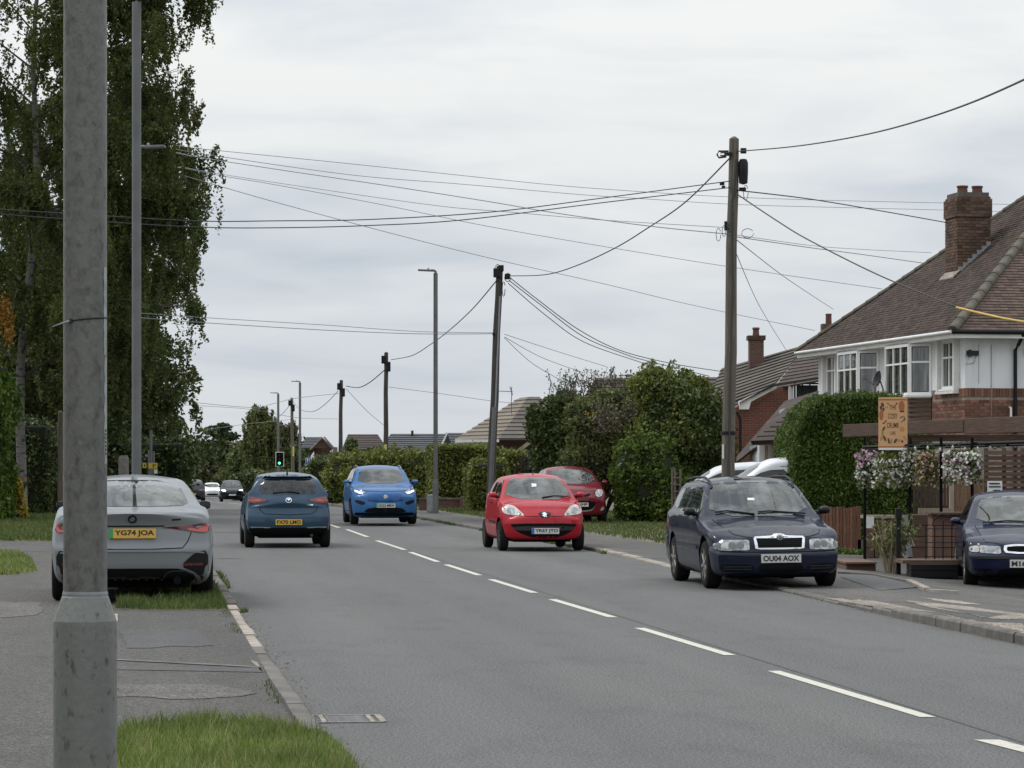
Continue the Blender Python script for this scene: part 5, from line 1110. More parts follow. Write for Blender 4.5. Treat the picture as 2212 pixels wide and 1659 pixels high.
# ---- grey saloon parked on the left path, seen from behind
def car_saloon():
    sp = dict(L=4.78, W=1.852, H=1.45, wb=2.86, fo=.84, r=.335, tw=.235, zb=.19, spokes=5, rimmat='alloy_dk',
        top=[(0,.70),(.1,.78),(.6,.91),(1.3,1.0),(1.45,1.02),(2.3,1.39),(2.55,1.435),(2.85,1.45),(3.3,1.425),(3.7,1.335),(4.35,1.085),(4.62,1.055),(4.74,1.045),(4.78,1.0)],
        belt=[(0,1.3),(1.2,1.2),(1.5,.99),(2.5,.98),(4.0,1.02),(4.5,1.3)], plan=[(0,.88),(.25,.95),(.7,.985),(1.2,.985),(3.0,.985),(3.75,1.0),(4.3,.985),(4.6,.955),(4.78,.93)],
        side=[(.19,.09),(.32,.035),(.5,.008),(.66,.0),(.82,.012),(.95,.04),(1.05,.07),(1.45,.08)], tumble=.235, rh=.13,
        front=[(.2,.1),(.4,0),(.7,0),(.8,.06)], rear=[(.19,.13),(.30,.05),(.42,.015),(.60,.0),(.64,.02),(.68,.045),(.86,.075),(.93,.05),(1.02,.0),(1.06,.02)], fc=.25, rc=.26, rp=2.5)
    mp = paint('battleship_grey_car_paint', (0.205, 0.220, 0.232), .2, .30, .02)
    c = Car('grey_saloon', 'grey four-door coupe parked on the left path and grass strip, rear view', 'car', (0,0,0), AWAY, sp, mp)
    c.root.location = place_rear(286, 32.0, AWAY, 4.78); c.root.location.z = .05
    c.panel('rear_window', [(-.645,1.10),(-.3,1.085),(.3,1.085),(.645,1.10),(.60,1.2),(.52,1.355),(.3,1.385),(-.3,1.385),(-.52,1.355),(-.60,1.2)], 'B', MT['glass'], off=.004, thick=.01)
    for s in (-1, 1):
        q = [(s*.32,.858),(s*.6,.872),(s*.80,.905),(s*.862,.88),(s*.855,.80),(s*.78,.785),(s*.62,.815),(s*.40,.848)]; q = q if s > 0 else q[::-1]
        h = c.panel('tail_light', q, 'B', MT['red_lens'], off=.008, thick=.03)
        q = [(s*.60,.828),(s*.655,.815),(s*.74,.80),(s*.83,.80),(s*.848,.83),(s*.845,.875),(s*.815,.885),(s*.818,.83),(s*.74,.822),(s*.66,.845),(s*.62,.842)]; q = q if s > 0 else q[::-1]
        c.panel('lamp_core', q, 'B', MT['red_lens_hi'], off=.015, thick=.01, parent=h, maxlen=.05)
        q = [(s*.66,.862),(s*.76,.875),(s*.805,.895),(s*.80,.85),(s*.74,.835)]; q = q if s > 0 else q[::-1]; c.panel('reversing_lens', q, 'B', MT['lens_core'], off=.013, thick=.01, parent=h, maxlen=.05)
        q = [(s*.53,.42),(s*.70,.575),(s*.845,.60),(s*.855,.30),(s*.80,.22),(s*.72,.34)]; q = q if s > 0 else q[::-1]
        v = c.panel('bumper_vent', q, 'B', MT['black'], off=.004, thick=.02)
        q = [(s*.56,.425),(s*.78,.425),(s*.79,.455),(s*.58,.455)]; q = q if s > 0 else q[::-1]; c.panel('reflector', q, 'B', MT['red_lens'], off=.012, thick=.01, parent=v, chaikin=0)
    df = c.panel('diffuser', [(-.62,.225),(.62,.225),(.72,.30),(.56,.395),(.3,.40),(-.3,.40),(-.56,.395),(-.72,.30)], 'B', MT['matteblack'], off=.012, thick=.03, maxlen=.05)
    c.seam('diffuser_edge', [(-.30,.30),(-.08,.303),(-.06,.292),(.06,.292),(.08,.303),(.30,.30)], 'B', .007, MT['trim'], df, off=.016)
    for s in (-1, 1): c.seam('exhaust_trim', [(s*.31,.25),(s*.38,.35),(s*.44,.37),(s*.58,.37),(s*.68,.33),(s*.72,.25)], 'B', .009, MT['trim'], df, off=.018)
    c.seam('boot_seam', [(-.66,.80),(-.62,.70),(-.56,.625),(-.2,.612),(.2,.612),(.56,.625),(.62,.70),(.66,.80)], 'B', .005)
    c.seam('bumper_crease', [(-.80,.57),(-.55,.595),(.55,.595),(.80,.57)], 'B', .009, mp, off=.012)
    c.panel('boot_recess', [(-.36,.88),(.36,.88),(.35,.865),(-.35,.865)], 'B', MT['black'], off=.004, thick=.01, chaikin=0)
    bd = c.panel('badge', [(.05*math.cos(t*.3927), .955 + .047*math.sin(t*.3927)) for t in range(16)], 'B', MT['black'], off=.010, thick=.02, chaikin=0, maxlen=.05)
    for q, mt in ((0, 'lens'), (1, 'plate_blue'), (2, 'lens'), (3, 'plate_blue')):
        a0 = q * math.pi/2
        c.panel('badge_quarter', [(0,.955)] + [(.031*math.cos(a0 + t*.3927), .955 + .029*math.sin(a0 + t*.3927)) for t in range(5)], 'B', MT['chrome'] if mt == 'lens' else MT['plate_blue'], off=.014, thick=.004, chaikin=0, maxlen=.04, parent=bd)
    c.panel('model_badge', [(.44,.935),(.54,.94),(.54,.955),(.44,.95)], 'B', MT['black'], off=.005, thick=.006, chaikin=0)
    c.plate('YG74 JOA', .79, 'B', 'plate_y', band='plate_green', tilt=math.radians(-6), w=.525)
    c.mirror(yL(c, 1.72), 1.07, MT['black'], sx_=.095, sz=.068)
    fin = MB(); p = c.roof_pt(0, yL(c, 3.45)); b0 = [p + Vector(q) for q in ((-.035,.09,0),(.035,.09,0),(.02,-.10,-.01),(-.02,-.10,-.01))]; fin.add(b0 + [p + Vector((-.004,-.07,.065)), p + Vector((.004,-.07,.065))], [(0,1,2,3),(0,4,5,1),(1,5,2),(2,5,4,3),(3,4,0)]); fin.build('shark_fin_aerial', mp, c.root, bevel=.004)
    c.both('side_window', spoly(c, [(1.9,1.02),(2.4,1.34),(2.9,1.37),(2.9,1.03)]), 'L', MT['glass_dk'], off=.003, thick=.01, maxlen=.055)
    c.both('side_window', spoly(c, [(2.98,1.04),(2.98,1.365),(3.5,1.30),(3.95,1.10)]), 'L', MT['glass_dk'], off=.003, thick=.01, maxlen=.055)
    MB().tube([(.5, yL(c, 4.55), .26), (.5, yL(c, 4.72), .26)], .045, 14).build('exhaust', MT['matteblack'], c.root)
    for sd in 'LR':
        for s_ in (1.62, 2.94): c.seam('door_seam', spoly(c, [(s_,1.0),(s_+.02,.35)]), sd, .004)
        c.seam('sill_trim', spoly(c, [(1.3,.26),(3.3,.26)]), sd, .04, MT['black'], off=.006)
car_saloon()

# ---- older navy saloon on the cafe forecourt, cut by the right edge of the photograph
def car_old():
    yaw = math.pi - math.radians(6.2)
    sp = dict(L=4.645, W=1.715, H=1.38, wb=2.72, fo=.92, r=.30, tw=.19, zb=.18, spokes=7, rimf=.67, rh=.07,
        top=[(0,.645),(.10,.685),(.5,.76),(1.2,.86),(1.38,.885),(2.2,1.29),(2.45,1.35),(2.9,1.38),(3.4,1.33),(4.05,1.0),(4.5,.97),(4.645,.8)],
        belt=[(0,1.2),(1.1,1.1),(1.4,.87),(4.0,.92),(4.4,1.2)], plan=[(0,.90),(.25,.955),(.7,.99),(1.2,1.0),(3.6,1.0),(4.1,.975),(4.645,.93)],
        side=[(.18,.05),(.32,.02),(.48,.0),(.54,.012),(.66,.002),(.82,.014),(.95,.03),(1.4,.05)], tumble=.185,
        front=[(.18,.10),(.24,.03),(.30,0),(.45,.0),(.49,.03),(.53,.06),(.62,.085),(.70,.13)], rear=[(.2,.1),(.4,0),(.9,.05)], fc=.24, fp=2.5, rc=.15)
    mp = paint('deep_blue_car_paint', (0.003, 0.0075, 0.032), .2, .25, .01)
    c = Car('navy_saloon', 'older navy saloon with chrome grille ring parked on the cafe forecourt', 'car', (0,0,0), yaw, sp, mp)
    c.root.location = place_front(2222, 39.8, yaw, 4.645); c.root.location.z = -.13
    c.panel('windscreen', [(-.66,.885),(.66,.885),(.545,1.26),(.3,1.295),(-.3,1.295),(-.545,1.26)], 'F', MT['glass'], off=.004, thick=.01)
    c.both('side_window', spoly(c, [(1.85,.90),(2.3,1.25),(2.75,1.29),(2.75,.91)]), 'L', MT['glass_dk'], off=.003, thick=.01, maxlen=.055)
    c.both('side_window', spoly(c, [(2.83,.91),(2.83,1.29),(3.3,1.25),(3.7,.95)]), 'L', MT['glass_dk'], off=.003, thick=.01, maxlen=.055)
    fr = c.panel('grille_frame', [(-.30,.50),(.30,.50),(.34,.56),(.32,.635),(-.32,.635),(-.34,.56)], 'F', MT['chrome'], off=.014, thick=.03)
    c.panel('grille', [(-.265,.525),(.265,.525),(.295,.56),(.28,.61),(-.28,.61),(-.295,.56)], 'F', MT['matteblack'], off=.020, thick=.02, parent=fr)
    for s in (-1, 1):
        q = [(s*.37,.50),(s*.66,.51),(s*.66,.615),(s*.38,.61)]; q = q if s > 0 else q[::-1]; h = c.panel('headlight', q, 'F', MT['lens'], off=.008, thick=.03, cut=.10)
        q = [(s*.665,.515),(s*.79,.525),(s*.80,.60),(s*.665,.612)]; q = q if s > 0 else q[::-1]; c.panel('turn_lens', q, 'F', MT['lens_milk'], off=.009, thick=.03, parent=h)
    c.panel('lower_intake', [(-.42,.20),(.42,.20),(.40,.30),(-.40,.30)], 'F', MT['matteblack'], off=.012, thick=.03, maxlen=.05)
    for s in (-1, 1):
        q = [(s*.50,.22),(s*.68,.23),(s*.68,.29),(s*.50,.29)]; q = q if s > 0 else q[::-1]; c.panel('fog_recess', q, 'F', MT['matteblack'], off=.003, thick=.01)
    c.panel('front_lip', [(-.72,.185),(.72,.185),(.74,.21),(-.74,.21)], 'F', MT['trim'], off=.012, thick=.03, maxlen=.05)
    c.seam('bumper_strip', [(-.84,.44),(-.5,.45),(.5,.45),(.84,.44)], 'F', .016, MT['black'], off=.008)
    c.plate('M16', .37, 'F'); c.mirror(yL(c, 1.9), .93, mp, sx_=.10, sz=.065)
    c.seam('bonnet_seam', [(-.36,.64),(-.58,.66),(-.64,.80),(-.66,.87)], 'F', .004); c.seam('bonnet_seam', [(.36,.64),(.58,.66),(.64,.80),(.66,.87)], 'F', .004)
    wiper(c, [(.55,.895),(.2,.925),(-.05,.915)]); wiper(c, [(-.1,.90),(-.35,.925),(-.55,.91)])
    for sd in 'LR':
        for s_ in (1.62, 2.79): c.seam('door_seam', spoly(c, [(s_,.88),(s_+.02,.3)]), sd, .004)
        c.seam('rubbing_strip', spoly(c, [(1.35,.50),(3.3,.51)]), sd, .02, MT['black'], off=.01)
car_old()

# ---- far traffic
def car_far(name, label, xv, D, rz, mp, H=1.5, front=True, W=1.75, lit=True, suv=0.0):
    sp = dict(L=4.2, W=W, H=H, wb=2.55, fo=.85, r=.315, tw=.2, zb=.2, grid=(44, 12, 16), rimmat='alloy_dk',
        top=[(0,.74+suv),(.1,.82+suv),(.6,.96+suv),(1.15,1.02+suv),(1.9,H-.08),(2.5,H),(3.5,H-.06),(3.8,H-.2),(4.1,1.0+suv),(4.2,.8+suv)],
        belt=[(0,1.4),(.9,1.3),(1.2,1.0+suv),(4.2,1.06+suv)], plan=[(0,.88),(.2,.94),(.6,.985),(1.0,1.0),(3.4,1.0),(4.0,.97),(4.2,.9)], side=SIDE, tumble=.19,
        front=[(.2,.1),(.36,0),(.7,.0),(.85,.07)], rear=[(.2,.1),(.4,0),(.8,0),(1.3,.15)], fc=.28, rc=.2)
    c = Car(name, label, 'car', (0,0,0), rz, sp, mp)
    c.root.location = (place_front if front else place_rear)(xv, D, rz, 4.2); c.root.location.z = gz(D)
    v = 'F' if front else 'B'
    c.panel('windscreen' if front else 'rear_window', [(-.66,1.06+suv),(.66,1.06+suv),(.53,H-.12),(-.53,H-.12)], v, MT['glass'], off=.004, thick=.01, maxlen=.15)
    for s in (-1, 1):
        q = [(s*.45,.74+suv*.7),(s*.78,.76+suv*.7),(s*.78,.87+suv*.7),(s*.50,.84+suv*.7)]; q = q if s > 0 else q[::-1]
        c.panel('headlight' if front else 'tail_light', q, v, (MT['lamp_on'] if lit else MT['lens']) if front else MT['red_lens'], off=.01, thick=.03)
    c.panel('grille', [(-.5,.30),(.5,.30),(.55,.48),(-.55,.48)], v, MT['matteblack'], off=.006, thick=.02)
    c.plate('', .52, v, 'plate_w' if front else 'plate_y'); c.mirror(yL(c, 1.6), 1.08 + suv, mp)
car_far('white_car', 'white car with lit headlights far down the road, behind the dark one', 459, 266, ONC, paint('white_car_paint', (0.72, 0.73, 0.74), 0, .3, .03), 1.5)
car_far('black_suv', 'black car with bright headlights far down the road, ahead of the white one', 502, 212, ONC, paint('black_car_paint', (0.012, 0.013, 0.016), .2, .3, .05), 1.62, suv=.06)
car_far('charcoal_car', 'charcoal car driving away, half hidden behind the grey saloon', 414, 180, AWAY, paint('charcoal_car_paint', (0.035, 0.037, 0.04), .3, .3, .05), 1.48, front=False)

# ---- white vehicles side-on in the driveway behind the leaning pole
def van_white():
    rz = math.radians(90 - 3)                        # nose points left
    mp = paint('white_van_paint', (0.74, 0.75, 0.77), 0, .35, .06)
    sp = dict(L=4.4, W=1.83, H=1.80, wb=2.75, fo=.9, r=.31, tw=.2, zb=.2,
        top=[(0,.85),(.08,.95),(.4,1.06),(.6,1.14),(.8,1.22),(1.4,1.62),(1.7,1.75),(2.1,1.79),(4.3,1.76),(4.4,1.7)],
        belt=[(0,1.5),(.5,1.4),(.8,1.15),(4.4,1.2)], plan=[(0,.86),(.25,.94),(.7,.985),(1.2,1.0),(4.2,1.0),(4.4,.98)], side=SIDE, tumble=.14,
        front=[(.2,.1),(.4,0),(.8,0),(.95,.08)], rear=[(.2,.05),(.5,0),(1.8,.03)], fc=.28, rc=.06)
    c = Car('white_van', 'white panel van with roof bars, side-on in the driveway beside the tall hedge', 'van', (0,0,0), rz, sp, mp)
    c.root.location = (P(1590, HY, 54.0).x + 1.2, 54.0 + .915, .0)
    c.both('side_window', spoly(c, [(1.05,1.18),(1.2,1.32),(1.62,1.53),(2.05,1.55),(2.05,1.18)]), 'L', MT['glass_dk'], off=.003, thick=.01, maxlen=.055)
    c.panel('windscreen', [(-.64,1.27),(.64,1.27),(.54,1.66),(-.54,1.66)], 'F', MT['glass'], off=.004, thick=.01)
    for sd in 'LR':
        c.seam('door_seam', spoly(c, [(2.15,1.70),(2.15,.35)]), sd, .005); c.seam('door_seam', spoly(c, [(1.38,1.2),(1.4,.35)]), sd, .005)
        c.seam('load_seam', spoly(c, [(1.9,1.60),(2.5,1.63),(4.2,1.62)]), sd, .005)
    for s_ in (2.5, 3.5):
        m_ = MB(); y = yL(c, s_); z = c.roof_pt(0, y).z + .07; m_.box(-.75, .75, y - .035, y + .035, z, z + .035)
        for s in (-1, 1): m_.box(s*.68 - .04, s*.68 + .04, y - .05, y + .05, z - .12, z + .005)
        m_.build('roof_bar', MT['black'], c.root)
    c.mirror(yL(c, 1.25), 1.25, MT['black'], sx_=.1, sz=.11)
def mpv_white():
    rz = math.radians(-90 - 5); mp = paint('silver_white_car_paint', (0.62, 0.64, 0.66), .1, .3, .05)
    sp = dict(L=4.4, W=1.8, H=1.68, wb=2.7, fo=.9, r=.31, tw=.2, zb=.2,
        top=[(0,.8),(.1,.9),(.6,1.0),(.95,1.07),(1.1,1.12),(2.0,1.56),(2.35,1.65),(2.8,1.68),(3.35,1.64),(3.6,1.57),(4.25,1.16),(4.4,.95)],
        belt=[(0,1.5),(.8,1.4),(1.1,1.1),(4.4,1.15)], plan=[(0,.86),(.25,.94),(.7,.985),(1.2,1.0),(4.0,.99),(4.4,.93)], side=SIDE, tumble=.17,
        front=[(.2,.1),(.4,0),(.8,0),(.95,.08)], rear=[(.2,.05),(.5,0),(1.6,.1)], fc=.28, rc=.15)
    c = Car('white_people_carrier', 'silver white people carrier side-on behind the estate car roof', 'car', (0,0,0), rz, sp, mp)
    c.root.location = (P(1464, HY, 57.5).x + 2.2, 57.5 + .9, .02)
    c.both('side_window', spoly(c, [(1.5,1.16),(2.05,1.47),(2.6,1.53),(2.6,1.17)]), 'L', MT['glass_dk'], off=.003, thick=.01, maxlen=.055)
    c.both('side_window', spoly(c, [(2.68,1.17),(2.68,1.53),(3.3,1.50),(3.6,1.40),(3.95,1.19)]), 'L', MT['glass_dk'], off=.003, thick=.01, maxlen=.055)
    c.panel('rear_window', [(-.62,1.2),(.62,1.2),(.55,1.5),(-.55,1.5)], 'B', MT['glass_dk'], off=.004, thick=.01)
    for sd in 'LR': c.seam('door_seam', spoly(c, [(2.64,1.55),(2.64,.35)]), sd, .005)
    c.mirror(yL(c, 1.5), 1.15, mp)
van_white(); mpv_white()
# ------------------------------------------------------------------ houses
def window(parent, Mx, w, h, cols, rows, mat=None, fw=.055, depth=.07, glass='winglass', name='window'):
    """casement facing local -y; cols / rows: cumulative fractions of the glazing bars"""
    mat = mat or MT['upvc']; m_ = MB()
    m_.box(-w/2, -w/2 + fw, -depth/2, depth/2, 0, h); m_.box(w/2 - fw, w/2, -depth/2, depth/2, 0, h)
    m_.box(-w/2 + fw, w/2 - fw, -depth/2, depth/2, 0, fw); m_.box(-w/2 + fw, w/2 - fw, -depth/2, depth/2, h - fw, h)
    cx = [0] + list(cols) + [1]; rz_ = [0] + list(rows) + [1]; iw, ih = w - 2*fw, h - 2*fw
    for c in cols: m_.box(-iw/2 + c*iw - .022, -iw/2 + c*iw + .022, -depth*.42, depth*.42, fw, h - fw)
    for r_ in rows:
        for i in range(len(cx) - 1): m_.box(-iw/2 + cx[i]*iw + .022*(i > 0), -iw/2 + cx[i+1]*iw - .022*(i < len(cx) - 2), -depth*.40, depth*.40, fw + r_*ih - .022, fw + r_*ih + .022)
    o = m_.build(name, mat, parent); o.matrix_local = Mx
    MB().box(-w/2 - .03, w/2 + .03, -depth/2 - .07, depth/2, -.05, -.002).build('sill', mat, o)
    for i in range(len(cx) - 1):
        for j in range(len(rz_) - 1):
            MB().box(-iw/2 + cx[i]*iw + .02, -iw/2 + cx[i+1]*iw - .02, -.006, .006, fw + rz_[j]*ih + .02, fw + rz_[j+1]*ih - .02).build('pane', MT[glass], o)
    return o
def lay_bricks(parent, org, ud, nd, length, height, mat, bl=.215, bh=.065, j=.010, seed=1, start=0, depth=.012):
    """single bricks, each an object sharing one mesh, in stretcher bond on a vertical face"""
    ud, nd = Vector(ud), Vector(nd); me = {}
    ang = math.atan2(ud.y, ud.x); r = random.Random(seed)
    def mesh(l):
        k = round(l, 3)
        if k not in me: q = MB().box(0, l, -depth, depth, 0, bh).mesh('brick'); q.materials.append(mat); me[k] = q
        return me[k]
    n = int(height / (bh + j)); cnt = 0
    for row in range(n):
        x = -.0 if (row + start) % 2 == 0 else -(bl + j)/2; z = row * (bh + j)
        while x < length - .03:
            a, b = max(x, 0), min(x + bl, length)
            if b - a > .04:
                o = bpy.data.objects.new('brick', mesh(b - a)); put(o, parent); p = Vector(org) + ud * a + nd * r.uniform(-.002, .003); o.location = (p.x, p.y, p.z + z); o.rotation_euler = (0, 0, ang); cnt += 1
            x += bl + j
    return cnt
def tile_slope(parent, A, B, C, D, gauge, tw, mat, single=0, th=.024, seed=1, pick=None):
    """plain tiles on the slope A(low left) B(low right) C(top right) D(top left): some as objects, the rest as one part"""
    A, B, C, D = map(Vector, (A, B, C, D)); u = (B - A).normalized(); n = u.cross(D - A).normalized(); 
    if n.z < 0: n = -n
    up = n.cross(u).normalized()
    if up.z < 0: up = -up
    H = (D - A).dot(up); rows = int(H / gauge); r = random.Random(seed); V = []; F = []; tiles = []
    la, lb = 0.0, (B - A).dot(u); ld, lc = (D - A).dot(u), (C - A).dot(u)
    tilt = math.atan2(th * 1.1, gauge * 1.7)
    R = Matrix((u, up, n)).transposed()
    base = R.to_4x4() @ Matrix.Rotation(tilt, 4, 'X').inverted()
    for i in range(rows):
        t = (i + .5) / rows; x0 = la + (ld - la) * t; x1 = lb + (lc - lb) * t; x = x0 - (tw * .5 if i % 2 else 0)
        while x < x1 - .02:
            a, b = max(x, x0), min(x + tw - .004, x1)
            if b - a > .03: tiles.append((A + u * a + up * (i * gauge) + n * (.006 + r.uniform(0, .006)), b - a, r.uniform(-.012, .012)))
            x += tw
    sel = set()
    if single and pick: sel = set(sorted(range(len(tiles)), key=lambda k: pick(tiles[k][0]))[:single])
    me_full = MB().box(0, tw - .004, -.01, gauge * 1.5, 0, th).mesh('roof_tile'); me_full.materials.append(mat)
    for k, (p, w, jt) in enumerate(tiles):
        Mx = Matrix.Translation(p) @ base @ Matrix.Rotation(jt, 4, 'Z')
        if k in sel and w > tw - .02:
            o = bpy.data.objects.new('roof_tile', me_full); put(o, parent); o.matrix_local = Mx
        else:
            q = [Mx @ Vector(v) for v in ((0,-.01,0),(w,-.01,0),(w,gauge*1.5,0),(0,gauge*1.5,0),(0,-.01,th),(w,-.01,th),(w,gauge*1.5,th),(0,gauge*1.5,th))]
            b = len(V); V += [tuple(v) for v in q]; F += [(b+4,b+5,b+6,b+7),(b,b+1,b+5,b+4),(b+1,b+2,b+6,b+5),(b+3,b,b+4,b+7)]
    o = obj('tiling', nmesh('tiling', V, F), mat, parent); o['kind'] = 'stuff'
    m_ = MB(); m_.prism([A - n*.02, B - n*.02, C - n*.02] + ([D - n*.02] if (D - C).length > .05 else []), -n * .10); m_.build('roof_deck', MT['matteblack'], parent)
def hip_tiles(parent, a, b, mat, step=.43, r=.13):
    a, b = Vector(a), Vector(b); d = b - a; n = int(d.length / step); m_ = MB()
    N = 10; pts0 = [(r*math.cos(math.pi*k/N), 0, r*.85*math.sin(math.pi*k/N) - .03) for k in range(N + 1)]; pts1 = [(x*.92, step*1.06, z*.92 - .012) for x, y, z in pts0]
    b0 = len(m_.v); m_.v += pts0 + pts1; m_.f += [(k, k+1, N+2+k, N+1+k) for k in range(N)] + [tuple(range(N+1)), tuple(range(N+1, 2*N+2))[::-1]]
    me = m_.mesh('hip_tile'); me.materials.append(mat); shade(me, 40); q = d.to_track_quat('Y', 'Z')
    for k in range(n):
        o = bpy.data.objects.new('hip_tile', me); put(o, parent); o.location = a + d.normalized() * (k * step); o.rotation_euler = q.to_euler()
def course_roof(parent, LL, LR, TL, TR, n, mat, th=.035, off=None, name='tile_course'):
    """roof slope of broad interlocking tiles, one part for each course"""
    LL, LR, TL, TR = map(Vector, (LL, LR, TL, TR)); nn = (LR - LL).cross(TL - LL).normalized()
    if nn.y > 0: nn = -nn
    off = off or Vector((0, 0, 0))
    for i in range(n):
        t0, t1 = i / n, min((i + 1.25) / n, 1.0); a, b = LL.lerp(TL, t0), LR.lerp(TR, t0); c, d = LR.lerp(TR, t1), LL.lerp(TL, t1)
        m_ = MB(); m_.add([a + nn*th, b + nn*th, c, d, a - nn*.02, b - nn*.02, c - nn*.03, d - nn*.03], [(0,1,2,3),(0,4,5,1),(1,5,6,2),(3,7,4,0),(2,6,7,3),(4,7,6,5)])
        m_.build(name, mat, parent, loc=off)

# ---- the white and brick pair of houses with bays
def house_pair():
    W0 = P(2085, HY, 65); rz = math.atan2(.188, .982)
    h = thing('bay_window_house', (W0.x, W0.y, -.1), rz, 'white rendered and brick semi-detached pair with bay windows and hipped tile roof', 'house')
    def mb(m_, name, mat, **k): return m_.build(name, mat, h, **k)
    ZB, ZS, ZT = 3.30, 3.49, 4.85                        # brick to the sill band, render above (root sits at -0.1)
    L, Wd = 11.4, 9.0
    m_ = MB(); m_.box(.02, Wd, .02, L, 0, ZB); mb(m_, 'brick_wall', MT['bricktex'])
    m_ = MB(); m_.box(0, Wd - .02, 0, L - .02, ZS, ZT); mb(m_, 'rendered_wall', MT['render'])
    # bricks one by one where the wall shows past the sign
    m_ = MB(); m_.box(.008, 3.2, .008, .019, 1.2, ZS - .002); m_.box(.008, .019, .019, 2.3, 1.2, ZS - .002); mb(m_, 'mortar_bed', MT['mortar'])
    lay_bricks(h, (0, .004, 2.33), (1, 0, 0), (0, -1, 0), 2.0, ZB - 2.33, MT['brick'], seed=2)
    lay_bricks(h, (.004, 2.25, 2.33), (0, -1, 0), (-1, 0, 0), 2.25, ZB - 2.33, MT['brick'], seed=3)
    me = MB().box(0, .065, -.014, .014, 0, ZS - ZB - .008).mesh('brick'); me.materials.append(MT['brick'])
    for k in range(28):
        o = bpy.data.objects.new('brick', me); put(o, h); o.location = (k*.075, .0, ZB)
        if k < 30: o = bpy.data.objects.new('brick', me); put(o, h); o.location = (0, .012 + k*.075, ZB); o.rotation_euler = (0, 0, math.pi/2)
    # roof: near hip faces the camera, front slope faces the street
    e = .45; ez = 4.78; A = (-e, -e, ez); Bn = (Wd + e, -e, ez); Af = (-e, L + e, ez); Bf = (Wd + e, L + e, ez); R1 = (4.5, 4.45, 9.05); R2 = (4.5, 5.3, 9.05)
    tile_slope(h, A, Bn, R1, R1, .105, .168, MT['tile'], single=300, pick=lambda p: p.x + p.z * .4, seed=4)
    tile_slope(h, Af, A, R1, R2, .105, .168, MT['tile'], seed=5)
    m_ = MB(); m_.prism([Af, Bf, R2], (0, -.02, -.05)); m_.prism([Bn, Bf, R2, R1], (-.02, 0, -.05)); mb(m_, 'rear_slopes', MT['tile_red'])
    hip_tiles(h, (-e - .02, -e - .02, ez + .03), R1, MT['tile_ridge']); hip_tiles(h, (-e, L + e, ez + .03), R2, MT['tile_ridge']); hip_tiles(h, R1, (4.5, 5.9, 9.05), MT['tile_ridge'])
    m_ = MB(); m_.box(-e, -e + .02, -e, L + e, ez - .17, ez - .01); m_.box(-e + .02, Wd, -e, -e + .02, ez - .17, ez - .01); mb(m_, 'fascia', MT['white'])
    m_ = MB(); m_.box(-e + .02, .0, -e + .02, L + e, ez - .16, ez - .14); m_.box(0, Wd, -e + .02, 0, ez - .16, ez - .14); mb(m_, 'soffit', MT['white'])
    m_ = MB(); m_.tube([(-e - .05, -e - .04, ez - .03), (Wd, -e - .05, ez - .03)], .055, 8); mb(m_, 'gutter', MT['black'], smooth_angle=60)
    m_ = MB(); m_.tube([(-e - .05, -e - .05, ez - .035), (-e - .05, L + e, ez - .035)], .04, 8); mb(m_, 'gutter', MT['white'], smooth_angle=60)
    m_ = MB(); m_.tube([(1.22, -e - .04, ez - .06), (1.20, -.2, ez - .3), (1.18, -.06, ez - .42), (1.18, -.06, .3)], .042, 10); mb(m_, 'downpipe', MT['black'], smooth_angle=60)
    m_ = MB(); m_.tube([(1.06, -.02, 3.05), (1.06, -.09, 3.05), (1.06, -.10, 2.6)], .028, 8); mb(m_, 'overflow_pipe', MT['white'])
    m_ = MB(); m_.box(.02, .30, -.07, -.02, ez - .55, ez - .44); m_.box(.05, .12, -.10, -.07, ez - .58, ez - .42); mb(m_, 'junction_box', MT['trim'])
    m_ = MB(); m_.tube([(.10, -.03, ez - .55), (.02, -.02, ez - .75), (.2, -.02, ez - .72), (.28, -.02, ez - .5)], .008, 5); m_.tube([(.62, -.015, ez - .3), (.62, -.015, 2.4)], .007, 5); m_.tube([(.32, -.015, ez - .3), (.32, -.015, 3.6)], .005, 5); mb(m_, 'wall_cable', MT['cable_lt'])
    m_ = MB(); m_.box(1.42, 1.75, -.05, -.01, ez - .55, ez - .38); mb(m_, 'vent', MT['black'])
    FACE = lambda x, y, z: Matrix.Translation((x, y, z)) @ Matrix.Rotation(-math.pi/2, 4, 'Z')
    for (y0, y1, ya, yb, near) in ((2.30, 4.75, 2.66, 4.42, True), (6.25, 8.6, 6.62, 8.28, False)):
        bz0, bz1 = 3.40, 4.66
        m_ = MB(); m_.prism([(-.004, y0, 4.60), (-.45, ya, 4.60), (-.45, yb, 4.60), (-.004, y1, 4.60)], (0, 0, .05)); m_.prism([(-.004, y0 + .02, bz0 - .08), (-.44, ya, bz0 - .08), (-.44, yb, bz0 - .08), (-.004, y1, bz0 - .08)], (0, 0, .07)); mb(m_, 'bay_head', MT['upvc'])
        m_ = MB(); m_.prism([(-.004, y0 + .12, bz0), (-.36, ya + .06, bz0), (-.36, yb - .06, bz0), (-.004, y1 - .12, bz0)], (0, 0, 1.19)); mb(m_, 'bay_room', MT['curtain'])
        m_ = MB(); m_.prism([(-.004, y0 + .03, 1.8), (-.42, ya + .01, 1.8), (-.42, yb - .01, 1.8), (-.004, y1 - .03, 1.8)], (0, 0, bz0 - 1.89)); mb(m_, 'bay_base', MT['fence_brown'])
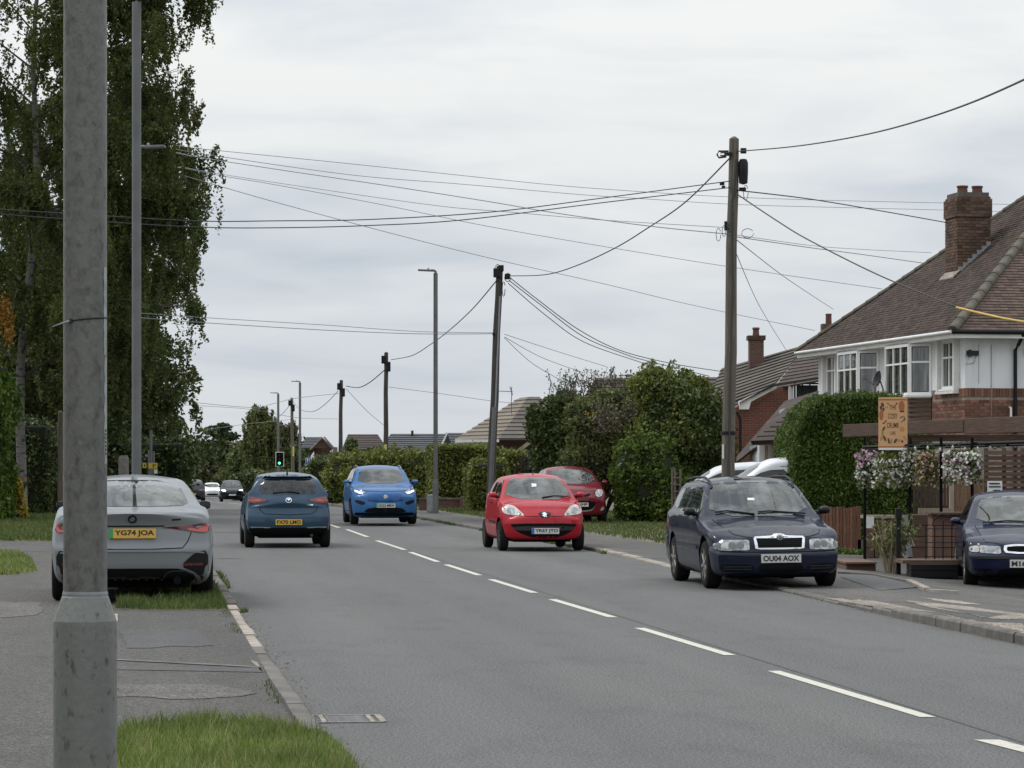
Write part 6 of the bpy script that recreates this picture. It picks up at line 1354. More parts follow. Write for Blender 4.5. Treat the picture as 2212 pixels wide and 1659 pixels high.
        if near:
            for k in range(9):
                z = 2.35 + k * .108; d = Vector((-.42, ya, 0)) - Vector((0, y0, 0)); a0 = math.atan2(d.y, d.x)
                q = MB(); q.prism([(-.006, y0 + .015, z), (-.44, ya - .005, z), (-.44, yb + .005, z), (-.43, yb + .005, z + .115), (-.43, ya, z + .115), (-.006, y0 + .022, z + .115)][:3] + [(-.425, ya + .012, z + .116), (-.006, y0 + .03, z + .116)], (0.0, .012, 0)); mb(q, 'shingle_course', MT['timber'])
        window(h, FACE(-.42, (ya + yb)/2, bz0), yb - ya, 1.2, [1/3, 2/3], [.64])
        dx, dy = .45, ya - y0; wl = math.hypot(dx, dy); a0 = math.atan2(-dy, dx)
        window(h, Matrix.Translation((-.205, (y0 + ya)/2 + .01, bz0)) @ Matrix.Rotation(a0, 4, 'Z'), wl - .02, 1.2, [], [.66], fw=.06)
        window(h, Matrix.Translation((-.205, (y1 + yb)/2 - .01, bz0)) @ Matrix.Rotation(math.pi - a0, 4, 'Z'), wl - .02, 1.2, [], [.66], fw=.06)
    for yc in (1.0, 10.05):
        window(h, FACE(-.012, yc, 3.50), .95, 1.12, [.5], [.66]); 
        m_ = MB(); m_.box(-.14, -.003, yc - .62, yc - .52, 3.44, 4.62); m_.box(-.14, -.003, yc + .52, yc + .62, 3.44, 4.62); m_.box(-.16, -.003, yc - .62, yc + .62, 3.38, 3.438); mb(m_, 'window_surround', MT['white'])
    # chimney on the front slope
    cx0, cx1, cy0, cy1, cz0, cz1 = 1.40, 2.24, 4.40, 5.30, 6.2, 8.30
    ch = MB().box(cx0 + .01, cx1 - .01, cy0 + .01, cy1 - .01, cz0, cz1).build('chimney', MT['mortar_dk'], h)
    lay_bricks(ch, (cx0, cy0 + .004, cz0), (1, 0, 0), (0, -1, 0), cx1 - cx0, cz1 - cz0, MT['brick_dk'], seed=6)
    lay_bricks(ch, (cx0 + .004, cy1, cz0), (0, -1, 0), (-1, 0, 0), cy1 - cy0, cz1 - cz0, MT['brick_dk'], seed=7, start=1)
    MB().box(cx0 - .03, cx1 + .03, cy0 - .03, cy1 + .03, cz1 - .5, cz1 - .06).build('corbel', MT['mortar_dk'], ch); lay_bricks(ch, (cx0 - .03, cy0 - .026, cz1 - .5), (1, 0, 0), (0, -1, 0), cx1 - cx0 + .06, .46, MT['brick_dk'], seed=8); lay_bricks(ch, (cx0 - .026, cy1 + .03, cz1 - .5), (0, -1, 0), (-1, 0, 0), cy1 - cy0 + .06, .46, MT['brick_dk'], seed=9); MB().box(cx0 + .03, cx1 - .03, cy0 + .03, cy1 - .03, cz1, cz1 + .1).build('flaunching', MT['mortar_dk'], ch)
    for k in (.28, .66): MB().lathe([(.13, 0), (.12, .13), (.14, .15), (.14, .19), (.11, .195), (.10, .1)], 18, (cx0 + k, (cy0 + cy1)/2, cz1 + .1)).build('chimney_pot', MT['pot'], ch, smooth_angle=40)
    m_ = MB(); sl = (9.05 - ez) / 4.95; zf = lambda x: ez + (x + e) * sl
    m_.box(cx0 - .12, cx1 + .02, cy0 - .14, cy0 - .012, zf(cx0) - .02, zf(cx0) + .0); 
    for k in range(7): x = cx0 + k*.12; m_.box(x, x + .12, cy0 - .03, cy0 - .014, zf(x) + .02, zf(x) + .20)
    mb(m_, 'flashing', MT['lead'])
    m_ = MB(); q = [(cx0 - .16, cy0 - .1, zf(cx0 - .16) + .05), (cx0 - .16, cy1, zf(cx0 - .16) + .05), (cx0 + .02, cy1, zf(cx0) + .10), (cx0 + .02, cy0 - .1, zf(cx0) + .10)]; m_.prism(q, (0, 0, .03)); mb(m_, 'mortar_apron', MT['kerb_pale'])
    return h
HA = house_pair()
# satellite dish on the bay
sd_p = P(1901, 822, 69.5); dish = thing('satellite_dish', sd_p, 0, 'grey satellite dish on the wall between the bay windows', 'satellite dish')
m_ = MB(); m_.lathe([(.005, .0), (.10, .015), (.17, .045), (.23, .085), (.225, .095), (.16, .055), (.1, .025), (.005, .012)], 26); o = m_.build('reflector', MT['trim'], dish, smooth_angle=50); o.rotation_euler = (math.radians(75), 0, math.radians(-78))
MB().tube([(0, 0, -.05), (-.18, -.28, -.12), (-.42, -.3, .05)], .013, 6).build('arm', MT['lampgrey'], dish); MB().cbox((-.42, -.3, .08), .09, .09, .14).build('receiver', MT['lampgrey'], dish, bevel=.02); MB().tube([(0, 0, 0), (.1, .2, -.2), (.12, .35, -.25)], .02, 6).build('bracket', MT['lampgrey'], dish)

# ---- brick house behind it, between the pole and the white pair
def house_brick():
    org = P(1650, HY, 90); org.z = 0; h = thing('brick_house', org, 0, 'red brick house with brown tiled roofs and tall chimney behind the white van', 'house'); off = -org
    def mb(m_, name, mat, **k): return m_.build(name, mat, h, loc=off, **k)
    course_roof(h, P(1520, 893, 94), P(1668, 838, 90), P(1560, 795, 100), P(1742, 744, 96), 12, MT['tile_conc'], off=off, th=.05)
    course_roof(h, P(1672, 840, 89.5), P(1790, 820, 86.5), P(1742, 746, 95.9), P(1800, 740, 94), 12, MT['tile_red'], off=off, th=.035)
    wall = [P(1586, 882, 89), P(1605, 872, 89), P(1690, 834, 89), P(1704, 832, 89), P(1704, 1000, 89), P(1586, 1000, 89)]; m_ = MB(); m_.prism(wall, (0, 3.5, 0)); mb(m_, 'gable_wall', MT['bricktex'])
    m_ = MB(); m_.prism([P(1540, 898, 89.6), P(1586, 880, 89.6), P(1586, 1000, 89.6), P(1540, 1000, 89.6)], (0, 3, 0)); mb(m_, 'side_wall', MT['bricktex_dk'])
    m_ = MB(); m_.prism([P(1598, 866, 88.7), P(1676, 829, 88.7), P(1678, 838, 88.7), P(1622, 868, 88.7), P(1618, 884, 88.7), P(1598, 884, 88.7)], (0, .2, 0)); mb(m_, 'barge_board', MT['white'])
    m_ = MB(); m_.prism([P(1704.5, 833, 88.6), P(1714, 832, 88.6), P(1714, 890, 88.6), P(1704.5, 892, 88.6)], (0, .3, 0)); mb(m_, 'corner_board', MT['white'])
    a, b = P(1715, 895, 88.5), P(1772, 895, 88.5); w = b.x - a.x
    window(h, Matrix.Translation((a + b)/2 - org) , w, .98, [.3, .62], [.5], MT['trim'], glass='glass_dk')
    m_ = MB(); m_.prism([P(1590, 868, 88.6), P(1668, 830, 88.6), P(1780, 812, 86.3), P(1780, 817, 86.3), P(1668, 836, 88.6), P(1590, 874, 88.6)][2:] + [P(1668, 830, 88.6)], (0, .12, 0)); mb(m_, 'gutter', MT['trim'])
    m_ = MB(); m_.tube([P(1592, 890, 88.7), P(1599, 905, 88.7), P(1599, 990, 88.7)], .045, 8); mb(m_, 'downpipe', MT['black'])
    # lower porch roofs
    course_roof(h, P(1622, 955, 76), P(1712, 951, 75.5), P(1768, 845, 79.5), P(1800, 840, 79), 11, MT['tile_red'], off=off, th=.035)
    course_roof(h, P(1566, 1018, 84), P(1632, 968, 77), P(1696, 868, 86.5), P(1768, 846, 80), 13, MT['tile_red'], off=off, th=.03)
    m_ = MB(); m_.prism([P(1622, 953, 75.8), P(1712, 949, 75.3), P(1712, 959, 75.3), P(1626, 961, 75.8)], (0, .15, 0)); mb(m_, 'gutter', MT['black'])
    m_ = MB(); m_.prism([P(1640, 962, 76.5), P(1760, 958, 76.5), P(1760, 1030, 76.5), P(1640, 1030, 76.5)], (0, 3, 0)); mb(m_, 'porch_wall', MT['render'])
    for x in (1652, 1668, 1680): m_ = MB(); m_.prism([P(x, 962, 76.3), P(x + 7, 962, 76.3), P(x + 7, 1020, 76.3), P(x, 1020, 76.3)], (0, .1, 0)); mb(m_, 'porch_post', MT['postwood'])
    m_ = MB(); m_.prism([P(1684, 886, 84), P(1702, 879, 84), P(1702, 888, 84), P(1684, 895, 84)], (0, .08, 0)); mb(m_, 'roof_light', MT['white'])
    # chimney
    c0 = P(1633, 775, 97); ch = MB().box(c0.x - .24, c0.x + .24, c0.y - .3, c0.y + .3, c0.z - .5, P(0, 735, 97).z).build('chimney', MT['bricktex_dk'], h, loc=off)
    zt = P(0, 735, 97).z; MB().box(c0.x - .30, c0.x + .30, c0.y - .36, c0.y + .36, zt, zt + .15).build('corbel', MT['brick_dk'], ch); MB().lathe([(.12, 0), (.10, .2), (.13, .22), (.12, .28), (.09, .285)], 14, (c0.x, c0.y, zt + .15)).build('chimney_pot', MT['pot'], ch)
    for c in ch.children: pass
    c1 = P(1788, 700, 99); ch = MB().box(c1.x - .22, c1.x + .22, c1.y - .3, c1.y + .3, c1.z - 2.2, c1.z).build('chimney', MT['bricktex_dk'], h, loc=off); MB().lathe([(.11, 0), (.10, .3), (.12, .32), (.10, .36)], 14, (c1.x + .03, c1.y, c1.z)).build('chimney_pot', MT['pot'], ch)
house_brick()

def house_simple(name, label, D, walls, roofs, extras=(), wallmat='bricktex_dk'):
    x0 = walls[0][0]; org = P(x0, HY, D); org.z = gz(D); h = thing(name, org, 0, label, 'house'); off = -org
    for (xa, ya, xb, yb, dp, m, th) in [(w[0], w[1], w[2], w[3], w[4], w[5], w[6]) for w in walls]:
        q = MB(); q.prism([P(xa, ya, dp), P(xb, ya, dp), P(xb, yb, dp), P(xa, yb, dp)], (0, th, 0)); q.build('wall', MT[m], h, loc=off)
    for (LL, LR, TL, TR, n, m, t) in roofs: course_roof(h, P(*LL), P(*LR), P(*TL), P(*TR), n, MT[m], off=off, th=t)
    for (nm, poly, dp, th, m) in extras:
        q = MB(); q.prism([P(x, y, dp) for x, y in poly], (0, th, 0)); q.build(nm, MT[m], h, loc=off)
    return h
house_simple('long_bungalow', 'long low tiled roof rising behind the big dark bush', 100, [(1250, 905, 1590, 1040, 99, 'bricktex_dk', 6)],
    [((1215, 925, 97), (1590, 925, 97), (1290, 817, 104), (1600, 814, 104), 14, 'tile_red', .05)])
hD = house_simple('hipped_bungalow', 'brick bungalow with a hipped roof coloured paler on its lit slope, and television aerial beyond the clipped hedge', 130,
    [(1005, 950, 1240, 1060, 130, 'bricktex_dk', 7)],
    [((983, 951, 142), (1078, 949, 128), (1124, 859, 139), (1143, 857, 134.5), 11, 'tile_lit', .06), ((1078, 949, 128), (1250, 949, 126), (1143, 857, 134.5), (1165, 857, 134), 11, 'tile_conc', .06)],  # light and shade set by tile colour: street slope paler, near slope darker
    [('eaves_board', [(983, 949), (1078, 949), (1078, 955), (983, 956)], 127.8, .15, 'white'), ('porch_gable', [(1098, 985), (1152, 945), (1156, 951), (1108, 988)], 125.5, .2, 'postwood'),
     ('window_strip', [(1005, 957), (1045, 957), (1045, 975), (1005, 975)], 129.9, .1, 'postwood')])
a_ = P(1105, 880, 131); hw_ = a_ - hD.location
m_ = MB(); m_.tube([(hw_.x, hw_.y, hw_.z - .3), (hw_.x, hw_.y, hw_.z + .95)], .02, 6); m_.tube([(hw_.x - .6, hw_.y, hw_.z + .75), (hw_.x + .06, hw_.y, hw_.z + .72)], .018, 5); m_.tube([(hw_.x - .08, hw_.y, hw_.z + .95), (hw_.x + .06, hw_.y, hw_.z + .55)], .018, 5); m_.build('tv_aerial', MT['lampgrey'], hD)
house_simple('slate_bungalow', 'bungalow with dark slate roofs and a gable beyond the right hedges', 172, [(845, 975, 1010, 1040, 172, 'bricktex_dk', 6)],
    [((815, 978, 168), (968, 978, 168), (845, 937, 175), (972, 937, 175), 9, 'slate', .05), ((968, 980, 166), (1030, 980, 166), (962, 935, 172), (1012, 935, 172), 9, 'slate', .05)],
    [('gable', [(942, 985), (966, 937), (988, 985)], 165.5, .3, 'slate'), ('barge_board', [(940, 985), (965, 934), (968, 934), (946, 985)], 165.2, .2, 'white'), ('ridge_stack', [(888, 940), (893, 940), (893, 930), (888, 930)], 174, .3, 'trim')])
house_simple('brown_roofed_house', 'house with a plain brown tiled roof beyond the dark hedge', 195, [(748, 965, 830, 1040, 195, 'bricktex_dk', 6)],
    [((738, 972, 191), (838, 972, 191), (752, 938, 197), (815, 938, 197), 9, 'tile_red', .06)])
house_simple('gabled_cottage', 'small brick gabled house with white boards far beyond the blue sign', 235, [(668, 965, 718, 1040, 235, 'bricktex_dk', 7)],
    [((650, 968, 233), (686, 968, 233), (662, 944, 240), (697, 944, 239), 7, 'slate', .06), ((700, 944, 232), (720, 968, 231), (700.5, 943, 240), (722, 967, 240), 4, 'slate', .05)],
    [('gable', [(672, 968), (695, 946), (718, 968)], 232.5, .3, 'bricktex_dk'), ('barge_board', [(668, 970), (695, 943), (720, 968), (717, 970), (695, 946.5), (671, 972)], 232.2, .2, 'kerb_pale'),
     ('bay_side', [(671, 985), (678, 975), (680, 1000), (672, 1000)], 232, .3, 'white'), ('bay_side', [(712, 975), (719, 970), (719, 985), (713, 995)], 232, .3, 'white')])

# ---- cafe forecourt
cafe_org = P(1950, HY, 47); cafe_org.z = -.06
CF = -cafe_org
def fpoly(pts, D, th, name, mat, parent, off, bevel=0):
    q = MB(); q.prism([P(x, y, D) for x, y in pts], (0, th, 0)); return q.build(name, MT[mat], parent, loc=off, bevel=bevel)
def rect(x0, y0, x1, y1): return [(x0, y0), (x1, y0), (x1, y1), (x0, y1)]
pg = thing('cafe_pergola', cafe_org, 0, 'brown timber beams on a black steel frame across the cafe front', 'pergola')
def beam(p0, p1, h, th, name, mat):
    a, b = Vector(p0), Vector(p1); d = b - a; Mx = Matrix.Translation(a - cafe_org) @ Matrix.Rotation(math.atan2(d.y, d.x), 4, 'Z'); L = math.hypot(d.x, d.y)
    m_ = MB(); v = [(0,0,-h),(L,0,d.z-h),(L,th,d.z-h),(0,th,-h),(0,0,0),(L,0,d.z),(L,th,d.z),(0,th,0)]
    m_.add(v, [(0,3,2,1),(4,5,6,7),(0,1,5,4),(1,2,6,5),(2,3,7,6),(3,0,4,7)]); o = m_.build(name, MT[mat], pg, bevel=.008); o.matrix_local = Mx; return o
beam(P(1820, 917, 49), P(2080, 905, 46.6), .215, .12, 'beam', 'timber_h'); beam(P(2083, 904, 46.5), P(2290, 896, 45), .255, .12, 'beam', 'timber_h'); beam(P(1880, 940, 48.6), P(2290, 938, 45.2), .11, .1, 'lower_beam', 'timber')
def pole(x0, y0, x1, y1, D0, D1, r, name, mat, parent, off, n=6): m_ = MB(); m_.tube([P(x0, y0, D0), P(x1, y1, D1)], r, n); return m_.build(name, MT[mat], parent, loc=off)
pole(1864, 966, 2290, 952, 47.2, 45, .032, 'rail', 'black', pg, CF); pole(1864, 972, 2290, 958, 47.3, 45.1, .022, 'rail', 'black', pg, CF)
for x, yb, D in ((1868, 1112, 47.2), (1966, 1112, 46.8), (2033, 1114, 46.2), (2100, 1120, 45.9)): pole(x, 945, x, 1215, D, D, .026, 'post', 'matteblack', pg, CF, 8)
m_ = MB(); pts = [P(1950 + i*9, 958 + (3 if i % 2 else 8) + 5*math.sin(i*.9), 46.4 - i*.03) for i in range(28)]; m_.tube(pts, .009, 5); m_.build('light_string', MT['cable'], pg, loc=CF)
for i in range(0, 28, 3): MB().lathe([(.004, 0), (.022, -.03), (.02, -.06), (.004, -.075)], 8, pts[i] + CF).build('bulb', MT['lens_milk'], pg)

# hanging baskets
def basket(x, y, D, w, h, mats, label, seed):
    c = P(x, y, D); t = thing('hanging_basket', c, 0, label, 'hanging basket', 'flower baskets hanging from the cafe frame'); r = np.random.default_rng(seed); s = D / FPX; w *= s; h *= s
    m_ = MB(); m_.lathe([(.01, -.16), (.12, -.13), (w*.42, .0), (w*.40, .005), (.1, -.11)], 16); m_.build('bowl', MT['fence_brown'], t, smooth_angle=50)
    for a in range(3):
        MB().tube([(w*.4*math.cos(a*2.09), w*.4*math.sin(a*2.09), 0), (0, 0, h*.62)], .004, 4).build('chain', MT['black'], t)
    n = 1500; th = r.uniform(0, 6.28, n); rad = w*.5*np.sqrt(r.uniform(.15, 1, n)); ln = (.35 + .65*np.abs(np.sin(th*2.5 + seed))) * h * .80
    C = np.column_stack([rad*np.cos(th), rad*np.sin(th), .12*h*np.sqrt(np.maximum(0, 1 - (rad/(w*.5))**2)) + .08*h - (rad > w*.3)*ln*r.uniform(0, 1, n)]) + r.normal(0, .02, (n, 3))
    obj('leaves', leaf_mesh('leaves', C, .032, r), L_MID if seed % 2 else L_HEDGE, t)
    for k, (mt, fr_, zlo, zhi, nn) in enumerate(mats):
        th = r.uniform(0, 6.28, nn); rad = w*.54*np.sqrt(r.uniform(.25, 1, nn)); ln = (.35 + .65*np.abs(np.sin(th*2.5 + seed))) * h*.82
        z = .12*h + .06*h - (rad > w*.28)*ln*r.uniform(zlo, zhi, nn)
        C = np.column_stack([rad*np.cos(th), rad*np.sin(th), z]) + r.normal(0, .02, (nn, 3)); C = np.repeat(C, 3, axis=0) + r.normal(0, .010, (nn*3, 3))
        o = obj('flowers', leaf_mesh('flowers', C, .024, r, aspect=.95), mt, t); o['kind'] = 'stuff'
basket(1873, 996, 47.0, 40, 90, [(F_PINK, 0, 0, .45, 260), (F_WHITE, 0, .3, 1, 260)], 'hanging basket of pink flowers over white trails, leftmost of the row', 1)
basket(1917, 1000, 46.8, 60, 84, [(F_WHITE, 0, .15, 1, 420)], 'full hanging basket of white flowers below the cafe sign', 2)
basket(1966, 994, 46.6, 42, 86, [(F_WHITE, 0, 0, 1, 380)], 'narrow hanging basket of white flowers just right of the cafe sign', 3)
basket(2002, 996, 46.3, 46, 84, [(F_ROSE, 0, 0, 1, 400)], 'hanging basket of dusky pink faded flowers', 4)
basket(2081, 994, 45.8, 78, 84, [(F_WHITE, 0, .0, 1, 560), (F_PINK, 0, .2, .9, 140)], 'wide hanging basket of white and pink flowers, rightmost of the row', 5)

# cafe sign
MT['sign_peach'] = M('sign_peach', (0.62, 0.36, 0.17), .6, (0.56, 0.32, 0.15), scale=6); MT['sign_rust'] = M('sign_rust', (0.36, 0.115, 0.045), .6); MT['sign_dark'] = M('sign_brown', (0.085, 0.042, 0.028), .6); MT['sign_sage'] = M('sign_sage', (0.20, 0.20, 0.09), .6); MT['sign_tan'] = M('sign_tan', (0.45, 0.22, 0.085), .6)
sg_o = P(1929, 972, 46.7); sign = thing('cafe_sign', sg_o, math.atan2(-2.4, 2.0) * 0 + math.radians(-3), 'tall peach cafe sign with brown lettering hung on the pergola beam', 'sign')
SW, SH = 62*46.7/FPX, 114*46.7/FPX
MB().box(-SW/2, SW/2, 0, .03, 0, SH).build('board', MT['sign_peach'], sign)
MB().box(-SW/2, SW/2, -.004, .0, 0, .032).build('bottom_edge', MT['white'], sign); MB().box(-SW/2 + .005, SW/2 - .005, -.003, 0, SH - .05, SH - .03).build('top_border', MT['sign_rust'], sign); MB().box(-SW/2 + .005, SW/2 - .005, -.003, 0, .045, .062).build('bottom_border', MT['sign_rust'], sign)
for s, zz, w, hh in (('THE', .70, .115, .075), ('COSY', .555, .15, .085), ('CRUMB', .405, .19, .085), ('CAFE', .275, .095, .055)):
    o = obj('lettering', text_mesh(s, w, hh, .005), MT['sign_dark'], sign); o.location = (-.005, -.004, zz)
def blob(cx, cz, rx, rz_, ang, mat, name, n=12, y=-.003, star=0):
    pts = []
    for k in range(n):
        t = 2*math.pi*k/n; f = 1 + star*math.cos(t*5); x, z = rx*f*math.cos(t), rz_*f*math.sin(t); pts.append((cx + x*math.cos(ang) - z*math.sin(ang), y, cz + x*math.sin(ang) + z*math.cos(ang)))
    m_ = MB(); m_.prism(pts, (0, .003, 0)); m_.build(name, MT[mat], sign)
for a in [(-.17,.74,.022,.038,.4,'sign_dark'),(-.155,.665,.018,.034,-.2,'sign_dark'),(-.195,.69,.02,.034,.1,'sign_dark'),(.14,.72,.05,.085,0,'sign_rust'),(.145,.70,.045,.055,0,'sign_tan'),(.145,.635,.04,.02,0,'sign_dark'),
          (-.19,.57,.035,.085,0,'sign_rust'),(.185,.50,.012,.03,-.4,'sign_dark'),(.15,.47,.03,.01,.8,'sign_sage'),(.17,.545,.03,.01,-.6,'sign_sage'),(.135,.535,.028,.009,.3,'sign_dark'),(-.12,.47,.02,.012,.5,'sign_dark'),(-.15,.44,.02,.013,.2,'sign_dark'),
          (-.15,.35,.016,.04,-.5,'sign_dark'),(-.17,.27,.014,.055,.0,'sign_sage'),(-.185,.20,.02,.05,-.3,'sign_tan'),(-.135,.19,.018,.05,.4,'sign_dark'),(-.07,.15,.016,.05,.2,'sign_dark'),(-.03,.14,.014,.045,-.1,'sign_sage'),(.04,.15,.02,.045,-.6,'sign_dark'),(.10,.16,.03,.018,.4,'sign_tan'),
          (.15,.34,.042,.042,0,'sign_tan'),(.15,.34,.028,.028,0,'sign_rust'),(.19,.20,.016,.045,.5,'sign_tan'),(.15,.14,.02,.02,0,'sign_dark'),(-.10,.70,.03,.008,.7,'sign_sage'),(-.08,.76,.022,.008,-.4,'sign_dark'),(.06,.76,.018,.012,.5,'sign_dark')]:
    blob(a[0], a[1], a[2], a[3], a[4], a[5], 'ornament', y=-.003 - .0004*RNG.random())

# timber screens and walls under the baskets
def boards(name, label, cat, x0, x1, y0, y1, D, n, mat, th=.02, rails=True, jag=0, gap=.012, post=None):
    t = thing(name, P((x0 + x1)/2, y1, D), 0, label, cat); off = -t.location; s = D / FPX; w = (x1 - x0) / n; r = random.Random(n)
    for k in range(n):
        xa, xb = x0 + k*w + gap/s/2, x0 + (k+1)*w - gap/s/2; dy = r.uniform(-jag, jag); fpoly(rect(xa, y0 + dy, xb, y1), D + r.uniform(-.006, .006), th, 'board', mat, t, off)
    if rails:
        for y in (y0 + (y1 - y0)*.2, y0 + (y1 - y0)*.8): fpoly(rect(x0, y - 2.5, x1, y + 2.5), D + .03, .04, 'rail', mat, t, off)
    if post:
        for (xa, xb, ya, yb, m) in post: fpoly(rect(xa, ya, xb, yb), D - .05, .1, 'post', m, t, off)
    return t
boards('fence_panel', 'red-brown vertical board fence panel in front of the tall hedge', 'fence', 1768, 1850, 1096, 1196, 51, 11, 'fence_red', jag=1.5, post=[(1851, 1860, 1094, 1200, 'fence_red'), (1853, 1868, 1166, 1205, 'kerb'), (1869, 1880, 1172, 1205, 'trim')])
boards('fence_panel', 'dark brown upright boards behind the hanging baskets', 'fence', 1972, 2052, 1025, 1112, 50.5, 11, 'fence_brown', jag=1)
boards('fence_panel', 'tan upright boards right of the pale post', 'fence', 2061, 2128, 1035, 1112, 49.5, 8, 'fence_tan', jag=.5, post=[(2052, 2061, 1020, 1112, 'postwood')])
sc_ = thing('slatted_screen', P(2180, 1075, 44.5), 0, 'brown horizontal slatted screen at the right edge of the cafe', 'screen'); so = -sc_.location
for k in range(9): fpoly(rect(2128, 974 + k*11.5, 2300, 982.5 + k*11.5), 44.5 + (.03 if k % 2 else 0), .02, 'slat', 'slat', sc_, so)
for x in (2126, 2165, 2205, 2260): fpoly(rect(x, 968, x + 9, 1090), 44.62, .05, 'upright', 'timber', sc_, so)
ppr = thing('paper_notice', P(2149, 1071, 44.2), 0, 'white paper notice fixed to the slatted screen above the navy saloon', 'notice'); po = -ppr.location
fpoly(rect(2133, 1039, 2165, 1071), 44.2, .006, 'sheet', 'white', ppr, po)
for (a, b, c, d) in ((2137, 1043, 2160, 1046), (2136, 1050, 2162, 1052.5), (2146, 1058, 2161, 1067)): fpoly(rect(a, b, c, d), 44.19, .004, 'print', 'trim', ppr, po)
blk = thing('block_wall', P(1899, 1205, 48.5), 0, 'low brown block wall with coping left of the black post', 'wall'); bo = -blk.location
for r_ in range(4):
    y0 = 1120 + r_*21.5
    for k in range(2): xa = 1868 + k*34 - (12 if r_ % 2 and k else 0); fpoly(rect(xa, y0, xa + (33 if k == 0 else 30) - (13 if r_ % 2 and k == 0 else 0), y0 + 20.3), 48.5, .22, 'block', 'sleeper', blk, bo, .006)
fpoly(rect(1864, 1113, 1934, 1119.5), 48.42, .36, 'coping', 'postwood', blk, bo)
nt_ = thing('wall_notice', P(1878, 1141, 48.35), 0, 'small white panel on the corner of the low block wall', 'sign'); fpoly(rect(1869, 1116, 1888, 1141), 48.35, .02, 'panel', 'white', nt_, -nt_.location); fpoly([(1883, 1166), (1889, 1158), (1895, 1166)], 48.35, .02, 'triangle', 'white', nt_, -nt_.location)
pl = thing('timber_planter', P(2045, 1208, 45.5), 0, 'brown boarded planter box behind the wire mesh fence', 'planter'); q0 = -pl.location
for r_ in range(4): fpoly(rect(2014, 1112 + r_*24, 2085, 1134.5 + r_*24), 45.5, .5, 'board', 'sleeper', pl, q0, .006)
fpoly(rect(2010, 1107, 2088, 1111.5), 45.4, .6, 'top_rail', 'timber', pl, q0)
pl2 = thing('timber_planter', P(1985, 1208, 47.5), 0, 'dark boarded planter box between the leaning boards and the mesh fence', 'planter'); q0 = -pl2.location
for r_ in range(4): fpoly(rect(1966, 1112 + r_*24, 2012, 1134.5 + r_*24), 47.5, .4, 'board', 'timber', pl2, q0, .006)
fpoly(rect(1985, 1098, 2060, 1110), 48, .08, 'pale_rail', 'postwood', pl2, q0)
lb = thing('leaning_board', P(1957, 1203, 46.4), 0, 'grey green board leaning upright beside the black post', 'board'); fpoly([(1949, 1112), (1959, 1112), (1972, 1203), (1961, 1203)], 46.4, .03, 'plank', 'lead', lb, -lb.location)
st = thing('brown_step', P(1860, 1240, 44.5), 0, 'low brown paved step at the foot of the block wall', 'step'); fpoly(rect(1828, 1219, 1892, 1240), 44.0, 1.6, 'riser', 'sleeper', st, -st.location, .01); fpoly(rect(1826, 1214.5, 1894, 1218.5), 43.9, 1.8, 'tread', 'sleeper', st, -st.location)
dk = thing('black_trough', P(2008, 1250, 42.2), 0, 'black timber trough under the wire mesh fence', 'trough'); q0 = -dk.location
fpoly(rect(1968, 1219, 2070, 1233), 42.2, .5, 'board', 'black', dk, q0, .006); fpoly(rect(1968, 1234, 2070, 1248), 42.2, .5, 'board', 'black', dk, q0, .006); fpoly(rect(1950, 1210, 2075, 1218), 42.4, .9, 'deck', 'sleeper', dk, q0)
bl_ = thing('black_post', P(1941, 1242, 43.2), 0, 'short black post standing in the bushy shrub', 'post'); fpoly(rect(1935, 1098, 1948, 1118), 43.15, .1, 'cap', 'black', bl_, -bl_.location, .01); fpoly(rect(1937, 1119, 1946, 1242), 43.2, .07, 'shaft', 'black', bl_, -bl_.location)
ms = thing('mesh_fence', P(2035, 1218, 42.8), 0, 'thin black wire mesh fence with hooped top before the planter', 'fence'); q0 = -ms.location
for x in (2000, 2019, 2037, 2056, 2075): pole(x, 1135 - (10 if x in (2037, 2056) else 0), x, 1218, 42.8, 42.8, .009, 'wire', 'black', ms, q0, 5)
for y in (1142, 1172, 1202): pole(1998, y, 2078, y, 42.8, 42.8, .007, 'wire', 'black', ms, q0, 5)
m_ = MB(); m_.tube([P(2016 + 22*math.cos(math.pi - k*math.pi/10) + 21, 1135 - 24*math.sin(k*math.pi/10), 42.8) for k in range(11)], .011, 5); m_.build('hoop', MT['black'], ms, loc=q0)
gt = thing('garden_gate', P(1462, 1080, 66), 0, 'narrow weathered trellis gate at the right end of the big bush', 'gate'); q0 = -gt.location
for x in (1450, 1456, 1468): fpoly(rect(x, 1010 + (x % 5), x + 4, 1110), 66, .05, 'upright', 'polewood', gt, q0)
for y in (1030, 1045, 1060, 1075, 1090): fpoly(rect(1454, y, 1468, y + 3), 65.95, .03, 'rail', 'polewood', gt, q0)
# low brick wall in front of the clipped hedge
lw = thing('low_brick_wall', P(958, 1106, 102), 0, 'low brown brick garden wall below the clipped hedge', 'wall'); q0 = -lw.location
fpoly(rect(905, 1079, 1012, 1112), 103, .2, 'brickwork', 'bricktex_dk', lw, q0)
for x in (905, 925, 945, 965, 985): fpoly(rect(x, 1075.5, x + 19.4, 1079), 102.95, .3, 'coping_stone', 'kerb', lw, q0)
fpoly(rect(993, 1074, 1012, 1112), 102.6, .38, 'pier', 'bricktex_dk', lw, q0)
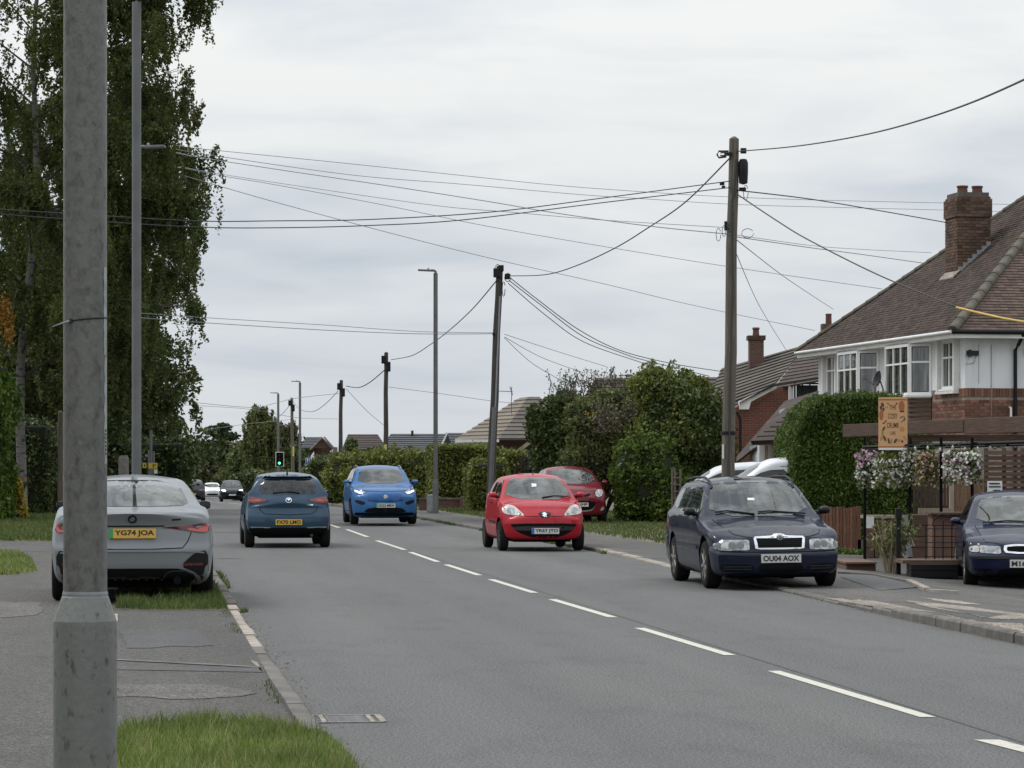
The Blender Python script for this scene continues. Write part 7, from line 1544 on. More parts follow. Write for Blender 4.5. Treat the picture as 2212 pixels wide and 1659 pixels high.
# ------------------------------------------------------------------ lamp columns, poles, cables, signs
def lamp_post(X, Y, H, label, side, r=.057, base=.085, base_h=1.25, z0=None, name='lamp_post', head=True, arm=.48, tilt=0):
    z0 = gz(Y) if z0 is None else z0; t = thing(name, (X, Y, z0), 0, label, 'street lamp', 'street lamps'); m_ = MB()
    m_.lathe([(base, -.1), (base, base_h), (base*.98, base_h + .02), (r + .004, base_h + .12)], 24); m_.build('base', MT['lampgrey'], t, smooth_angle=35)
    m_ = MB(); m_.lathe([(r, base_h + .1), (r*.94, H)], 20); m_.build('column', MT['lampgrey'], t, smooth_angle=35)
    if head:
        s = side; m_ = MB(); m_.tube([(0, 0, H - .02), (0, 0, H + .05), (s*.05, 0, H + .085), (s*.16, 0, H + .09)], .042, 10); m_.build('bracket', MT['lampgrey'], t, smooth_angle=50)
        m_ = MB(); m_.prism([(s*.12, -.11, H + .06), (s*.20, -.14, H + .055), (s*(arm + .1), -.12, H + .075), (s*(arm + .1), .12, H + .075), (s*.20, .14, H + .055), (s*.12, .11, H + .06)], (0, 0, .05)); hd = m_.build('lamp_head', MT['lampgrey'], t, bevel=.012)
        MB().lathe([(.03, 0), (.032, .045), (.02, .06), (.003, .062)], 12, (s*.24, 0, H + .11)).build('photocell', MT['lead'], hd)
    return t
lamp_post(P(295, 0, 38).x, 38, 7.72, 'tall grey lamp column rising behind the grey saloon, in front of the birch', 1, r=.064, z0=.05)
lamp_post(P(295, 0, 58).x, 58, 7.95, 'lamp column whose head juts out right from behind the nearer tall column', 1, z0=.05)
lamp_post(P(941, 0, 94).x, 94, 7.9, 'grey street lamp in mid street beside the clipped hedge', -1, r=.075, base=.1, base_h=1.0, z0=.08)
lamp_post(P(648, 0, 191).x, 191, 8.0, 'far street lamp with flat head right of the traffic light', -1, r=.085, base=.11)
lamp_post(P(601, 0, 212).x, 212, 8.0, 'farther street lamp rising above the traffic light', -1, r=.09, base=.12)
# nearest column, cut by the frame
t = thing('lamp_post', (P(184, 0, 7.8).x, 7.8, LP_Z), 0, 'weathered grey lamp column close to the camera at the left', 'street lamp', 'street lamps')
m_ = MB(); m_.lathe([(.0865, -.1), (.0865, 1.10), (.0855, 1.112), (.064, 1.176), (.060, 1.182)], 48); m_.build('base', MT['galv_base'], t, smooth_angle=12)
m_ = MB(); m_.lathe([(.0595, 1.17), (.0585, 3.5), (.0555, 7.9)], 48); m_.build('column', MT['galv'], t, smooth_angle=35)
m_ = MB(); m_.lathe([(.0605, 1.178), (.0625, 1.184), (.0605, 1.192)], 40); m_.build('weld_bead', MT['lead'], t, smooth_angle=60)
zt_ = P(0, 695, 7.8).z - LP_Z
m_ = MB(); m_.tube([(.0605*math.cos(a), .0605*math.sin(a), zt_ + .006*math.cos(a) + .004) for a in [k*math.pi/12 for k in range(25)]], .0022, 6); tie = m_.build('cable_tie', MT['trim'], t)
MB().tube([(-.030, -.054, zt_), (-.052, -.052, zt_ - .006), (-.082, -.05, zt_ - .016)], [.004, .003, .0012], 6).build('tie_tail', MT['lead'], tie); MB().cbox((-.030, -.056, zt_ + .001), .008, .006, .008).build('tie_lock', MT['trim'], tie)
MT['sticker'] = M('faded_sticker', (0.38, 0.42, 0.41), .5, (0.22, 0.25, 0.24), scale=18, detail=6)
def curved_strip(z0, z1, a0, a1, r, mat, name, par):
    m_ = MB(); n = 5; V = []; nz = 16
    for j in range(nz + 1):
        for k in range(n + 1):
            a = math.radians(a0 + (a1 - a0)*k/n + (1.5*math.sin(j*2.1) if k == 0 else 0)); V.append((r*math.sin(a), -r*math.cos(a), z0 + (z1 - z0)*j/nz))
    m_.add(V, [(j*(n+1)+k, j*(n+1)+k+1, (j+1)*(n+1)+k+1, (j+1)*(n+1)+k) for j in range(nz) for k in range(n)]); return m_.build(name, mat, par, smooth_angle=60)
zv = lambda y: P(0, y, 7.8).z - LP_Z
curved_strip(zv(768), zv(578), 65, 82, .0602, MT['sticker'], 'sticker', t); curved_strip(zv(1002), zv(772), 68, 84, .0602, MT['sticker'], 'sticker', t)
zq = zv(905)
for k in range(7): MB().cbox((.0602*math.sin(math.radians(76)), -.0602*math.cos(math.radians(76)), zv(930) - k*.0105), .003, .006, .006).build('sticker_mark', MT['ink'], t)

def tele_pole(xt, yt, xb, D, label, r0=.13, r1=.095, mat='polewood', z0=None, steps=False, guard=False, yb=None):
    z0 = gz(D) if z0 is None else z0; top = P(xt, yt, D); bx = P(xb, 0, D).x
    t = thing('telegraph_pole', (bx, D, z0), 0, label, 'telegraph pole', 'wooden telegraph poles'); H = top.z - z0; dx = top.x - bx
    m_ = MB(); n = 8; m_.tube([(dx*i/n + .012*math.sin(i*1.9), 0, -.2 + (H + .2)*i/n) for i in range(n + 1)] + [(dx, 0, H + .04)], [r0 + (r1 - r0)*i/n for i in range(n + 1)] + [r1*.35], 12); m_.build('shaft', MT[mat], t, smooth_angle=45)
    return t, H, dx
# nearest pole with closure box and fittings
t, H, dx = tele_pole(1585, 300, 1570, 50, 'tall wooden telegraph pole with a black cable box, behind the navy estate', .125, .085, z0=.05); R_ = lambda x, y, dy=0: P(x, y, 50) - Vector(t.location) + Vector((0, dy, 0))
m_ = MB(); m_.lathe([(.02, -.22), (.075, -.20), (.085, .0), (.085, .16), (.06, .22), (.01, .23)], 14, R_(1605, 372, -.06)); m_.build('cable_closure', MT['black'], t, smooth_angle=50)
for (x, y, w, h) in ((1572, 334, .13, .06), (1605, 327, .10, .09), (1559, 398, .08, .05), (1562, 405, .06, .04), (1603, 410, .12, .06), (1567, 489, .05, .16)): MB().cbox(R_(x, y, -.09), w, .07, h).build('bracket', MT['black'], t)
m_ = MB(); m_.tube([R_(1573, 328, -.1), R_(1552, 328, -.1), R_(1548, 335, -.1), R_(1552, 342, -.1), R_(1568, 340, -.1)], .018, 6); m_.tube([R_(1573, 332, -.12), R_(1556, 331, -.12), R_(1555, 338, -.12), R_(1570, 337, -.12)], .014, 6); m_.build('cable_coil', MT['cable'], t)
for cx, cy, rx, ry in ((1551, 508, 5, 14), (1614, 505, 13, 10), (1610, 417, 5, 16), (1563, 500, 4, 12)): MB().tube([R_(cx + rx*math.cos(a*.5236), cy + ry*math.sin(a*.5236), -.1) for a in range(12)], .006, 5).build('cable_loop', MT['cable'], t)
MB().tube([R_(1581, 430, -.095), R_(1582, 600, -.1), R_(1577, 800, -.11), R_(1573, 1030, -.125)], .017, 6).build('down_cable', MT['cable'], t)
MB().tube([R_(1590, 345, -.09), R_(1585, 420, -.09), R_(1581, 432, -.09)], .016, 6).build('down_cable', MT['cable'], t)
m_ = MB(); b_ = R_(1574, 935); m_.lathe([(.128, -.03), (.132, -.02), (.132, .02), (.128, .03)], 16, (b_.x, 0, b_.z)); m_.build('strap', MT['black'], t)
MB().cbox(R_(1561, 975, -.10), .03, .03, .25).build('white_tube', MT['white'], t)
# leaning dark pole
t, H, dx = tele_pole(1079, 576, 1057, 82, 'leaning dark telegraph pole with steel cable guard behind the red hatchback', .135, .095, 'polewood_dk', z0=.06); R2_ = lambda x, y, dy=0: P(x, y, 82) - Vector(t.location) + Vector((0, dy, 0))
for (x, y, w, h) in ((1074, 590, .22, .26), (1083, 580, .14, .18), (1096, 598, .16, .16), (1066, 722, .06, .08)): MB().cbox(R2_(x, y, -.1), w, .12, h).build('bracket', MT['black'], t, bevel=.02)
for k, (cx, cy, rx, ry) in enumerate(((1097, 600, 7, 9), (1075, 584, 6, 12), (1088, 625, 3, 16))): MB().tube([R2_(cx + rx*math.cos(a*.5236), cy + ry*math.sin(a*.5236), -.14) for a in range(12)], .012, 5).build('cable_loop', MT['cable'], t)
m_ = MB(); a, b = R2_(1068, 880, -.13), R2_(1058, 1100, -.15); m_.tube([a, b], .07, 8); m_.build('cable_guard', MT['lampgrey'], t)
MB().tube([R2_(1080, 640, -.10), R2_(1071, 860, -.13), R2_(1070, 885, -.13)], .03, 6).build('down_cable', MT['cable_lt'], t)
MT['postyellow'] = M('yellow_notice', (0.55, 0.48, 0.12), .5)
for (xt, yt, xb, D, lab, mk) in ((834, 762, 833, 143, 'slim dark telegraph pole above the blue SUV', 'polewood_dk'), (737, 822, 734, 167, 'telegraph pole with bulky top between the blue sign and the SUV', 'polewood_dk'), (630, 860, 634, 203, 'telegraph pole just left of the far flat-headed lamp', 'polewood'), (587, 893, 589, 250, 'bare pole left of the traffic light', 'polewood'), (555, 926, 556, 300, 'thin distant pole in front of the far birch trees', 'polewood')):
    t, H, dx = tele_pole(xt, yt, xb, D, lab, .14, .10, mk)
    if D < 210:
        MB().cbox((dx - .1, -.1, H - .35), .26, .16, .4).build('bracket', MT['black'], t, bevel=.03); MB().cbox((dx + .12, -.1, H - .7), .22, .14, .5).build('cable_closure', MT['black'], t, bevel=.05)
    if D in (143, 167, 203): MB().cbox((0, -.16, P(0, 987 if D == 167 else 975, D).z - gz(D)), .20 if D == 167 else .13, .02, .34 if D == 167 else .7).build('pole_notice', MT['postyellow'], t)
for x, y, D in ((467, 980, 380), (480, 982, 360), (492, 975, 340)):
    t, H, dx = tele_pole(x, y, x, D, {467: 'leftmost of the three tiny far poles above the white car', 480: 'middle one of the three tiny far poles above the white car', 492: 'rightmost of the three tiny far poles above the black car'}[x], .12, .09)
# poles at the left behind the nearest column
t, H, dx = tele_pole(130, 890, 131, 92, 'wooden pole half hidden behind the nearest lamp column', .10, .08, 'polewood', z0=.05)
pp = thing('concrete_post', P(267, 1060, 75), 0, 'grey concrete post between the two lamp columns', 'post'); pp.location.z = LP_Z; MB().box(-.12, .12, -.12, .12, 0, P(0, 988, 75).z - LP_Z).build('shaft', MT['kerb'], pp, bevel=.02); MB().box(-.10, .10, -.10, .10, P(0, 988, 75).z - LP_Z + .001, P(0, 984, 75).z - LP_Z).build('cap', MT['kerb'], pp)

# yellow route signs on a lattice-braced pole
ys = thing('yellow_sign_pole', (P(326, 0, 98).x, 98, LP_Z), 0, 'grey pole with yellow diversion signs left of the far road', 'sign'); o_ = -Vector(ys.location)
pole(326, 930, 326, 1060, 98, 98, .05, 'post', 'lampgrey', ys, o_, 8); pole(332, 975, 332, 1040, 97.6, 97.6, .035, 'post', 'lampgrey', ys, o_, 6); pole(321, 975, 321, 1040, 97.6, 97.6, .03, 'post', 'lampgrey', ys, o_, 6)
MT['signyellow'] = M('yellow_sign_face', (0.62, 0.46, 0.06), .5)
fpoly(rect(308, 1000, 316, 1011), 97.3, .02, 'plate', 'signyellow', ys, o_); fpoly(rect(321, 1000, 340, 1012), 97.3, .02, 'plate', 'signyellow', ys, o_); fpoly(rect(333, 1014, 340, 1023), 97.3, .02, 'white_plate', 'white', ys, o_)
fpoly(rect(311, 1003, 314, 1008), 97.26, .01, 'marking', 'ink', ys, o_); fpoly(rect(330, 1002, 332, 1010), 97.26, .01, 'marking', 'ink', ys, o_); fpoly(rect(334, 1003, 337, 1005), 97.26, .01, 'marking', 'ink', ys, o_)
# traffic light showing green
tl = thing('traffic_light', (P(604, 0, 205).x, 205, gz(205)), 0, 'traffic light with white-edged board showing green', 'traffic light'); o_ = -Vector(tl.location)
pole(604, 1005, 604, 1064, 205, 205, .06, 'post', 'lampgrey', tl, o_, 8); fpoly(rect(595, 976, 613.5, 1008), 205, .05, 'backing_edge', 'white', tl, o_); fpoly(rect(596.5, 977.5, 612, 1006.5), 204.95, .04, 'backing_board', 'matteblack', tl, o_)
MT['go'] = M('green_signal', (0.1, 0.8, 0.35), .3, emit=(0.12, 1.0, 0.42, 2.2)); MT['dimlens'] = M('unlit_signal', (0.03, 0.012, 0.01), .3)
for k, mt in enumerate(('dimlens', 'dimlens', 'go')):
    c = P(603.5, 984 + k*8.2, 204.9); MB().lathe([(.095, 0), (.08, -.02), (.05, -.032), (.005, -.036)], 16, c + o_, 'y').build('signal_lens', MT[mt], tl)
    MB().lathe([(.13, 0), (.13, -.10), (.118, -.10), (.118, 0)], 16, c + o_, 'y').build('hood', MT['black'], tl)
bs = thing('blue_sign', (P(667, 0, 185).x, 185, gz(185)), 0, 'blue and white direction sign in front of the gabled house', 'sign'); o_ = -Vector(bs.location)
MT['signblue'] = M('blue_sign_face', (0.03, 0.08, 0.36), .5); pole(667, 1000, 667, 1062, 185, 185, .04, 'post', 'lampgrey', bs, o_, 6); fpoly(rect(660, 989, 676, 1006), 184.9, .03, 'plate_edge', 'white', bs, o_); fpoly(rect(660.8, 990, 672, 1004), 184.86, .02, 'plate', 'signblue', bs, o_)
for x in (663.5, 668.5): fpoly([(x, 1003), (x, 994), (x - 1.5, 994), (x + .8, 991), (x + 3, 994), (x + 1.5, 994), (x + 1.5, 1003)], 184.84, .01, 'arrow', 'white', bs, o_)
cb = thing('green_cabinet', P(941, 1112, 95), 0, 'small grey equipment box at the foot of the mid street lamp', 'cabinet'); cb.location = (P(931, 0, 95.5).x, 95.5, .06); MB().box(-.14, .14, -.12, .12, 0, .62).build('case', MT['lead'], cb, bevel=.05)

# ---- overhead cables
def cable(label, pts, D0, D1, r, mat='cable', cat='cable', Ds=None):
    n = len(pts); xs = np.array([p[0] for p in pts], float); L_ = np.cumsum([0] + [math.hypot(pts[i+1][0]-pts[i][0], pts[i+1][1]-pts[i][1]) for i in range(n-1)]); L_ /= L_[-1]
    W = [P(p[0], p[1], D0 + (D1 - D0)*s) for p, s in zip(pts, L_)]
    out = []
    for i in range(n - 1):
        p0, p1, p2, p3 = W[max(i-1, 0)], W[i], W[i+1], W[min(i+2, n-1)]
        for k in range(8):
            t = k/8; out.append(.5*((2*p1) + (p2-p0)*t + (2*p0-5*p1+4*p2-p3)*t*t + (3*p1-p0-3*p2+p3)*t**3))
    out.append(W[-1]); m_ = MB(); m_.tube(out, r * (.72 if mat == 'cable_lt' else .85), 6); o = m_.build('overhead_cable', MT[mat], smooth_angle=180); tag(o, label, cat, 'overhead cables'); return o
cable('thick cable rising from the near telegraph pole to the upper right corner', [(1592,327),(1700,318),(1800,304),(1900,284),(2000,256),(2100,221),(2212,172),(2330,112)], 50, 22, .0125)
cable('thick sagging cable between the near pole and the leaning pole', [(1577,341),(1480,437),(1400,492),(1330,535),(1250,572),(1180,593),(1098,596)], 49.9, 81.9, .016)
cable('sagging cable between the leaning pole and the slim pole', [(1072,607),(1020,668),(970,714),(930,744),(890,768),(845,777)], 81.9, 142.9, .021)
cable('short sagging cable right of the bulky-topped pole', [(830,800),(800,825),(775,837),(748,834)], 142.9, 166.9, .03)
cable('sagging cable left of the bulky-topped pole', [(730,845),(700,875),(675,889),(648,884),(634,868)], 166.9, 202.9, .03, 'cable_lt')
cable('far cable left of the pole beside the far lamp', [(628,872),(612,892),(596,903),(588,900)], 202.9, 249.9, .03, 'cable_lt')
cable('upper of two level cables from the near pole to behind the birch', [(1578,391),(1300,428),(1060,458),(800,474),(600,477),(418,477),(140,461),(-30,450)], 49.9, 46, .011)
cable('lower of two level cables from the near pole to behind the birch', [(1578,405),(1300,438),(1000,475),(800,487),(600,492),(413,490),(140,473),(-30,460)], 49.9, 46, .011)
cable('topmost thin wire crossing behind the near pole to the chimney', [(380,314),(440,322),(700,348),(950,374),(1200,400),(1400,415),(1570,425),(1800,433),(2300,444)], 70, 90, .011, 'cable_lt')
cable('second thin wire from the top crossing behind the near pole', [(380,322),(455,335),(760,378),(1000,398),(1250,420),(1400,430),(1600,442),(1850,449),(2300,460)], 70, 90, .011, 'cable_lt')
cable('grey service cable sloping from the birch to the low fitting on the near pole', [(380,330),(450,343),(640,372),(850,403),(1060,436),(1200,460),(1400,488),(1577,506)], 62, 49.9, .013, 'cable_lt')
cable('upper thin service wire to the low fitting on the near pole', [(400,362),(470,375),(700,410),(950,445),(1100,458),(1300,475),(1577,492)], 62, 49.9, .009, 'cable_lt')
cable('thin wire passing below the near pole fittings to the white house roof', [(400,364),(480,380),(600,400),(830,443),(1060,490),(1350,540),(1600,580),(1905,624)], 66, 74, .010, 'cable_lt')
cable('lowest long thin wire sloping from the birch to the brick house', [(400,380),(450,395),(600,438),(830,500),(1060,558),(1300,612),(1500,660),(1760,714)], 66, 90, .011, 'cable_lt')
cable('cable from the near pole down to the house chimney', [(1592,411),(1750,430),(1900,455),(2046,481)], 49.9, 69.3, .014)
cable('dark cable from the near pole across the white house roof', [(1590,418),(1680,478),(1750,520),(1900,595),(2066,663)], 49.9, 44, .013)
cable('yellow sleeve on the cable in front of the white house eaves', [(2066,664),(2120,677),(2170,688),(2230,698)], 44, 42, .022, 'yellow', 'cable sleeve')
cable('thin wire from the low fitting on the near pole to the bay window house', [(1586,511),(1750,535),(1850,548),(1992,568)], 49.9, 69, .012, 'cable_lt')
cable('second thin wire from the low fitting to the hip of the white house', [(1586,507),(1750,530),(1850,538),(2012,546)], 49.9, 71, .008, 'cable_lt')
cable('slanting wire from the near pole to the far chimney', [(1586,514),(1700,602),(1800,668)], 49.9, 97, .012, 'cable_lt')
cable('steep wire from the near pole to the brick house roof', [(1584,532),(1640,660),(1698,756)], 49.9, 94, .011, 'cable_lt')
cable('upper of three wires falling right from the leaning pole', [(1092,592),(1160,646),(1250,712),(1340,757),(1450,785),(1562,803)], 81.9, 95, .015)
cable('middle of three wires falling right from the leaning pole', [(1100,606),(1170,660),(1260,727),(1350,765),(1400,780),(1530,812)], 81.9, 97, .015)
cable('lower of three wires falling right from the leaning pole', [(1098,612),(1180,682),(1260,738),(1370,778),(1440,800)], 81.9, 97, .014)
cable('upper level wire from the leaning pole to behind the birch', [(1068,719),(900,716),(700,702),(425,685),(300,676)], 81.9, 76, .012, 'cable_lt')
cable('lower level wire from the leaning pole to behind the birch', [(1068,721),(900,721),(700,713),(440,697),(300,686)], 81.9, 76, .014, 'cable_lt')
cable('top wire fanning right from the middle of the leaning pole', [(1090,722),(1200,758),(1310,792)], 81.9, 100, .012, 'cable_lt')
cable('middle wire fanning right from the middle of the leaning pole', [(1090,728),(1170,772),(1260,805)], 81.9, 98, .012, 'cable_lt')
cable('lowest wire fanning right from the middle of the leaning pole', [(1090,730),(1150,785),(1220,826)], 81.9, 95, .012, 'cable_lt')
cable('wire from the slim pole across the roofs to the right', [(840,836),(950,850),(1062,866),(1130,872)], 142.9, 135, .02, 'cable_lt')
cable('wire from the bulky-topped pole down to the brown roofed house', [(748,840),(790,885),(828,918)], 166.9, 190, .02, 'cable_lt')
cable('level far wire left of the bulky-topped pole', [(732,850),(640,860),(590,872),(540,880),(385,866)], 166.9, 150, .02, 'cable_lt')
cable('second level far wire over the far birch trees', [(730,905),(640,902),(540,884),(385,874)], 200, 170, .02, 'cable_lt')
cable('wire above the far pine tree', [(640,905),(540,915),(460,926),(390,932)], 230, 200, .022, 'cable_lt')
L_CLIP = leafmat('clipped_conifer_sprays', [(0.030, 0.058, 0.010), (0.052, 0.090, 0.014), (0.085, 0.130, 0.020), (0.125, 0.172, 0.030)], trans=0.2)
# ------------------------------------------------------------------ trees, hedges and bushes
def at(x, D): return (P(x, 0, D).x, D, gz(D) + .02)
birch('weeping_birch', 'tall weeping silver birch with pale trunk filling the upper left', at(40, 88), 21.5, 6.0, 6800, 21, leafsize=.054, z_low=3.6, lean=(.9, 0))
birch('weeping_birch', 'second birch behind the first, its curtain of twigs nearer the road', at(215, 100), 17, 3.4, 1900, 33, leafsize=.07, z_low=3.0, per=44)
cl_ = [(-.3, 0, 0, .8, .8, 1.0), (.3, .2, -.6, .5, .5, .8)]
r_ = np.random.default_rng(5); au = thing('autumn_spray', P(14, 690, 83), 0, 'spray of orange autumn leaves against the birch trunk', 'branch')
obj('leaves', leaf_mesh('leaves', lobes_points([(0, 0, 0, .22, .3, .75), (.12, 0, -.5, .15, .2, .4), (-.1, 0, .3, .18, .2, .4)], 420, r_, .45), .055, r_, droop=.6), L_AUT, au); MB().tube([(.3, .2, .9), (.05, .05, .2), (0, 0, -.7)], [.02, .012, .004], 5).build('twig', MT['twig'], au)
# left boundary planting
hedge('conifer_hedge', 'bright green tall conifer hedge at the left edge', (P(38, 0, 80).x - 2.25, 82, .05), 0, 2.9, 4, 4.6, 26000, .075, L_LIME, 2, rough=.10, top_round=.9, wave=.14, droop=-.8)
hedge('dark_hedge', 'dull dark hedge left of the nearest lamp column', (P(78, 0, 94).x, 94, .05), 0, 1.5, 4, 3.0, 12000, .07, L_DARK, 3, rough=.12, top_round=.5, wave=.12)
bush('golden_shrub', 'narrow golden shrub at the foot of the dark hedge', (P(43, 0, 84).x, 84, .05), [(0, 0, .55, .16, .2, .6), (.05, 0, .2, .2, .2, .3), (-.04, 0, 1.0, .12, .15, .3)], 900, .055, L_GOLD, 4, 'shrub', stem=False, core=.6)
bush('dead_bush', 'brown leafless dead bush against the left hedge', (P(22, 0, 85), )[0] if False else (P(18, 0, 85).x, 85, .05), [(0, 0, .8, .45, .4, .9)], 1500, .05, L_PURP, 5, 'bush', depth=.5, core=.4)
leafy_tree('dark_broadleaf', 'dark broad-leaved tree behind the tall lamp columns', at(205, 112), 8.5, 3.6, 30000, .12, L_DARK, 6, lo=.08, clump=1.2, nb=22)
leafy_tree('dark_broadleaf', 'dark leafy tree filling the gap left of the nearest column', at(80, 104), 9.5, 3.2, 26000, .12, L_DARK, 16, lo=.06, clump=1.3, nb=22)
leafy_tree('dark_roadside_tree', 'tall dark tree standing right of the second lamp column', at(255, 150), 5.4, 3.0, 22000, .14, L_DARK, 7, lo=.06, clump=1.25, nb=20)
leafy_tree('dark_roadside_tree', 'rounded dark tree sloping down towards the far road', at(362, 320), 6.6, 2.6, 16000, .22, L_DARK, 8, lo=.06, clump=1.2, nb=18)
hedge('roadside_hedge', 'low dark hedge along the left of the far road', (left_edge(195) - 4.2, 195, gz(195)), YAW, 4, 70, 2.2, 15000, .16, L_DARK, 9, rough=.2, top_round=.6, wave=.2)
hedge('left_garden_hedge', 'dark hedge behind the concrete post on the left', (P(235, 0, 108).x, 108, .0), 0, 6.0, 3, 2.6, 14000, .09, L_DARK, 19, rough=.14, top_round=.5, wave=.14)
# far wood closing the street
far = [(395, 310, 955, 3.0, L_FAR, 'olive far tree left of the tall pine'), (428, 330, 948, 3.2, L_FAR, 'broad far tree right of the dark roadside trees'), (458, 380, 955, 4.0, L_FAR, 'far tree right behind the white car'), (510, 330, 950, 3.2, L_FAR, 'far tree right above the black car'),
       (545, 300, 955, 3.0, L_OLIVE, 'far tree between the black car and the traffic light'), (480, 430, 962, 4.5, L_MID, 'dark farthest tree closing the end of the street'), (340, 330, 905, 3.4, L_DARK, 'dark tree at the street end left of the far cars')]
for i, (x, D, yt, s, mt, lab) in enumerate(far): leafy_tree('far_tree', lab, at(x, D), ((HY - yt)*D/FPX + EYE - gz(D))*.80, s, 11000, .22, mt, 40 + i, lo=.05, clump=s*.36, nb=18, r0=.25, group='trees at the end of the street')
# scots pine with flat-topped head
pt = thing('pine_tree', at(475, 310), 0, 'dark pine with layered crown above the far wood', 'tree', 'trees at the end of the street'); m_ = MB(); m_.tube([(0, 0, 0), (.1, 0, 4), (-.1, 0, 7)], [.25, .2, .1], 8)
r_ = np.random.default_rng(77); Cs = []
for (x, y, z, rx, rz_) in ((-.6, 0, 7.0, 1.5, .5), (.6, .3, 6.4, 1.6, .5), (-.9, .2, 5.6, 1.2, .4), (1.3, 0, 5.0, 1.5, .6), (.3, .2, 7.4, 1.0, .45), (-.2, 0, 4.4, 1.6, .6), (2.0, 0, 4.2, 1.2, .5)):
    m_.tube([(0, 0, z - .7), (x, y, z - .1)], [.08, .03], 5); Cs.append(lobes_points([(x, y, z, rx, rx, rz_)], 900, r_, .4))
m_.build('trunk', MT['bark'], pt); obj('crown', leaf_mesh('crown', np.concatenate(Cs), .17, r_), L_PINE, pt)
# birch cluster behind the traffic light
birch('far_birch', 'tawny far birch with pointed crown behind the traffic light', at(560, 250), 8.3, 1.8, 900, 51, leafsize=.12, z_low=1.0, per=30, mat=L_OLIVE)
birch('far_birch', 'far drooping birch right of the traffic light', at(612, 255), 6.8, 1.9, 700, 52, leafsize=.12, z_low=1.0, per=30, mat=L_FAR)
leafy_tree('far_oak', 'dark rounded far tree left of the tawny birch', at(538, 262), 5.0, 1.9, 9000, .2, L_DARK, 53, lo=.15, clump=.8, nb=14)
leafy_tree('far_oak', 'dark far tree right of the far birches', at(648, 250), 4.2, 1.8, 9000, .19, L_DARK, 54, lo=.1, clump=.85, nb=14)
leafy_tree('far_oak', 'olive far tree behind the bare pole', at(590, 275), 6.0, 2.6, 12000, .2, L_FAR, 55, lo=.1, clump=1.0, nb=16)
hedge('far_hedge', 'far clipped hedge below the traffic light', (P(575, 0, 232).x, 232, gz(232)), 0, 5, 3, 2.3, 5000, .17, L_MID, 56, rough=.15, top_round=.5, wave=.14)
# right side hedges along the road
bush('plum_tree', 'plum-leaved small tree in front of the gabled house', at(695, 205), [(0, 0, 1.6, 1.1, 1.1, 1.1), (.5, 0, 2.2, .7, .7, .7), (-.5, 0, 1.0, .8, .8, .8)], 5000, .12, L_PURP, 57, 'tree', core=.7)
bush('laurel_bush', 'yellow-green bushy tree left of the plum-leaved tree', at(668, 200), [(0, 0, 1.3, .8, .9, 1.2), (-.4, 0, .9, .7, .7, .8)], 4000, .12, L_OLIVE, 58, 'bush', core=.7)
hedge('dark_clipped_hedge', 'dark clipped hedge left of the blue SUV', (P(722, 0, 146).x, 146, gz(146)), YAW*.5, 2.4, 9, 2.35, 15000, .10, L_DARK, 59, rough=.10, top_round=.4, wave=.09)
bush('columnar_conifer', 'dark narrow conifer behind the bulky-topped pole', at(758, 172), [(0, 0, 1.8, .55, .55, 1.9), (.1, 0, 2.9, .35, .35, 1.0)], 3500, .11, L_DARK, 60, 'tree', core=.8)
bush('bushy_hedge', 'loose green hedge behind the roof of the blue SUV', at(850, 128), [(-1.3, 0, 1.1, 1.2, 1.2, 1.3), (0, 0, 1.3, 1.3, 1.2, 1.45), (1.2, .3, 1.1, 1.1, 1.2, 1.3), (-2.3, .6, 1.2, 1.0, 1.0, 1.1), (.6, -.3, .6, .9, .9, .8)], 22000, .085, L_HEDGE, 61, 'hedge')
bush('bushy_hedge', 'tall rusty green shrubs behind the loose hedge', at(800, 150), [(-1.0, 0, 1.5, 1.2, 1.0, 1.2), (.6, 0, 1.8, 1.3, 1.0, 1.3), (2.2, 0, 1.7, 1.2, 1.0, 1.2)], 12000, .10, L_MID, 62, 'bush')
hedge('clipped_hedge', 'tall square clipped hedge behind the mid street lamp', (P(1002, 0, 112).x - .1, 113, .02), YAW*.6, 2.55, 5.5, 2.42, 26000, .062, L_HEDGE, 63, rough=.055, top_round=.15, wave=.03)
hedge('small_hedge', 'smaller rounded clipped hedge at the foot of the leaning pole', (P(1052, 0, 96).x, 97.5, .05), YAW*.6, 1.35, 2.6, 1.78, 13000, .055, L_HEDGE, 64, rough=.06, top_round=.45, wave=.04)
bush('twiggy_shrub', 'brown twiggy shrub between the small hedge and the maroon car', at(1155, 95), [(0, 0, .9, .9, .7, 1.1), (-.5, 0, .7, .6, .6, .8), (.6, 0, 1.0, .6, .6, .9)], 7000, .055, L_PURP, 65, 'bush', core=.75)
hedge('garden_hedge', 'strip of dark hedge below the hipped bungalow', (P(1110, 0, 118).x, 118, .0), 0, 4.0, 1.2, 2.2, 9000, .07, L_HEDGE, 66, rough=.08, top_round=.2, wave=.05)
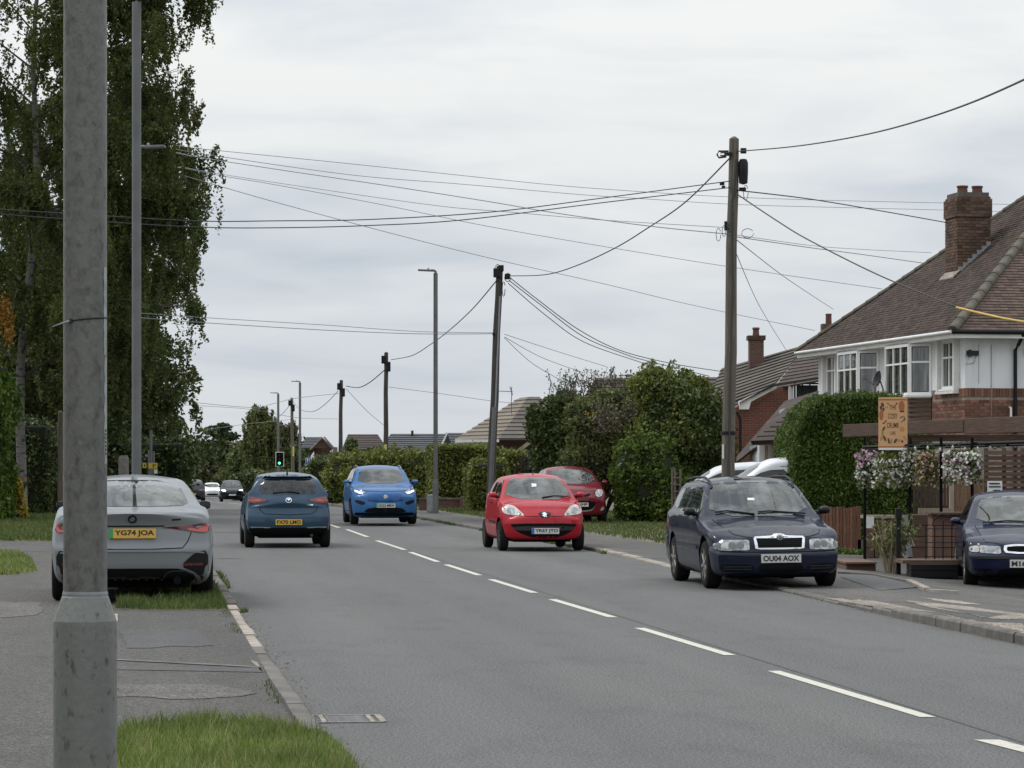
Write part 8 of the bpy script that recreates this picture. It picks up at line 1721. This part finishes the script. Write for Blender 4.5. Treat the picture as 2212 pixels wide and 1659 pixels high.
# the big mixed bush mass: several shrubs grown together
bush('dark_laurel', 'tallest dark evergreen bush above the red hatchback', at(1440, 79), [(.0, 0, 2.1, 1.35, 1.3, 2.1), (.5, .2, 3.1, .9, .9, 1.1), (-.45, 0, 3.55, .62, .7, .85), (-.5, -.2, 1.3, 1.0, .9, 1.3), (1.0, .2, 2.5, .75, .9, 1.2), (1.35, .3, 1.5, .65, .8, 1.3), (-.8, 0, 2.8, .6, .6, .7)], 46000, .060, L_HEDGE, 67, depth=.16, core=.82, extra=[([(.3, -.3, 2.0, 1.5, 1.2, 2.0), (.2, -.1, 1.0, 1.4, 1.2, 1.0)], 20000, .06, L_DARK, .2)])
bush('olive_shrub', 'olive and gold shrub between the maroon car and the tall bush', at(1295, 80), [(0, 0, 1.7, .9, .8, 1.0), (-.45, 0, 1.3, .75, .7, 1.0), (.45, 0, 2.3, .8, .7, 1.0), (-.2, 0, 2.7, .75, .6, .75), (.35, .2, 3.2, .6, .5, .65), (-.5, .3, 3.0, .5, .5, .55)], 27000, .055, L_OLIVE, 68, depth=.2, extra=[([(-.15, -.4, 3.0, .28, .2, .13), (.12, -.4, 2.88, .2, .2, .1)], 300, .06, L_GOLD, .4)])
bush('green_mound', 'rounded dark green bush right behind the maroon car', at(1400, 77.5), [(0, 0, 1.15, .95, 1.0, 1.3), (-.4, -.1, 1.5, .6, .8, .9), (.45, -.1, .8, .8, .8, .9)], 24000, .055, L_CONIF, 69, depth=.18, core=.85)
bush('holly_bush', 'ragged dark bush leaning over the hipped bungalow roof', at(1190, 93), [(.1, 0, 2.5, .85, .8, .95), (-.35, 0, 3.0, .5, .6, .7), (.5, .1, 3.5, .75, .6, .6), (.2, 0, 1.6, .85, .8, .9), (1.0, .1, 3.1, .6, .6, .8)], 20000, .07, L_DARK, 70, depth=.26, core=.72)
def twigs(name, label, x, y, D, n, h, spread, seed, mat=L_PALE):
    r = random.Random(seed); t = thing(name, P(x, y, D), 0, label, 'shrub'); m_ = MB(); C = []
    for k in range(n):
        a = r.uniform(-spread, spread); b = r.uniform(-.4, .4); hh = h * r.uniform(.45, 1); p0 = Vector((a, b, -.2)); p1 = p0 + Vector((r.uniform(-.2, .2), r.uniform(-.1, .1), hh*.6)); p2 = p1 + Vector((r.uniform(-.15, .15), 0, hh*.5)); m_.tube([p0, p1, p2], [.012, .009, .004], 4)
        for j in range(26): q = p0.lerp(p1, r.random()) if r.random() < .45 else p1.lerp(p2, r.random()); C.append((q.x + r.gauss(0, .07), q.y + r.gauss(0, .07), q.z + r.gauss(0, .05)))
    m_.build('stems', MT['twig'], t); rr = np.random.default_rng(seed); obj('leaves', leaf_mesh('leaves', np.array(C), .042, rr), mat, t)
twigs('wispy_shrub', 'wispy pale shrub sticking up above the long roof', 1300, 840, 82, 60, .75, 1.0, 3); twigs('wispy_shrub', 'pale dry shrub in the middle of the bush mass', 1330, 920, 78.6, 60, .9, .55, 4); twigs('wispy_shrub', 'upright stems with sparse leaves left of the long roof', 1215, 850, 90, 10, .9, .5, 5, L_DARK)
# conifer hedge by the cafe
def conifer_block():
    r = np.random.default_rng(90); c = (P(1793, 0, 54.4).x + .22, 55.2, .0); t = thing('clipped_conifer', c, 0, 'big clipped dark green conifer hedge left of the cafe sign', 'hedge')
    sx, sy, sz = 2.05, 3.6, 2.93; n = 90000
    k = r.choice(4, n, p=[.42, .22, .14, .22]); u = r.uniform(-.5, .5, n); v = r.uniform(0, 1, n); w = r.uniform(-.5, .5, n); Q = np.zeros((n, 3))
    Q[k == 0] = np.column_stack([u*sx, np.full(n, -sy/2), v*sz])[k == 0]; Q[k == 1] = np.column_stack([np.full(n, -sx/2), w*sy, v*sz])[k == 1]; Q[k == 2] = np.column_stack([np.full(n, sx/2), w*sy, v*sz])[k == 2]; Q[k == 3] = np.column_stack([u*sx, w*sy, np.full(n, sz)])[k == 3]
    # top-left shoulder rounded off
    def shape(Q):
        tx = np.clip((-Q[:, 0] - sx*.02) / (sx*.48), 0, 1); cap = sz - .62 * tx ** 2.6; Q[:, 2] *= cap / sz; Q[:, 0] *= 1 + .04*np.sin(Q[:, 2]*2.2); return Q
    Q = shape(Q); d = Q - np.array([0, 0, sz*.5]); d /= np.linalg.norm(d, axis=1)[:, None]
    wob = .03*np.sin(Q[:, 0]*6 + Q[:, 2]*4) + .025*np.sin(Q[:, 2]*9 + Q[:, 1]*5) + .03*np.sin(Q[:, 0]*17 + Q[:, 2]*3); Q += d*(wob + r.normal(0, .05, n) - .04)[:, None]; Q[:, 2] = np.maximum(Q[:, 2], .02)
    obj('foliage', leaf_mesh('foliage', Q, .034, r, aspect=.4, droop=-.9), L_CLIP, t)
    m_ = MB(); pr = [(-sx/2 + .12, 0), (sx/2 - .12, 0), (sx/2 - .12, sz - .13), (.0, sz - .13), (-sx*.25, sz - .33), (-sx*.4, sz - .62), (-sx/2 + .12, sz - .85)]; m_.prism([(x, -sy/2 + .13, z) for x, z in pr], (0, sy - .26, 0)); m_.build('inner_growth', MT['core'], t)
conifer_block()
hedge('back_hedge', 'dark lower hedge behind the hanging baskets', (P(1940, 0, 54).x, 54.3, 0), 0, 1.2, 1.6, 2.2, 9000, .045, L_CONIF, 91, rough=.06, top_round=.3)
# shrub on the forecourt
def leafy_shrub(name, label, x, y, D, n, h, spread, seed, mat, size, lv=40):
    r = random.Random(seed); t = thing(name, P(x, y, D), 0, label, 'shrub'); m_ = MB(); C = []
    for k in range(n):
        a = r.uniform(-1, 1)*spread; p0 = Vector((a*.25, r.uniform(-.1, .1), 0)); p1 = Vector((a*.7, r.uniform(-.2, .2), h*r.uniform(.4, .6))); p2 = Vector((a*1.1, r.uniform(-.25, .25), h*r.uniform(.65, 1))); m_.tube([p0, p1, p2], [.012, .009, .004], 5)
        for j in range(lv): q = p1.lerp(p2, r.uniform(-.35, 1.05)); C.append((q.x + r.gauss(0, .06), q.y + r.gauss(0, .06), q.z + r.gauss(0, .05)))
    m_.build('stems', MT['postwood'], t); rr = np.random.default_rng(seed); obj('leaves', leaf_mesh('leaves', np.array(C), size, rr), mat, t)
leafy_shrub('forecourt_shrub', 'straggly shrub with long stems growing beside the low block wall', 1922, 1240, 43.6, 26, .86, .36, 6, L_OLIVE, .034, 26)
leafy_shrub('forecourt_shrub', 'sparse leafy branch reaching right from the black post', 1978, 1180, 43.4, 5, .32, .32, 7, L_MID, .04, 12)
bush('weeds', 'bright weeds at the foot of the red-brown fence', (P(1830, 0, 50.6).x, 50.6, .0), [(-.2, 0, .05, .25, .15, .12), (.2, 0, .04, .3, .15, .1)], 900, .035, L_LIME, 8, 'weeds', stem=False, core=0)

# unseen planting added around the viewer; darkens reflections and light from behind
r_ = np.random.default_rng(123); lb_ = []
for k in range(9): lb_.append((-13 - r_.uniform(0, 6), -42 + k*7.5, 3.4, 4.2, 4.5, 4.6))
for k in range(8): lb_.append((14 + r_.uniform(0, 6), -44 + k*7.6, 3.2, 4.2, 4.5, 4.2))
for k in range(5): lb_.append((-10 + k*6, -62, 4, 4.5, 4, 5))
o = obj('unseen_planting', leaf_mesh('unseen_planting', lobes_points(lb_, 26000, r_, .15), .30, r_), L_MID); tag(o, 'unseen foliage added around the viewpoint to darken reflections', 'planting', kind='stuff')
m_ = MB(); lobe_core(m_, lb_, .86); o = m_.build('unseen_planting_core', MT['core'], smooth_angle=180); tag(o, 'dark core of the unseen foliage added around the viewpoint', 'planting', kind='stuff')
